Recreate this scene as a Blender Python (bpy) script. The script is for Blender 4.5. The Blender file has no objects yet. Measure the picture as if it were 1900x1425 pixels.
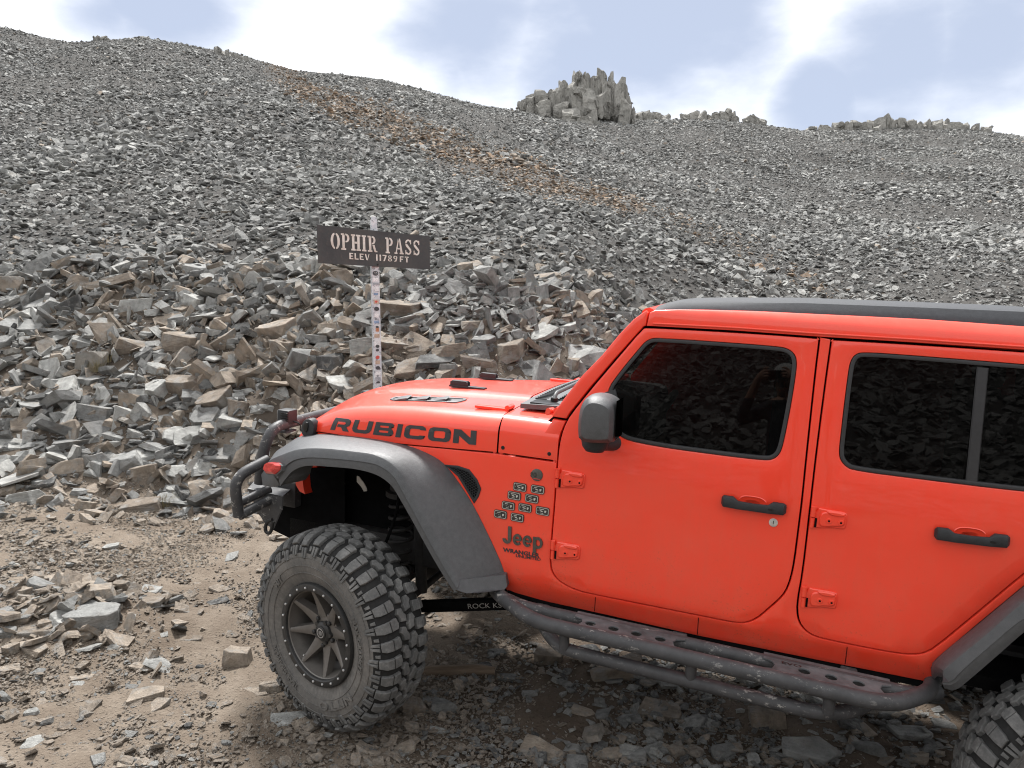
import bpy, bmesh, math, random
import numpy as np
from mathutils import Vector, Matrix, Euler
from mathutils.geometry import delaunay_2d_cdt
PI = math.pi
rnd = random.Random(7)
nr = np.random.RandomState(11)
sc = bpy.context.scene
COL = sc.collection
rad = math.radians

# ------------------------------------------------------------------ camera, sky, sun, exposure
CAM = np.array([1.819, -3.822, 1.984])
YAW, PITCH, FPX = rad(19.33), rad(-7.3), 1400.0
cd = bpy.data.cameras.new('camera')
cd.sensor_width = 36.0
cd.lens = 36.0 * FPX / 1900.0
cd.clip_start = 0.05
cd.clip_end = 3000
cam = bpy.data.objects.new('camera', cd)
COL.objects.link(cam)
cam.location = CAM
cam.rotation_euler = (PI / 2 + PITCH, 0, YAW)
sc.camera = cam

SUN_EL, SUN_AZ = rad(57), rad(30)          # azimuth from +y towards -x (behind and left of the vehicle)
sun_dir = Vector((-math.sin(SUN_AZ) * math.cos(SUN_EL), math.cos(SUN_AZ) * math.cos(SUN_EL), math.sin(SUN_EL)))
ld = bpy.data.lights.new('sun', 'SUN')
ld.energy = 4.2
ld.angle = rad(9)
ld.color = (1.0, 0.975, 0.945)
sun = bpy.data.objects.new('sun', ld)
COL.objects.link(sun)
sun.rotation_euler = sun_dir.to_track_quat('Z', 'Y').to_euler()
sc.view_settings.view_transform = 'Standard'
sc.view_settings.look = 'None'
sc.cycles.filter_width = 1.1
sc.view_settings.exposure = 0.92
sc.view_settings.gamma = 1.0
sc.view_settings.use_curve_mapping = False


def rot_frame(yaw, p, r):
    F = np.array([-math.sin(yaw) * math.cos(p), math.cos(yaw) * math.cos(p), math.sin(p)])
    R0 = np.array([math.cos(yaw), math.sin(yaw), 0.0])
    U0 = np.cross(R0, F)
    return R0 * math.cos(r) + U0 * math.sin(r), -R0 * math.sin(r) + U0 * math.cos(r), F


RW, UW, FW = rot_frame(YAW, PITCH, 0.0)                     # camera axes in the level world
RJ, UJ, FJ = rot_frame(YAW, rad(-7.83), rad(3.42))          # the same axes in the frame of the leaning vehicle
MJ = np.array([RW, UW, FW]).T @ np.array([RJ, UJ, FJ])


def wray(px, py):
    return RW * (px - 950) / FPX - UW * (py - 712.5) / FPX + FW


def jray(px, py):
    return RJ * (px - 950) / FPX - UJ * (py - 712.5) / FPX + FJ


def at(px, py, y=None, x=None, z=None):
    """survey: where the sight line of a photo point meets a plane of the vehicle"""
    r = jray(px, py)
    k, v = (1, y) if y is not None else ((0, x) if x is not None else (2, z))
    return CAM + r * (v - CAM[k]) / r[k]


# world: daylight sky with broken cloud
w = bpy.data.worlds.new('World')
sc.world = w
w.use_nodes = True
nt = w.node_tree
nt.nodes.clear()
N = lambda t: nt.nodes.new(t)
L = nt.links.new
out = N('ShaderNodeOutputWorld')
bg_sky = N('ShaderNodeBackground')
bg_cl = N('ShaderNodeBackground')
mixw = N('ShaderNodeMixShader')
sky = N('ShaderNodeTexSky')
sky.sky_type = 'NISHITA'
sky.sun_disc = False
sky.sun_elevation = SUN_EL
sky.sun_rotation = -SUN_AZ
sky.altitude = 3500
L(sky.outputs[0], bg_sky.inputs[0])
bg_sky.inputs[1].default_value = 0.08
tc = N('ShaderNodeTexCoord')


def wmath(op, a, b=None, c=None, clamp=False):
    n = N('ShaderNodeMath')
    n.operation = op
    n.use_clamp = clamp
    for i, v in enumerate((a, b, c)):
        if v is None:
            continue
        if isinstance(v, (int, float)):
            n.inputs[i].default_value = v
        else:
            L(v, n.inputs[i])
    return n.outputs[0]


noi = N('ShaderNodeTexNoise')
noi.inputs['Scale'].default_value = 3.2
noi.inputs['Detail'].default_value = 10
noi.inputs['Roughness'].default_value = 0.55
mp = N('ShaderNodeMapping')
mp.inputs['Scale'].default_value = (1, 1, 2.2)
L(tc.outputs['Generated'], mp.inputs[0])
L(mp.outputs[0], noi.inputs['Vector'])
# cloud gaps: soft openings where thin blue-grey cloud shows, placed by sky direction, edges torn by noise
gap = None
for (px, py, rx, k) in [(1175, 35, 8.0, 1.0), (1320, -10, 6.5, .95), (1060, 110, 7.0, .9), (880, 60, 7, .85), (840, 130, 4, .6), (1690, 85, 6.0, 1.0), (1840, 60, 7.2, 1.), (1530, 180, 3.2, .8), (1900, -20, 7, .9),
                        (290, 15, 5.5, .85), (210, 40, 4, .6), (1000, -400, 14, .8), (2400, -100, 12, .9), (-500, -200, 14, .8), (-1500, 0, 12, .9), (3800, -200, 14, .9)]:
    d = wray(px, py)
    d = d / np.linalg.norm(d)
    vm = N('ShaderNodeVectorMath')
    vm.operation = 'DOT_PRODUCT'
    L(tc.outputs['Generated'], vm.inputs[0])
    vm.inputs[1].default_value = tuple(d)
    a = wmath('ARCCOSINE', wmath('MINIMUM', vm.outputs['Value'], 0.99999))
    g = wmath('SUBTRACT', 1.0, wmath('DIVIDE', a, rad(rx)))
    g = wmath('MULTIPLY', wmath('MAXIMUM', g, -.6), k)
    gap = g if gap is None else wmath('MAXIMUM', gap, g)
nn = wmath('MULTIPLY', wmath('SUBTRACT', noi.outputs[0], 0.5), 2.3)
gsum = wmath('ADD', gap, nn)
mr = N('ShaderNodeMapRange')
mr.interpolation_type = 'SMOOTHSTEP'
mr.inputs['From Min'].default_value = -0.25
mr.inputs['From Max'].default_value = 0.70
L(gsum, mr.inputs['Value'])
cr = N('ShaderNodeMixRGB')
cr.inputs[1].default_value = (1.0, 1.0, 1.0, 1)      # bright cloud
cr.inputs[2].default_value = (0.385, 0.43, 0.53, 1)    # blue-grey thin cloud
L(wmath('POWER', mr.outputs[0], 0.7), cr.inputs[0])
L(cr.outputs[0], bg_cl.inputs[0])
bg_cl.inputs[1].default_value = 0.86
mixw.inputs[0].default_value = 0.86
L(bg_sky.outputs[0], mixw.inputs[1])
L(bg_cl.outputs[0], mixw.inputs[2])
L(mixw.outputs[0], out.inputs[0])


# ------------------------------------------------------------------ materials
class NB:
    """small node-tree builder"""
    def __init__(s, name):
        s.m = bpy.data.materials.new(name)
        s.m.use_nodes = True
        s.t = s.m.node_tree
        s.b = s.t.nodes['Principled BSDF']
        s.tc = None

    def n(s, t, **kw):
        o = s.t.nodes.new(t)
        for k, v in kw.items():
            setattr(o, k, v)
        return o

    def l(s, a, b):
        s.t.links.new(a, b)

    def coord(s, kind='Object'):
        if s.tc is None:
            s.tc = s.n('ShaderNodeTexCoord')
        return s.tc.outputs[kind]

    def noise(s, scale, detail=4, rough=.55, kind='Object', vec=None, stretch=None):
        o = s.n('ShaderNodeTexNoise')
        o.inputs['Scale'].default_value = scale
        o.inputs['Detail'].default_value = detail
        o.inputs['Roughness'].default_value = rough
        v = vec if vec is not None else s.coord(kind)
        if stretch:
            mp = s.n('ShaderNodeMapping')
            mp.inputs['Scale'].default_value = stretch
            s.l(v, mp.inputs[0])
            v = mp.outputs[0]
        s.l(v, o.inputs['Vector'])
        return o.outputs[0]

    def ramp(s, fac, stops):
        o = s.n('ShaderNodeValToRGB')
        e = o.color_ramp.elements
        while len(e) < len(stops):
            e.new(.5)
        for i, (p, c) in enumerate(stops):
            e[i].position = p
            e[i].color = (*c, 1) if len(c) == 3 else c
        s.l(fac, o.inputs[0])
        return o.outputs[0]

    def mix(s, fac, a, b, mode='MIX'):
        o = s.n('ShaderNodeMixRGB', blend_type=mode)
        for i, v in ((0, fac), (1, a), (2, b)):
            if isinstance(v, (int, float)):
                o.inputs[i].default_value = v
            elif isinstance(v, tuple):
                o.inputs[i].default_value = (*v, 1)
            else:
                s.l(v, o.inputs[i])
        return o.outputs[0]

    def math(s, op, a, b=0.0, clamp=False):
        o = s.n('ShaderNodeMath', operation=op)
        o.use_clamp = clamp
        for i, v in enumerate((a, b)):
            if isinstance(v, (int, float)):
                o.inputs[i].default_value = v
            else:
                s.l(v, o.inputs[i])
        return o.outputs[0]

    def rng(s, v, a, b, c=0., d=1.):
        o = s.n('ShaderNodeMapRange')
        for k, x in zip(('From Min', 'From Max', 'To Min', 'To Max'), (a, b, c, d)):
            o.inputs[k].default_value = x
        s.l(v, o.inputs['Value'])
        return o.outputs[0]

    def bump(s, h, dist, strength=1.0, prev=None):
        o = s.n('ShaderNodeBump')
        o.inputs['Distance'].default_value = dist
        o.inputs['Strength'].default_value = strength
        s.l(h, o.inputs['Height'])
        if prev is not None:
            s.l(prev, o.inputs['Normal'])
        s.l(o.outputs[0], s.b.inputs['Normal'])
        return o.outputs[0]

    def color(s, c):
        if isinstance(c, tuple):
            s.b.inputs['Base Color'].default_value = (*c, 1)
        else:
            s.l(c, s.b.inputs['Base Color'])

    def set(s, **kw):
        names = dict(rough='Roughness', metal='Metallic', coat='Coat Weight', coatr='Coat Roughness', spec='Specular IOR Level')
        for k, v in kw.items():
            i = s.b.inputs[names[k]]
            if isinstance(v, (int, float)):
                i.default_value = v
            else:
                s.l(v, i)
        return s.m


def plain(name, c, rough=.5, metal=0., scale=60., amt=.25, bump=0.0, coat=0., spec=.5):
    """painted, plastic or metal surface with fine grain and a little wear in tone"""
    b = NB(name)
    n = b.noise(scale, 4)
    n2 = b.noise(scale / 9, 3)
    f = b.math('ADD', b.math('MULTIPLY', n, .5), b.math('MULTIPLY', n2, .5))
    lo = tuple(x * (1 - amt) for x in c)
    hi = tuple(min(1, x * (1 + amt)) for x in c)
    b.color(b.ramp(f, [(.3, lo), (.7, hi)]))
    if bump:
        b.bump(n, bump)
    return b.set(rough=rough, metal=metal, coat=coat, spec=spec)


def rock_mat(name, tint=None):
    """fractured volcanic rock; tint None = read the stone's own tone from its instance"""
    b = NB(name)
    if tint is None:
        a = b.n('ShaderNodeAttribute', attribute_type='INSTANCER', attribute_name='tint')
        t = a.outputs['Fac']
    else:
        v = b.n('ShaderNodeValue')
        v.outputs[0].default_value = tint
        t = v.outputs[0]
    base = b.ramp(t, [(0, (.060, .061, .062)), (.18, (.165, .168, .168)), (.42, (.315, .32, .315)), (.60, (.455, .46, .445)),
                      (.68, (.245, .208, .172)), (.80, (.43, .37, .308)), (.90, (.225, .175, .135)), (1., (.36, .25, .165))])
    oi = b.n('ShaderNodeObjectInfo')
    sc_ = b.n('ShaderNodeVectorMath', operation='SCALE')
    sc_.inputs[0].default_value = (17, 31, 23)
    b.l(oi.outputs['Random'], sc_.inputs['Scale'])
    vadd = b.n('ShaderNodeVectorMath', operation='ADD')
    b.l(b.coord(), vadd.inputs[0])
    b.l(sc_.outputs[0], vadd.inputs[1])
    vec = vadd.outputs[0]
    n1 = b.noise(3.2, 6, .62, vec=vec)
    n2 = b.noise(22, 8, .72, vec=vec)
    stain = b.noise(1.7, 4, .6, vec=vec)
    col = b.mix(b.rng(n1, .3, .72, 0, 1), b.mix(1., base, (.55, .545, .54), 'MULTIPLY'), b.mix(1., base, (1.28, 1.27, 1.25), 'MULTIPLY'))
    col = b.mix(b.rng(stain, .54, .72, 0, .30), col, (.23, .165, .11))
    wthr = b.noise(2.3, 5, .65, vec=vec, stretch=(1.3, 1, 1))
    col = b.mix(b.rng(wthr, .50, .62, 0, .55), col, (.30, .30, .29))
    col = b.mix(b.rng(n2, .35, .7, .0, .35), col, b.mix(1., col, (.62, .60, .58), 'MULTIPLY'))
    b.color(col)
    layer = b.noise(5, 6, .7, vec=vec, stretch=(1, 1, 2.6))
    h = b.math('ADD', b.math('MULTIPLY', n2, .45), b.math('MULTIPLY', layer, .55))
    b.bump(h, .06, .8)
    return b.set(rough=.88, spec=.25)


M = {}
M['rock'] = rock_mat('rock_rubble')
for k, t in dict(dark=.08, grey=.30, mid=.42, pale=.585, brown=.70, tan=.79, rust=.88).items():
    M['rock_' + k] = rock_mat('rock_' + k, t)


def paint_mat():
    b = NB('red_paint')
    z = b.n('ShaderNodeSeparateXYZ')
    b.l(b.coord(), z.inputs[0])
    low = b.rng(z.outputs['Z'], 1.15, .55, 0, 1)
    n = b.noise(7, 7, .7)
    n2 = b.noise(90, 4, .7)
    dust = b.math('MULTIPLY', b.math('MULTIPLY', low, b.rng(n, .38, .75, 0, 1)), .28, clamp=True)
    strk = b.noise(1.0, 6, .7, stretch=(26, 26, 1.6))
    veil = b.math('ADD', b.rng(strk, .45, .75, 0, .09), b.rng(b.noise(2.4, 6, .7), .45, .75, 0, .12))
    dust = b.math('ADD', dust, veil, clamp=True)
    speck = b.math('MULTIPLY', b.rng(n2, .57, .66, 0, .8), b.rng(n, .45, .65, 0, 1))
    speck = b.math('MULTIPLY', speck, low)
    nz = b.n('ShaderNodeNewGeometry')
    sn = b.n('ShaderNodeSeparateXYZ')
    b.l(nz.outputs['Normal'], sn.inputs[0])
    film = b.math('MULTIPLY', b.rng(sn.outputs['Z'], .35, .95, 0, 1), b.rng(b.noise(3, 5), .3, .7, .02, .10), clamp=True)  # paler upward faces: the hood's sky reflection put into the colour as dust
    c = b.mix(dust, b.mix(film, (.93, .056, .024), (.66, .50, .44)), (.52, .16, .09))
    c = b.mix(speck, c, (.30, .08, .045))
    b.color(c)
    lf = b.noise(1.6, 2)
    b.bump(lf, .004, .6)
    return b.set(rough=b.rng(dust, 0, .5, .34, .6), coat=.75, coatr=.05, spec=.35)


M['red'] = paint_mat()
M['flare'] = plain('black_textured_plastic', (.072, .075, .079), rough=.46, scale=420, amt=.25, bump=.0012)
M['plastic'] = plain('black_moulded_plastic', (.032, .034, .037), rough=.55, scale=300, amt=.3, bump=.0006, spec=.3)
M['cowl'] = plain('grey_moulded_plastic', (.085, .088, .092), rough=.5, scale=200, amt=.2, bump=.0006)
M['rubber'] = plain('black_rubber_seal', (.025, .025, .027), rough=.55, scale=90)
M['under'] = plain('shaded_underbody_black', (.006, .006, .0065), rough=.9, scale=25, amt=.5, spec=.05)  # deep shade of arches and panel gaps put into the near-black tone
M['chassis'] = plain('dusty_chassis_steel', (.020, .019, .019), rough=.7, scale=30, amt=.6)
M['roof'] = plain('black_roof_fabric', (.035, .038, .044), rough=.75, scale=500, amt=.3, bump=.0008)
M['letter'] = plain('matt_black_decal', (.035, .037, .04), rough=.5, scale=60)
M['badge'] = plain('grey_badge_metal', (.09, .085, .075), rough=.45, metal=.3, scale=120)
M['plate'] = plain('black_badge_enamel', (.03, .03, .028), rough=.35, scale=300, amt=.4)
M['plateline'] = plain('silver_badge_line', (.50, .49, .44), rough=.4, scale=300)
M['lock'] = plain('brushed_lock_metal', (.62, .62, .60), rough=.3, metal=.6, scale=100)
M['screw'] = plain('black_screw', (.02, .02, .02), rough=.35, metal=.5, scale=100)
M['rim'] = plain('bronze_wheel_paint', (.135, .125, .115), rough=.45, metal=.3, scale=45, amt=.2)
M['ring'] = plain('black_beadlock_ring', (.022, .022, .022), rough=.5, scale=90, amt=.5)
M['bolt'] = plain('zinc_bolt', (.55, .55, .55), rough=.35, metal=.5, scale=90)
M['silver'] = plain('bare_bracket_metal', (.38, .38, .37), rough=.45, metal=.3, scale=60)
M['interior'] = plain('dark_cabin_trim', (.05, .05, .05), rough=.6, scale=50)
M['seat'] = plain('pale_seat_stitching', (.22, .21, .20), rough=.7, scale=50)


def tyre_mat(name, dusty):
    b = NB(name)
    n = b.noise(9, 7, .7)
    n2 = b.noise(70, 5, .7)
    c = b.ramp(b.math('ADD', b.math('MULTIPLY', n, .65), b.math('MULTIPLY', n2, .35)),
               [(.34, (.060, .061, .062)), (.52, (.125, .125, .122)), (.70, (.25, .246, .238))])
    if dusty:
        c = b.mix(b.rng(n, .35, .75, .15, .55), c, (.135, .117, .10))
    sc2 = b.noise(24, 5, .8, stretch=(1, 1, 3))
    c = b.mix(b.rng(sc2, .66, .70, 0, .5), c, (.26, .25, .24))
    b.color(c)
    b.bump(n2, .002)
    return b.set(rough=.72, spec=.35)


M['tyre'] = tyre_mat('tyre_tread_rubber', False)
M['groove_shade'] = plain('tyre_groove_shaded', (.022, .022, .022), rough=.8, scale=60, amt=.4, spec=.2)  # darker than the lugs: shade down in the tread painted into the rubber
M['sidewall'] = tyre_mat('tyre_sidewall_rubber', True)


def slider_mat():
    b = NB('scuffed_black_steel')
    n = b.noise(14, 6, .7)
    s = b.noise(20, 8, .78, stretch=(1.0, 2.4, 2.0))
    big = b.noise(2.1, 3)
    c = b.ramp(n, [(.3, (.040, .041, .044)), (.7, (.075, .075, .078))])
    m = b.math('MULTIPLY', b.rng(s, .565, .61, 0, 1), b.rng(big, .42, .54, 0, 1))
    c = b.mix(b.math('MULTIPLY', m, .8), c, (.36, .35, .33))
    b.color(c)
    b.bump(n, .0015)
    return b.set(rough=.52, spec=.32)


M['slider'] = slider_mat()


def glass_mat(name, tr=(.07, .072, .07)):
    b = NB(name)
    t = b.t
    o = t.nodes['Material Output']
    tb = b.n('ShaderNodeBsdfTransparent')
    tb.inputs[0].default_value = (*tr, 1)
    gl = b.n('ShaderNodeBsdfGlossy')
    gl.inputs['Roughness'].default_value = .012
    gl.inputs[0].default_value = (.27, .27, .27, 1)
    fr = b.n('ShaderNodeFresnel')
    fr.inputs['IOR'].default_value = 1.52
    mx = b.n('ShaderNodeMixShader')
    n = b.noise(60, 3)
    film = b.n('ShaderNodeBsdfDiffuse')
    film.inputs[0].default_value = (.010, .010, .010, 1)
    m2 = b.n('ShaderNodeMixShader')
    b.l(b.rng(n, .3, .8, .1, .3), m2.inputs[0])
    b.l(tb.outputs[0], m2.inputs[1])
    b.l(film.outputs[0], m2.inputs[2])
    b.l(fr.outputs[0], mx.inputs[0])
    b.l(m2.outputs[0], mx.inputs[1])
    b.l(gl.outputs[0], mx.inputs[2])
    b.l(mx.outputs[0], o.inputs[0])
    return b.m


M['glass'] = glass_mat('tinted_window_glass')


def lamp_mat():
    b = NB('red_lens')
    n = b.noise(60, 2)
    b.color(b.ramp(n, [(.3, (.45, .02, .02)), (.7, (.75, .07, .06))]))
    return b.set(rough=.2, coat=1.0, coatr=.05)


M['lens'] = lamp_mat()


def sign_mat():
    b = NB('weathered_dark_steel')
    n = b.noise(4, 5, .6)
    n2 = b.noise(30, 4, .6)
    c = b.ramp(n, [(.25, (.030, .032, .034)), (.5, (.050, .050, .050)), (.75, (.070, .066, .060))])
    c = b.mix(b.rng(n2, .55, .8, 0, .4), c, (.12, .10, .08))
    b.color(c)
    b.bump(n2, .002)
    return b.set(rough=.6, metal=.2)


M['sign'] = sign_mat()


def signletter_mat():
    b = NB('worn_white_letter_paint')
    n = b.noise(8, 5, .6)
    b.color(b.ramp(n, [(.3, (.48, .42, .36)), (.55, (.68, .66, .61)), (.8, (.42, .30, .22))]))
    return b.set(rough=.7)


M['signletter'] = signletter_mat()


def post_mat():
    b = NB('white_post_scribbled')
    v = b.n('ShaderNodeTexVoronoi')
    v.inputs['Scale'].default_value = 22
    b.l(b.coord(), v.inputs['Vector'])
    n = b.noise(38, 5, .7)
    n2 = b.noise(90, 3, .7)
    c = b.mix(b.rng(v.outputs['Color'], .25, .5, 0, .45), (.62, .63, .64), (.36, .38, .43))
    c = b.mix(b.rng(n, .56, .60, 0, .8), c, (.10, .10, .12))
    c = b.mix(b.rng(n2, .60, .64, 0, .5), c, (.15, .15, .17))
    b.color(c)
    return b.set(rough=.55)


M['post'] = post_mat()


def ground_mat():
    b = NB('ground_dirt_and_scree')
    at_ = b.n('ShaderNodeAttribute', attribute_name='scree')
    big = b.noise(.9, 5, .6)
    n = b.noise(5, 8, .72)
    fine = b.noise(60, 5, .7)
    vor = b.n('ShaderNodeTexVoronoi')
    vor.inputs['Scale'].default_value = 55
    b.l(b.coord(), vor.inputs['Vector'])
    dirt = b.ramp(b.math('ADD', b.math('MULTIPLY', big, .5), b.math('MULTIPLY', n, .5)),
                  [(.36, (.115, .090, .068)), (.5, (.182, .150, .118)), (.63, (.245, .208, .168))])
    dirt = b.mix(b.rng(fine, .35, .7, 0, .45), dirt, (.12, .09, .07))
    peb = b.rng(vor.outputs['Distance'], .0, .35, 1, 0)
    dirt = b.mix(b.math('MULTIPLY', peb, b.rng(fine, .5, .65, 0, .5)), dirt, (.38, .33, .29))
    car_shade = b.n('ShaderNodeAttribute', attribute_name='car_shade')
    dirt = b.mix(car_shade.outputs['Fac'], dirt, b.mix(1., dirt, (.52, .48, .46), 'MULTIPLY'))  # dirt darkened where the vehicle's shadow falls, shade put into the colour
    scr = b.ramp(n, [(.35, (.045, .043, .041)), (.65, (.09, .086, .08))])  # dark fill puts the shade between the stones into the colour
    bk = b.n('ShaderNodeAttribute', attribute_name='bank')
    dirt = b.mix(b.math('MULTIPLY', bk.outputs['Fac'], b.rng(big, .40, .60, 1.0, .35)), dirt, (.060, .049, .040))  # bank dirt darkened to stand in for shade in the gaps of its rubble
    c = b.mix(at_.outputs['Fac'], dirt, scr)
    b.color(c)
    h = b.math('ADD', b.math('MULTIPLY', n, .6), b.math('ADD', b.math('MULTIPLY', fine, .35), b.math('MULTIPLY', peb, .25)))
    b.bump(h, .05, .8)
    return b.set(rough=.95, spec=.15)


M['ground'] = ground_mat()


# ------------------------------------------------------------------ object helpers
def link(name, me, mat=None, parent=None, smooth=None, mats=None):
    o = bpy.data.objects.new(name, me)
    COL.objects.link(o)
    if mats:
        for m in mats:
            me.materials.append(m)
    elif mat is not None and len(me.materials) == 0:
        me.materials.append(mat)
    if parent is not None:
        o.parent = parent
    if smooth is not None:
        for p in me.polygons:
            p.use_smooth = True
        if smooth < 180:
            me.set_sharp_from_angle(angle=rad(smooth))
    return o


def mesh(name, v, f):
    me = bpy.data.meshes.new(name)
    me.from_pydata([tuple(map(float, p)) for p in v], [], f)
    me.update()
    return me


def bm_obj(name, bm, mat, parent=None, smooth=35, recalc=True, mats=None):
    if recalc:
        bmesh.ops.recalc_face_normals(bm, faces=bm.faces)
    me = bpy.data.meshes.new(name)
    bm.to_mesh(me)
    bm.free()
    return link(name, me, mat, parent, smooth, mats)


def empty(name, loc=(0, 0, 0), parent=None):
    o = bpy.data.objects.new(name, None)
    o.empty_display_size = .2
    COL.objects.link(o)
    o.location = loc
    if parent is not None:
        o.parent = parent
    return o


def tag(o, label, cat, group=None):
    o['label'] = label
    o['category'] = cat
    if group:
        o['group'] = group
    return o


def add_box(bm, c, s, rot=None, bevel=0.0):
    r = bmesh.ops.create_cube(bm, size=1.0)
    vs = r['verts']
    bmesh.ops.scale(bm, vec=s, verts=vs)
    if bevel:
        es = list({e for v in vs for e in v.link_edges})
        rr = bmesh.ops.bevel(bm, geom=es, offset=bevel, segments=2, affect='EDGES', profile=.6)
        vs = list({v for f in rr['faces'] for v in f.verts} | {v for v in vs if v.is_valid})
    if rot is not None:
        bmesh.ops.rotate(bm, cent=(0, 0, 0), matrix=rot, verts=vs)
    bmesh.ops.translate(bm, vec=c, verts=vs)
    return vs


def spline(pts, n=10):
    """Catmull-Rom through points"""
    P = [Vector(p) for p in pts]
    P = [P[0] * 2 - P[1]] + P + [P[-1] * 2 - P[-2]]
    o = []
    for i in range(1, len(P) - 2):
        for k in range(n):
            t = k / n
            a, b_, c, d = P[i - 1], P[i], P[i + 1], P[i + 2]
            o.append(.5 * ((2 * b_) + (c - a) * t + (2 * a - 5 * b_ + 4 * c - d) * t * t + (3 * b_ - a - 3 * c + d) * t ** 3))
    o.append(P[-2])
    return o


def fillet(pts, r=.05, n=6):
    """polyline with rounded corners, like a bent tube"""
    P = [Vector(p) for p in pts]
    o = [P[0]]
    for i in range(1, len(P) - 1):
        a, b_, c = P[i - 1], P[i], P[i + 1]
        d1 = min(r, (a - b_).length * .48)
        d2 = min(r, (c - b_).length * .48)
        p1 = b_ + (a - b_).normalized() * d1
        p2 = b_ + (c - b_).normalized() * d2
        for k in range(n + 1):
            t = k / n
            o.append(p1 * (1 - t) ** 2 + b_ * 2 * t * (1 - t) + p2 * t * t)
    o.append(P[-1])
    return o


def add_tube(bm, pts, r, seg=16, caps=True):
    P = [Vector(p) for p in pts]
    rs = r if isinstance(r, (list, tuple)) else [r] * len(P)
    rings = []
    up = None
    for i, p in enumerate(P):
        t = (P[min(i + 1, len(P) - 1)] - P[max(i - 1, 0)]).normalized()
        if up is None:
            up = Vector((0, 0, 1)) if abs(t.z) < .9 else Vector((0, 1, 0))
        s_ = t.cross(up).normalized()
        up = s_.cross(t).normalized()
        rings.append([bm.verts.new(p + (s_ * math.cos(a) + up * math.sin(a)) * rs[i]) for a in [2 * PI * k / seg for k in range(seg)]])
    for a, b_ in zip(rings, rings[1:]):
        for k in range(seg):
            bm.faces.new((a[k], a[(k + 1) % seg], b_[(k + 1) % seg], b_[k]))
    if caps:
        bm.faces.new(rings[0][::-1])
        bm.faces.new(rings[-1])


def tube_obj(name, pts, r, mat, parent, seg=16):
    bm = bmesh.new()
    add_tube(bm, pts, r, seg)
    return bm_obj(name, bm, mat, parent, 50)


def add_disc_prism(bm, c, axis, r, h, seg=24, r2=None):
    a = Vector(axis).normalized()
    add_tube(bm, [Vector(c), Vector(c) + a * h], [r, r if r2 is None else r2], seg)


# ------------------------------------------------------------------ numpy noise
def vnoise(x, y, seed=0):
    xi = np.floor(x).astype(np.int64)
    yi = np.floor(y).astype(np.int64)
    fx, fy = x - xi, y - yi
    fx, fy = fx * fx * (3 - 2 * fx), fy * fy * (3 - 2 * fy)

    def h(a, b_):
        n = (a * 374761393 + b_ * 668265263 + seed * 1442695041) & 0xffffffff
        n = ((n ^ (n >> 13)) * 1274126177) & 0xffffffff
        return ((n ^ (n >> 16)) & 0xffff) / 65535.0
    return (h(xi, yi) * (1 - fx) + h(xi + 1, yi) * fx) * (1 - fy) + (h(xi, yi + 1) * (1 - fx) + h(xi + 1, yi + 1) * fx) * fy - .5


def fbm(x, y, oct=4, seed=0):
    s, a = 0, 1.0
    for i in range(oct):
        s = s + a * vnoise(x * 2 ** i, y * 2 ** i, seed + i * 17)
        a *= .5
    return s


# ------------------------------------------------------------------ terrain
HF = np.array([-math.sin(YAW), math.cos(YAW)])
HR = np.array([math.cos(YAW), math.sin(YAW)])
CP, SP = math.cos(PITCH), math.sin(PITCH)


def row_slope(row):
    yp = row - 712.5
    return (FPX * SP - yp * CP) / (FPX * CP + yp * SP)


# surveyed profiles of the slope: bearing -> (distance, photo row) of bank foot, bank face, bank crest, scree..., ridge
PROF = [
    (-900, [(6.6, 940), (8.3, 680), (10.4, 480), (14.5, 340), (22, 200), (33, 80), (44, -20)]),
    (0, [(6.4, 955), (8.1, 700), (10.2, 500), (14.5, 368), (22, 236), (33, 120), (45, 38)]),
    (160, [(6.4, 950), (8.1, 700), (10.0, 498), (14.5, 375), (22, 250), (34, 140), (46, 78)]),
    (290, [(6.4, 940), (8.0, 700), (9.9, 498), (14, 382), (21.5, 262), (33, 150), (48, 70)]),
    (450, [(6.2, 940), (7.7, 705), (9.5, 505), (13.5, 390), (21, 276), (33, 168), (49, 96)]),
    (560, [(5.9, 940), (7.4, 712), (9.2, 512), (13.5, 396), (21, 285), (33, 185), (50, 130)]),
    (720, [(5.6, 930), (7.0, 720), (8.6, 512), (13, 405), (21, 300), (33, 212), (52, 148)]),
    (900, [(5.3, 940), (6.6, 735), (8.2, 522), (13, 418), (21, 325), (34, 250), (52, 200)]),
    (1050, [(5.2, 940), (6.5, 750), (8.1, 560), (13, 432), (22, 342), (35, 270), (50, 222)]),
    (1180, [(5.3, 940), (6.9, 760), (8.8, 640), (14, 470), (23, 365), (37, 288), (54, 222)]),
    (1320, [(5.5, 940), (7.5, 760), (10, 650), (15, 492), (24, 385), (38, 300), (56, 222)]),
    (1470, [(5.6, 940), (8, 770), (11, 650), (16, 502), (26, 395), (40, 308), (58, 243)]),
    (1640, [(5.6, 940), (8, 780), (11, 650), (16, 508), (26, 402), (40, 312), (58, 236)]),
    (1770, [(5.6, 950), (8, 790), (11, 655), (16, 512), (26, 406), (40, 316), (58, 240)]),
    (1900, [(5.6, 950), (8, 800), (11, 660), (16, 516), (26, 410), (40, 322), (58, 256)]),
    (2900, [(5.6, 950), (8, 820), (11, 680), (16, 540), (26, 430), (40, 350), (58, 300)]),
]
PS = np.array([(c - 950) / (FPX * CP - 180 * SP) for c, _ in PROF])
PD = np.array([[k[0] for k in ks] for _, ks in PROF])
PZ = np.array([[CAM[2] + k[0] * row_slope(k[1]) for k in ks] for _, ks in PROF])


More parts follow.
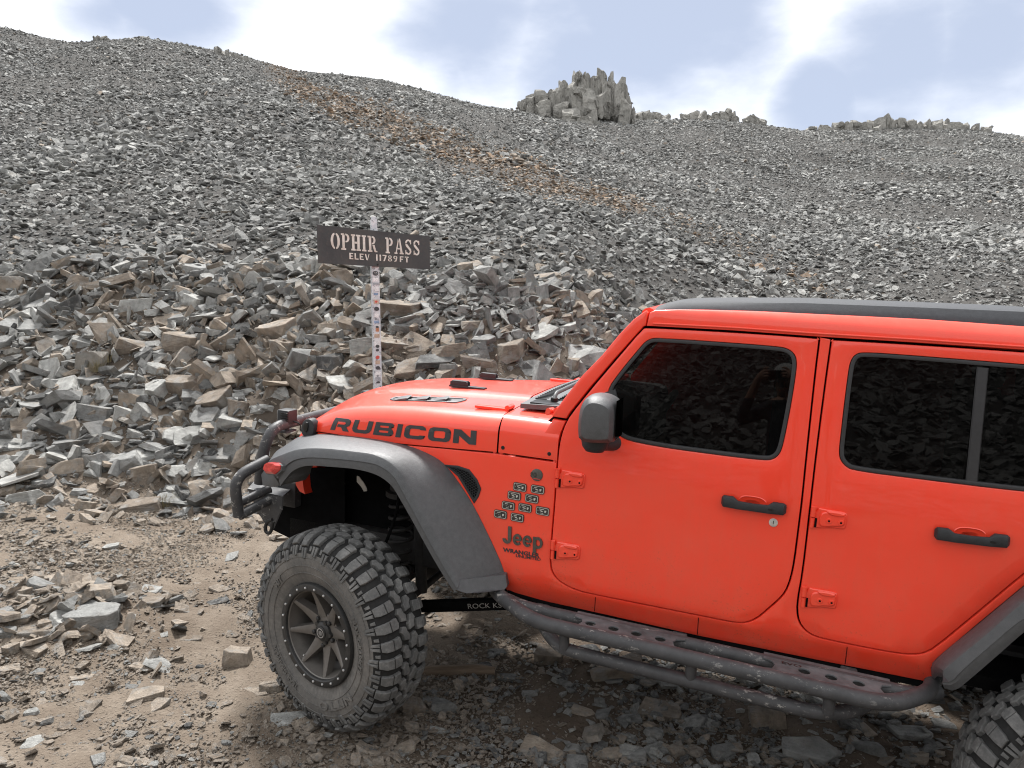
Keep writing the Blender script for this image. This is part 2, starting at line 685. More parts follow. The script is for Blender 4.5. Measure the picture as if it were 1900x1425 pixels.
def _pile_centre():
    r = wray(132, 1150)
    for t in np.linspace(1, 12, 4000):
        q = CAM + r * t
        if q[2] < -.060 - .0590 * q[0] - .0111 * (q[1] + 1.0):
            return q
    return q


PILE = _pile_centre()


def plane_z(x, y):
    """dirt track: follows the lean of the vehicle"""
    return -.060 - .0590 * x - .0111 * (y + 1.0)


def H(x, y, fine=True):
    x = np.asarray(x, float)
    y = np.asarray(y, float)
    rx, ry = x - CAM[0], y - CAM[1]
    d = rx * HF[0] + ry * HF[1]
    lat = rx * HR[0] + ry * HR[1]
    g = plane_z(np.clip(x, -14, 14), np.clip(y, -10, 8))
    g = g + .05 * fbm(x * .5, y * .5, 3, 3) * np.clip(np.abs(y + 1) / 3, .15, 1)
    pa = ((x - PILE[0]) * HR[0] + (y - PILE[1]) * HR[1] + .12) / .60
    pb = ((x - PILE[0]) * HF[0] + (y - PILE[1]) * HF[1]) / .42
    g = g + .15 * np.exp(-(pa ** 2 + pb ** 2) * 1.3)
    s = np.clip(lat / np.maximum(d, 1.0), PS[0], PS[-1])
    zs = np.zeros_like(d)
    bd = np.interp(s, PS, PD[:, 0])
    prev_d = bd
    prev_z = g
    zs = np.where(d > bd, g, g)
    nk = PD.shape[1]
    for k in range(1, nk):
        dk = np.interp(s, PS, PD[:, k])
        zk = np.interp(s, PS, PZ[:, k])
        t = np.clip((d - prev_d) / (dk - prev_d), 0, 1)
        zs = np.where(d > prev_d, prev_z + (zk - prev_z) * t, zs)
        prev_d, prev_z = dk, zk
    over = d - prev_d
    zs = np.where(over > 0, prev_z - .10 * over - .5 * np.clip(over - 1.0, 0, 16) + .10 * np.clip(over - 60, 0, 1e9), zs)
    # lumps on bank and scree, none right at the skyline
    bank = np.clip((d - bd) / 1.0, 0, 1)
    amp = np.clip((d - 9) / 30, 0, 1)
    taper = np.clip(-over / 6, .12, 1)
    zs = zs + bank * (.20 * fbm(x * .8, y * .8, 3, 5) * np.clip(1 - (d - 9) / 10, .2, 1)) + amp * taper * (.9 * fbm(x * .13, y * .13, 3, 9))
    # slope behind the photographer
    back = -d
    zb = np.clip(back + 1.6, 0, None)
    zs = np.where(d < 0.2, zs, zs) + np.where(d < 2.0, 0, 0)
    zs = zs + .30 * np.clip(1.4 - d, 0, 1.3) + .42 * np.clip(back - 1.2, 0, 40)
    return zs


def on_ground(px, py):
    """first meeting of a sight line with the terrain"""
    r = wray(px, py)
    ts = np.concatenate([np.linspace(1.2, 14, 1600), np.linspace(14, 90, 2500)])
    P = CAM[None] + ts[:, None] * r[None]
    below = P[:, 2] < H(P[:, 0], P[:, 1])
    i = int(np.argmax(below)) if below.any() else len(ts) - 1
    return P[i], ts[i]


def to_px(P):
    d = np.asarray(P, float) - CAM
    wz = d @ FW
    return 950 + FPX * (d @ RW) / wz, 712.5 - FPX * (d @ UW) / wz, wz


# terrain sheet: rings about the standpoint, finer where near and in view
az = np.concatenate([np.linspace(-46, 46, 520, endpoint=False), np.linspace(46, 314, 130, endpoint=False)])
rr_ = np.concatenate([[0.0], np.geomspace(.6, 75, 330), np.geomspace(80, 1500, 24)])
A, Rr = np.meshgrid(np.radians(az), rr_[1:])
gx = CAM[0] + Rr * (np.cos(A) * HF[0] + np.sin(A) * HR[0])
gy = CAM[1] + Rr * (np.cos(A) * HF[1] + np.sin(A) * HR[1])
gz = H(gx, gy)
near = np.clip((9 - Rr) / 3, 0, 1)
gz = gz + near * (.030 * fbm(gx * 2.2, gy * 2.2, 4, 21) + .016 * fbm(gx * 9, gy * 9, 3, 22))
na, nrg = len(az), len(rr_) - 1
V = np.stack([gx, gy, gz], -1).reshape(-1, 3)
idx = np.arange(nrg * na).reshape(nrg, na)
q = np.stack([idx[:-1, :], idx[1:, :], np.roll(idx, -1, 1)[1:, :], np.roll(idx, -1, 1)[:-1, :]], -1).reshape(-1, 4)
V = np.vstack([V, [[CAM[0], CAM[1], H(CAM[0], CAM[1])]]])
fs = q.tolist() + [[int(idx[0, (k + 1) % na]), len(V) - 1, int(idx[0, k])] for k in range(na)]
me = bpy.data.meshes.new('ground')
me.from_pydata(V.tolist(), [], fs)
dd = (V[:, 0] - CAM[0]) * HF[0] + (V[:, 1] - CAM[1]) * HF[1]
ss = np.clip(((V[:, 0] - CAM[0]) * HR[0] + (V[:, 1] - CAM[1]) * HR[1]) / np.maximum(dd, 1), PS[0], PS[-1])
crest = np.interp(ss, PS, PD[:, 2])
scree = np.clip((dd - crest + .8) / 1.2 + fbm(V[:, 0], V[:, 1], 3, 31), 0, 1)
scree = np.maximum(scree, np.clip((-dd - 2) / 2, 0, 1))
a1 = me.attributes.new('scree', 'FLOAT', 'POINT')
a1.data.foreach_set('value', scree.astype(np.float32))
bankv = np.clip((dd - np.interp(ss, PS, PD[:, 0])) / .5, 0, 1)
a3 = me.attributes.new('bank', 'FLOAT', 'POINT')
a3.data.foreach_set('value', bankv.astype(np.float32))
car_shade = np.clip((V[:, 0] - .25) / .5, 0, 1) * np.clip((V[:, 1] + 3.2) / .8 + fbm(V[:, 0] * 2, V[:, 1] * 2, 3, 41), 0, 1) * np.clip((2 - V[:, 1]) / 1, 0, 1) * .8  # mask of the painted shade under and in front of the vehicle
a2 = me.attributes.new('car_shade', 'FLOAT', 'POINT')
a2.data.foreach_set('value', car_shade.astype(np.float32))
ground = link('ground', me, M['ground'], None, 180)
ground['kind'] = 'structure'


# ------------------------------------------------------------------ stones
def stone_mesh(name, rs, flat, cuts=5, bevel=0.0, wedge=0.0, rough=0.0):
    """an angular broken stone, unit size: a skewed block cut by random planes"""
    bm = bmesh.new()
    bmesh.ops.create_cube(bm, size=1.0)
    for v in bm.verts:
        v.co.x *= 1.0
        v.co.y *= rs.uniform(.62, .9)
        v.co.z *= flat
    sh = rs.uniform(-.35, .35)
    for v in bm.verts:
        v.co.x += sh * v.co.y + rs.uniform(-.09, .09)
        v.co.y += rs.uniform(-.09, .09)
        v.co.z += rs.uniform(-.10, .10) * flat * 1.6
        if wedge:
            v.co.z *= 1 - wedge * (v.co.x + .5)
    for k in range(cuts):
        a = rs.uniform(0, 2 * PI)
        n = Vector((math.cos(a), math.sin(a), rs.uniform(-.9, .9) / max(flat, .35) * .5)).normalized()
        ext = max(v.co.dot(n) for v in bm.verts)
        co = n * (ext * rs.uniform(.62, .86))
        g = bm.verts[:] + bm.edges[:] + bm.faces[:]
        r = bmesh.ops.bisect_plane(bm, geom=g, plane_co=co, plane_no=n, clear_outer=True)
        es = [e for e in r['geom_cut'] if isinstance(e, bmesh.types.BMEdge)]
        if len(es) > 2:
            try:
                bmesh.ops.contextual_create(bm, geom=es)
            except Exception:
                pass
    bmesh.ops.remove_doubles(bm, verts=bm.verts, dist=.03)
    hull = bmesh.ops.convex_hull(bm, input=bm.verts)
    for gname in ('geom_interior', 'geom_unused'):
        vs = [v for v in hull[gname] if isinstance(v, bmesh.types.BMVert) and v.is_valid]
        if vs:
            bmesh.ops.delete(bm, geom=vs, context='VERTS')
    bmesh.ops.delete(bm, geom=[f for f in bm.faces if any(len(e.link_faces) > 2 for e in f.edges) and f not in set(hull['geom'])], context='FACES')
    pts_ = [v.co.copy() for v in bm.verts]
    bm.clear()
    bmesh.ops.convex_hull(bm, input=[bm.verts.new(c_) for c_ in pts_])
    bmesh.ops.delete(bm, geom=[v for v in bm.verts if not v.link_faces], context='VERTS')
    bmesh.ops.dissolve_limit(bm, angle_limit=rad(7), verts=bm.verts, edges=bm.edges)
    if rough:
        bmesh.ops.triangulate(bm, faces=bm.faces)
        bmesh.ops.subdivide_edges(bm, edges=[e for e in bm.edges if e.calc_length() > .28], cuts=1)
        bmesh.ops.triangulate(bm, faces=bm.faces)
        bm.normal_update()
        for v in bm.verts:
            v.co += v.normal * rs.uniform(-rough, rough) + Vector((rs.uniform(-1, 1), rs.uniform(-1, 1), rs.uniform(-1, 1))) * rough * .5
    if bevel:
        bmesh.ops.bevel(bm, geom=[e for e in bm.edges if e.is_manifold and e.calc_face_angle(0) > rad(28)], offset=bevel, segments=1, affect='EDGES')
    bmesh.ops.recalc_face_normals(bm, faces=bm.faces)
    c = sum((v.co for v in bm.verts), Vector()) / len(bm.verts)
    for v in bm.verts:
        v.co -= c
    me = bpy.data.meshes.new(name)
    bm.to_mesh(me)
    bm.free()
    return me


rs = random.Random(3)
protos = bpy.data.collections.new('stone_shapes')
for i in range(26):
    me = stone_mesh('stone_shape', rs, rs.choice([.12, .17, .24, .38]), cuts=rs.randint(3, 5), wedge=rs.choice([0, 0, .5]))
    me.materials.append(M['rock'])
    protos.objects.link(bpy.data.objects.new('stone_shape', me))

ng = bpy.data.node_groups.new('scatter_stones', 'GeometryNodeTree')
ng.interface.new_socket('Geometry', in_out='INPUT', socket_type='NodeSocketGeometry')
ng.interface.new_socket('Geometry', in_out='OUTPUT', socket_type='NodeSocketGeometry')
gi, go = ng.nodes.new('NodeGroupInput'), ng.nodes.new('NodeGroupOutput')
iop = ng.nodes.new('GeometryNodeInstanceOnPoints')
ci = ng.nodes.new('GeometryNodeCollectionInfo')
ci.inputs[0].default_value = protos
ci.inputs['Separate Children'].default_value = True
ci.inputs['Reset Children'].default_value = True
iop.inputs['Pick Instance'].default_value = True


def named(n, t):
    o = ng.nodes.new('GeometryNodeInputNamedAttribute')
    o.data_type = t
    o.inputs[0].default_value = n
    return o.outputs[0]


ng.links.new(gi.outputs[0], iop.inputs['Points'])
ng.links.new(ci.outputs[0], iop.inputs['Instance'])
ng.links.new(named('pick', 'INT'), iop.inputs['Instance Index'])
ng.links.new(named('rot', 'FLOAT_VECTOR'), iop.inputs['Rotation'])
ng.links.new(named('scl', 'FLOAT_VECTOR'), iop.inputs['Scale'])
ng.links.new(iop.outputs[0], go.inputs[0])


def slope_euler(x, y, tilt, n):
    """orientations: slabs lying on the slope with random dip"""
    e = .25
    hx = (H(x + e, y) - H(x - e, y)) / (2 * e)
    hy = (H(x, y + e) - H(x, y - e)) / (2 * e)
    hx, hy = np.clip(hx, -1, 1), np.clip(hy, -1, 1)
    rx = np.arctan(hy) + nr.normal(0, tilt, n)
    ry = -np.arctan(hx) + nr.normal(0, tilt, n)
    return np.stack([rx, ry, nr.uniform(0, 2 * PI, n)], -1)


def scatter(name, x, y, size, tint, tilt=.45, sink=.1, zoff=0.0):
    n = len(x)
    z = H(x, y) + size * (nr.uniform(-.1, .35, n) - sink) + zoff
    me = bpy.data.meshes.new(name)
    me.vertices.add(n)
    me.vertices.foreach_set('co', np.stack([x, y, z], -1).astype(np.float32).ravel())
    for an, tp, val in (('rot', 'FLOAT_VECTOR', slope_euler(x, y, tilt, n)),
                        ('scl', 'FLOAT_VECTOR', size[:, None] * nr.uniform(.75, 1.3, (n, 3)))):
        a = me.attributes.new(an, tp, 'POINT')
        a.data.foreach_set('vector', val.astype(np.float32).ravel())
    a = me.attributes.new('pick', 'INT', 'POINT')
    a.data.foreach_set('value', nr.randint(0, 26, n).astype(np.int32))
    a = me.attributes.new('tint', 'FLOAT', 'POINT')
    a.data.foreach_set('value', tint.astype(np.float32))
    o = bpy.data.objects.new(name, me)
    COL.objects.link(o)
    me.materials.append(M['rock'])
    m = o.modifiers.new('scatter', 'NODES')
    m.node_group = ng
    o['kind'] = 'stuff'
    return o


def polar(n, s0, s1, d0, d1, pw=1.0):
    """random ground points in a fan from the standpoint (distance density by pw: 1 = even per area)"""
    s = nr.uniform(s0, s1, n)
    u = nr.uniform(0, 1, n)
    d = (d0 ** (pw + 1) + u * (d1 ** (pw + 1) - d0 ** (pw + 1))) ** (1 / (pw + 1))
    x = CAM[0] + d * HF[0] + s * d * HR[0]
    y = CAM[1] + d * HF[1] + s * d * HR[1]
    return x, y, s, d


def pxrow(x, y):
    P = np.stack([x, y, H(x, y)], -1)
    px, py, _ = to_px(P)
    return px, py


def grey_tint(n, x, y):
    b = .405 + .115 * nr.normal(0, 1, n) + .10 * fbm(x * .25, y * .25, 3, 51)
    return np.clip(b, .03, .60)


STREAK = np.array([(510, 128, 22), (560, 165, 26), (620, 195, 30), (690, 220, 30), (760, 242, 34), (850, 285, 38), (950, 322, 36), (1050, 348, 28), (1120, 368, 20), (1190, 385, 12)], float)
FAINT = np.array([(1190, 385, 18), (1290, 425, 24), (1400, 470, 30), (1480, 520, 34), (1560, 560, 36)], float)


def near_line(px, py, line):
    best = np.full(px.shape, 9.0)
    for (x0, y0, w0), (x1, y1, w1) in zip(line[:-1], line[1:]):
        dx, dy = x1 - x0, y1 - y0
        t = np.clip(((px - x0) * dx + (py - y0) * dy) / (dx * dx + dy * dy), 0, 1)
        dist = np.hypot(px - x0 - t * dx, (py - y0 - t * dy)) / (w0 + (w1 - w0) * t)
        best = np.minimum(best, dist)
    return best


def scree_field(name, n, d0, d1, smin, smax, pw, spread=1.15):
    x, y, s, d = polar(n, -spread, spread, d0, d1, pw)
    lim = np.interp(s, PS, PD[:, -1])
    c0 = np.interp(s, PS, PD[:, 2])
    keep = (d < lim + 1.5) & (d > c0 - .6)
    x, y, s, d = x[keep], y[keep], s[keep], d[keep]
    n = len(x)
    size = smin * (smax / smin) ** (nr.uniform(0, 1, n) ** 1.8)
    size *= np.clip(.8 + .9 * fbm(x * .35, y * .35, 3, 61), .55, 1.5)
    t = grey_tint(n, x, y)
    px, py = pxrow(x, y)
    q = near_line(px, py + 14 * fbm(px * .02, py * .02, 3, 71), STREAK)
    hit = nr.uniform(0, 1, n) < np.clip(1.25 - q, 0, 1) * .80
    t = np.where(hit, nr.choice([.68, .72, .90, .95, 1.0, .86, .97], n), t)
    q = near_line(px, py, FAINT)
    hit = nr.uniform(0, 1, n) < np.clip(1.1 - q, 0, 1) * .22
    t = np.where(hit, nr.choice([.80, .93, .98], n), t)
    hit = nr.uniform(0, 1, n) < np.clip((12 - d) / 8, 0.012, .14)
    t = np.where(hit, nr.uniform(.64, .84, n), t)
    return scatter(name, x, y, size, t, .42)


scree_field('scree_slope_stones', 105000, 7.0, 22, .04, .24, .6)
scree_field('scree_slope_stones', 400000, 17, 62, .05, .235, .85, .95)

def brown_px(px, py):
    return .10 + .62 * np.exp(-((px - 610) / 260) ** 2 - ((py - 700) / 105) ** 2) + .45 * np.clip((py - 840) / 80, 0, 1)


def brownish(x, y, patch):
    px, py = pxrow(x, y)
    return np.clip(brown_px(px, py) + .8 * patch, .03, .85)


# rubble of the cut bank
x, y, s, d = polar(52000, -1.15, .9, 4.9, 12, .8)
b0 = np.interp(s, PS, PD[:, 0])
b2 = np.interp(s, PS, PD[:, 2])
keep = (d > b0 - .15 - .5 * nr.uniform(0, 1, len(d)) ** 2) & (d < b2 + .8)
x, y, s, d = x[keep], y[keep], s[keep], d[keep]
n = len(x)
patch = fbm(x * .9, y * .9, 3, 81)
size = .022 * (.17 / .022) ** (nr.uniform(0, 1, n) ** 2.0)
t = np.where(nr.uniform(0, 1, n) < brownish(x, y, patch), nr.uniform(.64, .84, n), np.clip(nr.normal(.38, .15, n), .05, .6))
scatter('bank_rubble', x, y, size, t, .55, zoff=-.01)
x, y, s, d = polar(6400, -1.15, .9, 5.2, 12, .8)
b0 = np.interp(s, PS, PD[:, 0])
b2 = np.interp(s, PS, PD[:, 2])
keep = (d > b0 + .05) & (d < b2 + .6)
x, y, s, d = x[keep], y[keep], s[keep], d[keep]
n = len(x)
patch = fbm(x * .9, y * .9, 3, 81)
t = np.where(nr.uniform(0, 1, n) < brownish(x, y, patch), nr.uniform(.64, .84, n), np.clip(nr.normal(.42, .14, n), .05, .6))
scatter('bank_rubble', x, y, .08 + .25 * nr.uniform(0, 1, n) ** 1.8, t, .6, zoff=-.02)

# gravel on the track
x, y, s, d = polar(95000, -.9, .85, 1.8, 7.2, .35)
b0 = np.interp(s, PS, PD[:, 0])
keep = d < b0 + .3
x, y, s, d = x[keep], y[keep], s[keep], d[keep]
n = len(x)
patch = fbm(x * 1.3, y * 1.3, 3, 91)
px_, py_ = pxrow(x, y)
calm = (1 - .88 * np.exp(-((px_ - 385) / 105) ** 4 - ((py_ - 1120) / 190) ** 4)) * (1 - .45 * np.exp(-((px_ - 250) / 330) ** 4))
keep = nr.uniform(0, 1, n) < calm * np.clip(.32 + 1.2 * patch + np.clip((x - .3) * .9, 0, .8) + np.clip(-(x + 1.2) * .3, 0, .3), .06, 1)
x, y = x[keep], y[keep]
n = len(x)
size = .007 * (.055 / .007) ** (nr.uniform(0, 1, n) ** 2.6)
dk = (x > .5) & (y > -3.0)
t = np.where(nr.uniform(0, 1, n) < np.where(dk, .25, .82), nr.uniform(.73, .84, n), np.clip(nr.normal(.38, .15, n), .05, .6))
scatter('track_gravel', x, y, size, t, .3, sink=.0, zoff=.004)
x, y, s, d = polar(2600, -1.1, 1.1, 1.7, 6.8, .5)
n = len(x)
patch = fbm(x * 1.1, y * 1.1, 3, 95)
px_, py_ = pxrow(x, y)
calm = 1 - .97 * np.exp(-((px_ - 385) / 115) ** 4 - ((py_ - 1120) / 200) ** 4)
keep = (nr.uniform(0, 1, n) < calm * np.clip(.08 + .9 * patch + np.clip((x - .7) * .8, 0, .9), .01, 1)) & (d < np.interp(s, PS, PD[:, 0]) + .2)
x, y = x[keep], y[keep]
n = len(x)
dk = (x > .5)
t = np.where(nr.uniform(0, 1, n) < np.where(dk, .25, .75), nr.uniform(.66, .84, n), np.clip(nr.normal(.40, .15, n), .05, .6))
scatter('track_stones', x, y, .04 * (.13 / .04) ** (nr.uniform(0, 1, n) ** 1.6), t, .3, sink=.05)
x, y, s, d = polar(150000, -.85, .5, 2.6, 6.9, .5)
b0 = np.interp(s, PS, PD[:, 0])
keep = (d < b0 + .2) & (nr.uniform(0, 1, len(d)) < .45 + .9 * fbm(x * 1.7, y * 1.7, 3, 97))
x, y = x[keep], y[keep]
n = len(x)
t = np.where(nr.uniform(0, 1, n) < .85, nr.uniform(.74, .84, n), np.clip(nr.normal(.42, .12, n), .05, .6))
scatter('track_grit', x, y, .006 * (.022 / .006) ** (nr.uniform(0, 1, n) ** 1.5), t, .35, sink=.0, zoff=.003)
# stones of the small heap at the left
ra_, rb_ = nr.normal(-.15, .42, 420), nr.normal(0, .26, 420)
x = PILE[0] + ra_ * HR[0] + rb_ * HF[0]
y = PILE[1] + ra_ * HR[1] + rb_ * HF[1]
scatter('heap_stones', x, y, .03 * (.13 / .03) ** (nr.uniform(0, 1, 420) ** 1.5), np.where(nr.uniform(0, 1, 420) < .7, nr.uniform(.72, .84, 420), nr.uniform(.3, .6, 420)), .45, sink=.0)
# rubble slope behind the standpoint (seen mirrored in the windows)
xb = nr.uniform(-24, 26, 150000)
yb = -5.0 - 45 * nr.uniform(0, 1, 150000) ** 2.0
keep = ((xb - CAM[0]) * HF[0] + (yb - CAM[1]) * HF[1]) < -1.2
xb, yb = xb[keep], yb[keep]
scatter('rear_slope_stones', xb, yb, nr.uniform(.04, .19, len(xb)), grey_tint(len(xb), xb, yb), .45)


# ------------------------------------------------------------------ the off-road vehicle
car = empty('off_road_vehicle')
tag(car, 'red four-door off-road vehicle with black soft roof parked on the dirt track', 'car')
Mj4 = Matrix([[*MJ[i], 0] for i in range(3)] + [[0, 0, 0, 1]])
car.matrix_world = Matrix.Translation(Vector(CAM)) @ Mj4 @ Matrix.Translation(-Vector(CAM))


def side(x, z):
    """depth of the near body side at a point of its elevation"""
    y = -.79
    if z > 1.24:
        y += .098 * (z - 1.24)
    if z < .68:
        y += .35 * (.68 - z)
    t = max(0., .99 - x)
    return y + .06 * t + .055 * t * t


def S(px, py):
    y = -.79
    for _ in range(12):
        p = at(px, py, y=y)
        y = side(p[0], p[2])
    return p


def XZ(pts):
    return [(float(p[0]), float(p[2])) for p in (S(*q) for q in pts)]


def chaikin(P, n=1):
    for _ in range(n):
        o = []
        for i in range(len(P)):
            a, b_ = P[i], P[(i + 1) % len(P)]
            o += [(a[0] * .75 + b_[0] * .25, a[1] * .75 + b_[1] * .25), (a[0] * .25 + b_[0] * .75, a[1] * .25 + b_[1] * .75)]
        P = o
    return P


def area(P):
    return .5 * sum(P[i][0] * P[(i + 1) % len(P)][1] - P[(i + 1) % len(P)][0] * P[i][1] for i in range(len(P)))


def ccw(P):
    return P if area(P) > 0 else P[::-1]


def offset(P, d):
    """move a closed outline inwards by d (counter-clockwise outlines)"""
    n = len(P)
    o = []
    for i in range(n):
        a, b_, c = Vector(P[i - 1]), Vector(P[i]), Vector(P[(i + 1) % n])
        e1, e2 = (b_ - a), (c - b_)
        if e1.length < 1e-9 or e2.length < 1e-9:
            o.append(P[i])
            continue
        n1 = Vector((-e1.y, e1.x)).normalized()
        n2 = Vector((-e2.y, e2.x)).normalized()
        m = (n1 + n2)
        m = m / max(.35, m.dot(n1)) if m.length > 1e-6 else n1
        o.append(tuple(b_ + m * d))
    return o


def inside(P, x, y):
    P = np.array(P)
    x1, y1 = P[:, 0], P[:, 1]
    x2, y2 = np.roll(x1, -1), np.roll(y1, -1)
    c = ((y1 > y) != (y2 > y)) & (x < (x2 - x1) * (y - y1) / np.where(y2 == y1, 1e-12, y2 - y1) + x1)
    return bool(c.sum() & 1)


def panel(name, outer, holes, mat, parent, surf=side, thick=.03, edge=.004, grid=.05, lift=0.0, sign=1, axis='y', smooth=40):
    """sheet-metal panel: outline in elevation, laid on a curved surface, edges rolled in"""
    outer = ccw(outer)
    holes = [ccw(h) for h in holes]
    oin = offset(outer, edge)
    hin = [offset(h, -edge) for h in holes]
    vs, es = [], []

    def loop(P):
        k = len(vs)
        vs.extend(Vector(p) for p in P)
        es.extend((k + i, k + (i + 1) % len(P)) for i in range(len(P)))
    loop(oin)
    for h in hin:
        loop(h)
    xs = [p[0] for p in outer]
    zs = [p[1] for p in outer]
    gx_ = np.arange(min(xs) + grid / 2, max(xs), grid)
    gz_ = np.arange(min(zs) + grid / 2, max(zs), grid)
    safe = offset(outer, grid * .35 + edge)
    hs = [offset(h, -(grid * .35 + edge)) for h in holes]
    for a in gx_:
        for b_ in gz_:
            if inside(safe, a, b_) and inside(oin, a, b_) and not any(inside(h, a, b_) for h in hs) and not any(inside(h, a, b_) for h in hin):
                vs.append(Vector((a, b_)))
    r = delaunay_2d_cdt(vs, es, [], 0, 1e-6)
    ov, of = r[0], r[2]
    bm = bmesh.new()

    def P3(p, d):
        if axis == 'y':
            return Vector((p[0], surf(p[0], p[1]) - lift + sign * d, p[1]))
        return Vector((p[0], p[1], surf(p[0], p[1]) + lift - d))
    B = [bm.verts.new(P3(p, 0)) for p in ov]
    for f in of:
        c = sum((ov[i] for i in f), Vector((0, 0))) / len(f)
        if inside(oin, c.x, c.y) and not any(inside(h, c.x, c.y) for h in hin):
            try:
                bm.faces.new([B[i] for i in f])
            except ValueError:
                pass
    for O, I in [(outer, oin)] + list(zip(holes, hin)):
        lo = [bm.verts.new(P3(p, 0)) for p in I]
        mid = [bm.verts.new(P3((p[0] * .7 + q_[0] * .3, p[1] * .7 + q_[1] * .3), edge * .25)) for p, q_ in zip(O, I)]
        lm = [bm.verts.new(P3(p, edge)) for p in O]
        lb = [bm.verts.new(P3(p, thick)) for p in O]
        m = len(O)
        for a, b_ in ((lo, mid), (mid, lm), (lm, lb)):
            for i in range(m):
                bm.faces.new((a[i], a[(i + 1) % m], b_[(i + 1) % m], b_[i]))
    bmesh.ops.remove_doubles(bm, verts=bm.verts, dist=1e-5)
    bmesh.ops.delete(bm, geom=[v for v in bm.verts if not v.link_faces], context='VERTS')
    bmesh.ops.recalc_face_normals(bm, faces=bm.faces)
    # make the face sheet look outwards
    big = max(bm.faces, key=lambda f: f.calc_area())
    want = Vector((0, -1, 0)) if axis == 'y' else Vector((0, 0, 1))
    if axis == 'y' and sign < 0:
        want = -want
    if big.normal.dot(want) < 0:
        bmesh.ops.reverse_faces(bm, faces=bm.faces)
    return bm_obj(name, bm, mat, parent, smooth, recalc=False)


G = .0032   # half a panel gap
# outlines read from the photograph along the gap centre lines
D1 = [(1034, 858), (1036, 830), (1041, 806), (1048, 787), (1058, 769), (1098, 719), (1140, 670), (1192, 609), (1200, 607.5), (1260, 610.5), (1360, 616), (1450, 622), (1512, 627), (1519, 627.4), (1520.6, 628.2), (1519.8, 636),
      (1513, 690), (1505, 765), (1496, 850), (1488, 930), (1481, 985), (1474, 1040), (1467.5, 1073), (1458, 1098), (1444, 1114), (1426, 1129.5), (1414, 1140), (1404, 1147.5), (1389, 1154.5), (1373, 1156.5),
      (1347, 1152.5), (1300, 1143), (1204, 1124), (1107, 1104.5), (1071, 1096.5), (1043, 1083), (1029, 1070), (1022, 1055), (1021, 1035.6), (1024, 988), (1029, 930)]
W1 = [(1134, 770), (1124, 727), (1150, 690), (1189, 643), (1197, 634), (1208, 628), (1222, 627), (1330, 634), (1447, 643), (1463, 647.5), (1474, 656), (1478.5, 669), (1477.5, 690), (1468, 750), (1459, 797),
      (1452, 829), (1446, 844), (1434, 853), (1419, 854.5), (1360, 848), (1311, 841.5), (1240, 832), (1176, 820.5), (1152, 812), (1140, 797)]
D2 = [(1541.8, 636), (1542.2, 631), (1543.5, 630), (1552, 630.5), (1700, 639), (1900, 652.5), (2100, 667), (2095, 720), (2080, 800), (2062, 900), (2040, 950), (2005, 985), (1900, 1065), (1812, 1139), (1733, 1204), (1714, 1212.5), (1695, 1215), (1666, 1213),
      (1616, 1204), (1527, 1186), (1502, 1177), (1486, 1161), (1480, 1145), (1479, 1120), (1489.5, 1060), (1500, 970), (1510, 880), (1521, 790), (1532, 706)]
W2 = [(1556.5, 838), (1560.6, 801.6), (1567, 745), (1574, 690), (1578, 670), (1586, 658), (1601, 653), (1700, 660), (1900, 676), (1990, 684), (2003, 690), (2008, 703), (2006, 730), (1999, 790), (1990, 880), (1984, 908), (1965, 918), (1930, 915),
      (1855, 907.5), (1720, 891), (1583, 873.5), (1568, 865), (1559, 853)]
d1, w1, d2, w2 = (ccw(XZ(p)) for p in (D1, W1, D2, W2))


def reround(P, n=1):
    return chaikin(P, n)


d1, d2, w1, w2 = reround(d1), reround(d2), reround(w1, 2), reround(w2, 2)
door_f = offset(d1, G)
door_r = offset(d2, G)
w1h, w2h = offset(w1, 0), offset(w2, 0)

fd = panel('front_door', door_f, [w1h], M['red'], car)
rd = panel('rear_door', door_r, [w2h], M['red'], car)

# tub: fender, sill, pillar between the doors and rear quarter, one pressing with door openings cut in
d1o, d2o = offset(d1, -G), offset(d2, -G)
top_edge = XZ([(589, 803), (653, 811), (747, 826), (830, 833.5), (918, 842), (1031, 858.5)])


def walk(P, a, b_):
    """stretch of a closed outline from the point nearest a to the point nearest b"""
    ia = min(range(len(P)), key=lambda i: (P[i][0] - a[0]) ** 2 + (P[i][1] - a[1]) ** 2)
    ib = min(range(len(P)), key=lambda i: (P[i][0] - b_[0]) ** 2 + (P[i][1] - b_[1]) ** 2)
    o, i = [], ia
    while i != ib:
        o.append(P[i])
        i = (i + 1) % len(P)
    return o + [P[ib]]


A1, A2 = XZ([(1034, 862)])[0], XZ([(1520, 628)])[0]
B1, B2 = XZ([(1543, 631)])[0], (2.96, 1.845)
lower = XZ([(1727, 1240), (1738, 1222), (1820, 1153), (1900, 1087)])
tub = (top_edge + walk(d1o, A1, A2) + walk(d2o, B1, XZ([(2099, 668)])[0])
       + [(3.02, 1.845), (3.78, 1.84), (3.78, .78), (3.62, .78), (3.50, .98), (3.36, 1.08), (3.15, 1.12), (2.90, 1.12)]
       + lower[::-1] + XZ([(1735, 1268), (1513, 1224), (1292, 1179), (1107, 1137), (945, 1101)])
       + XZ([(915, 1060), (880, 1000), (850, 945), (820, 905), (790, 878), (750, 862), (700, 850), (650, 843), (590, 838)]))
tub = ccw(tub)
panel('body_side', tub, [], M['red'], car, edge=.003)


# dark structure behind the panels so the gaps read as gaps
def inner(x, z):
    return side(x, z) + .034


panel('door_frame_structure', ccw([(.74, .60), (2.52, .60), (2.95, 1.12), (2.99, 1.84), (1.30, 1.845), (1.16, 1.70), (.98, 1.46), (.74, 1.22)]), [offset(w1, -.02), offset(w2, -.02)], M['under'], car, surf=inner, edge=.001, thick=.012, grid=.12)
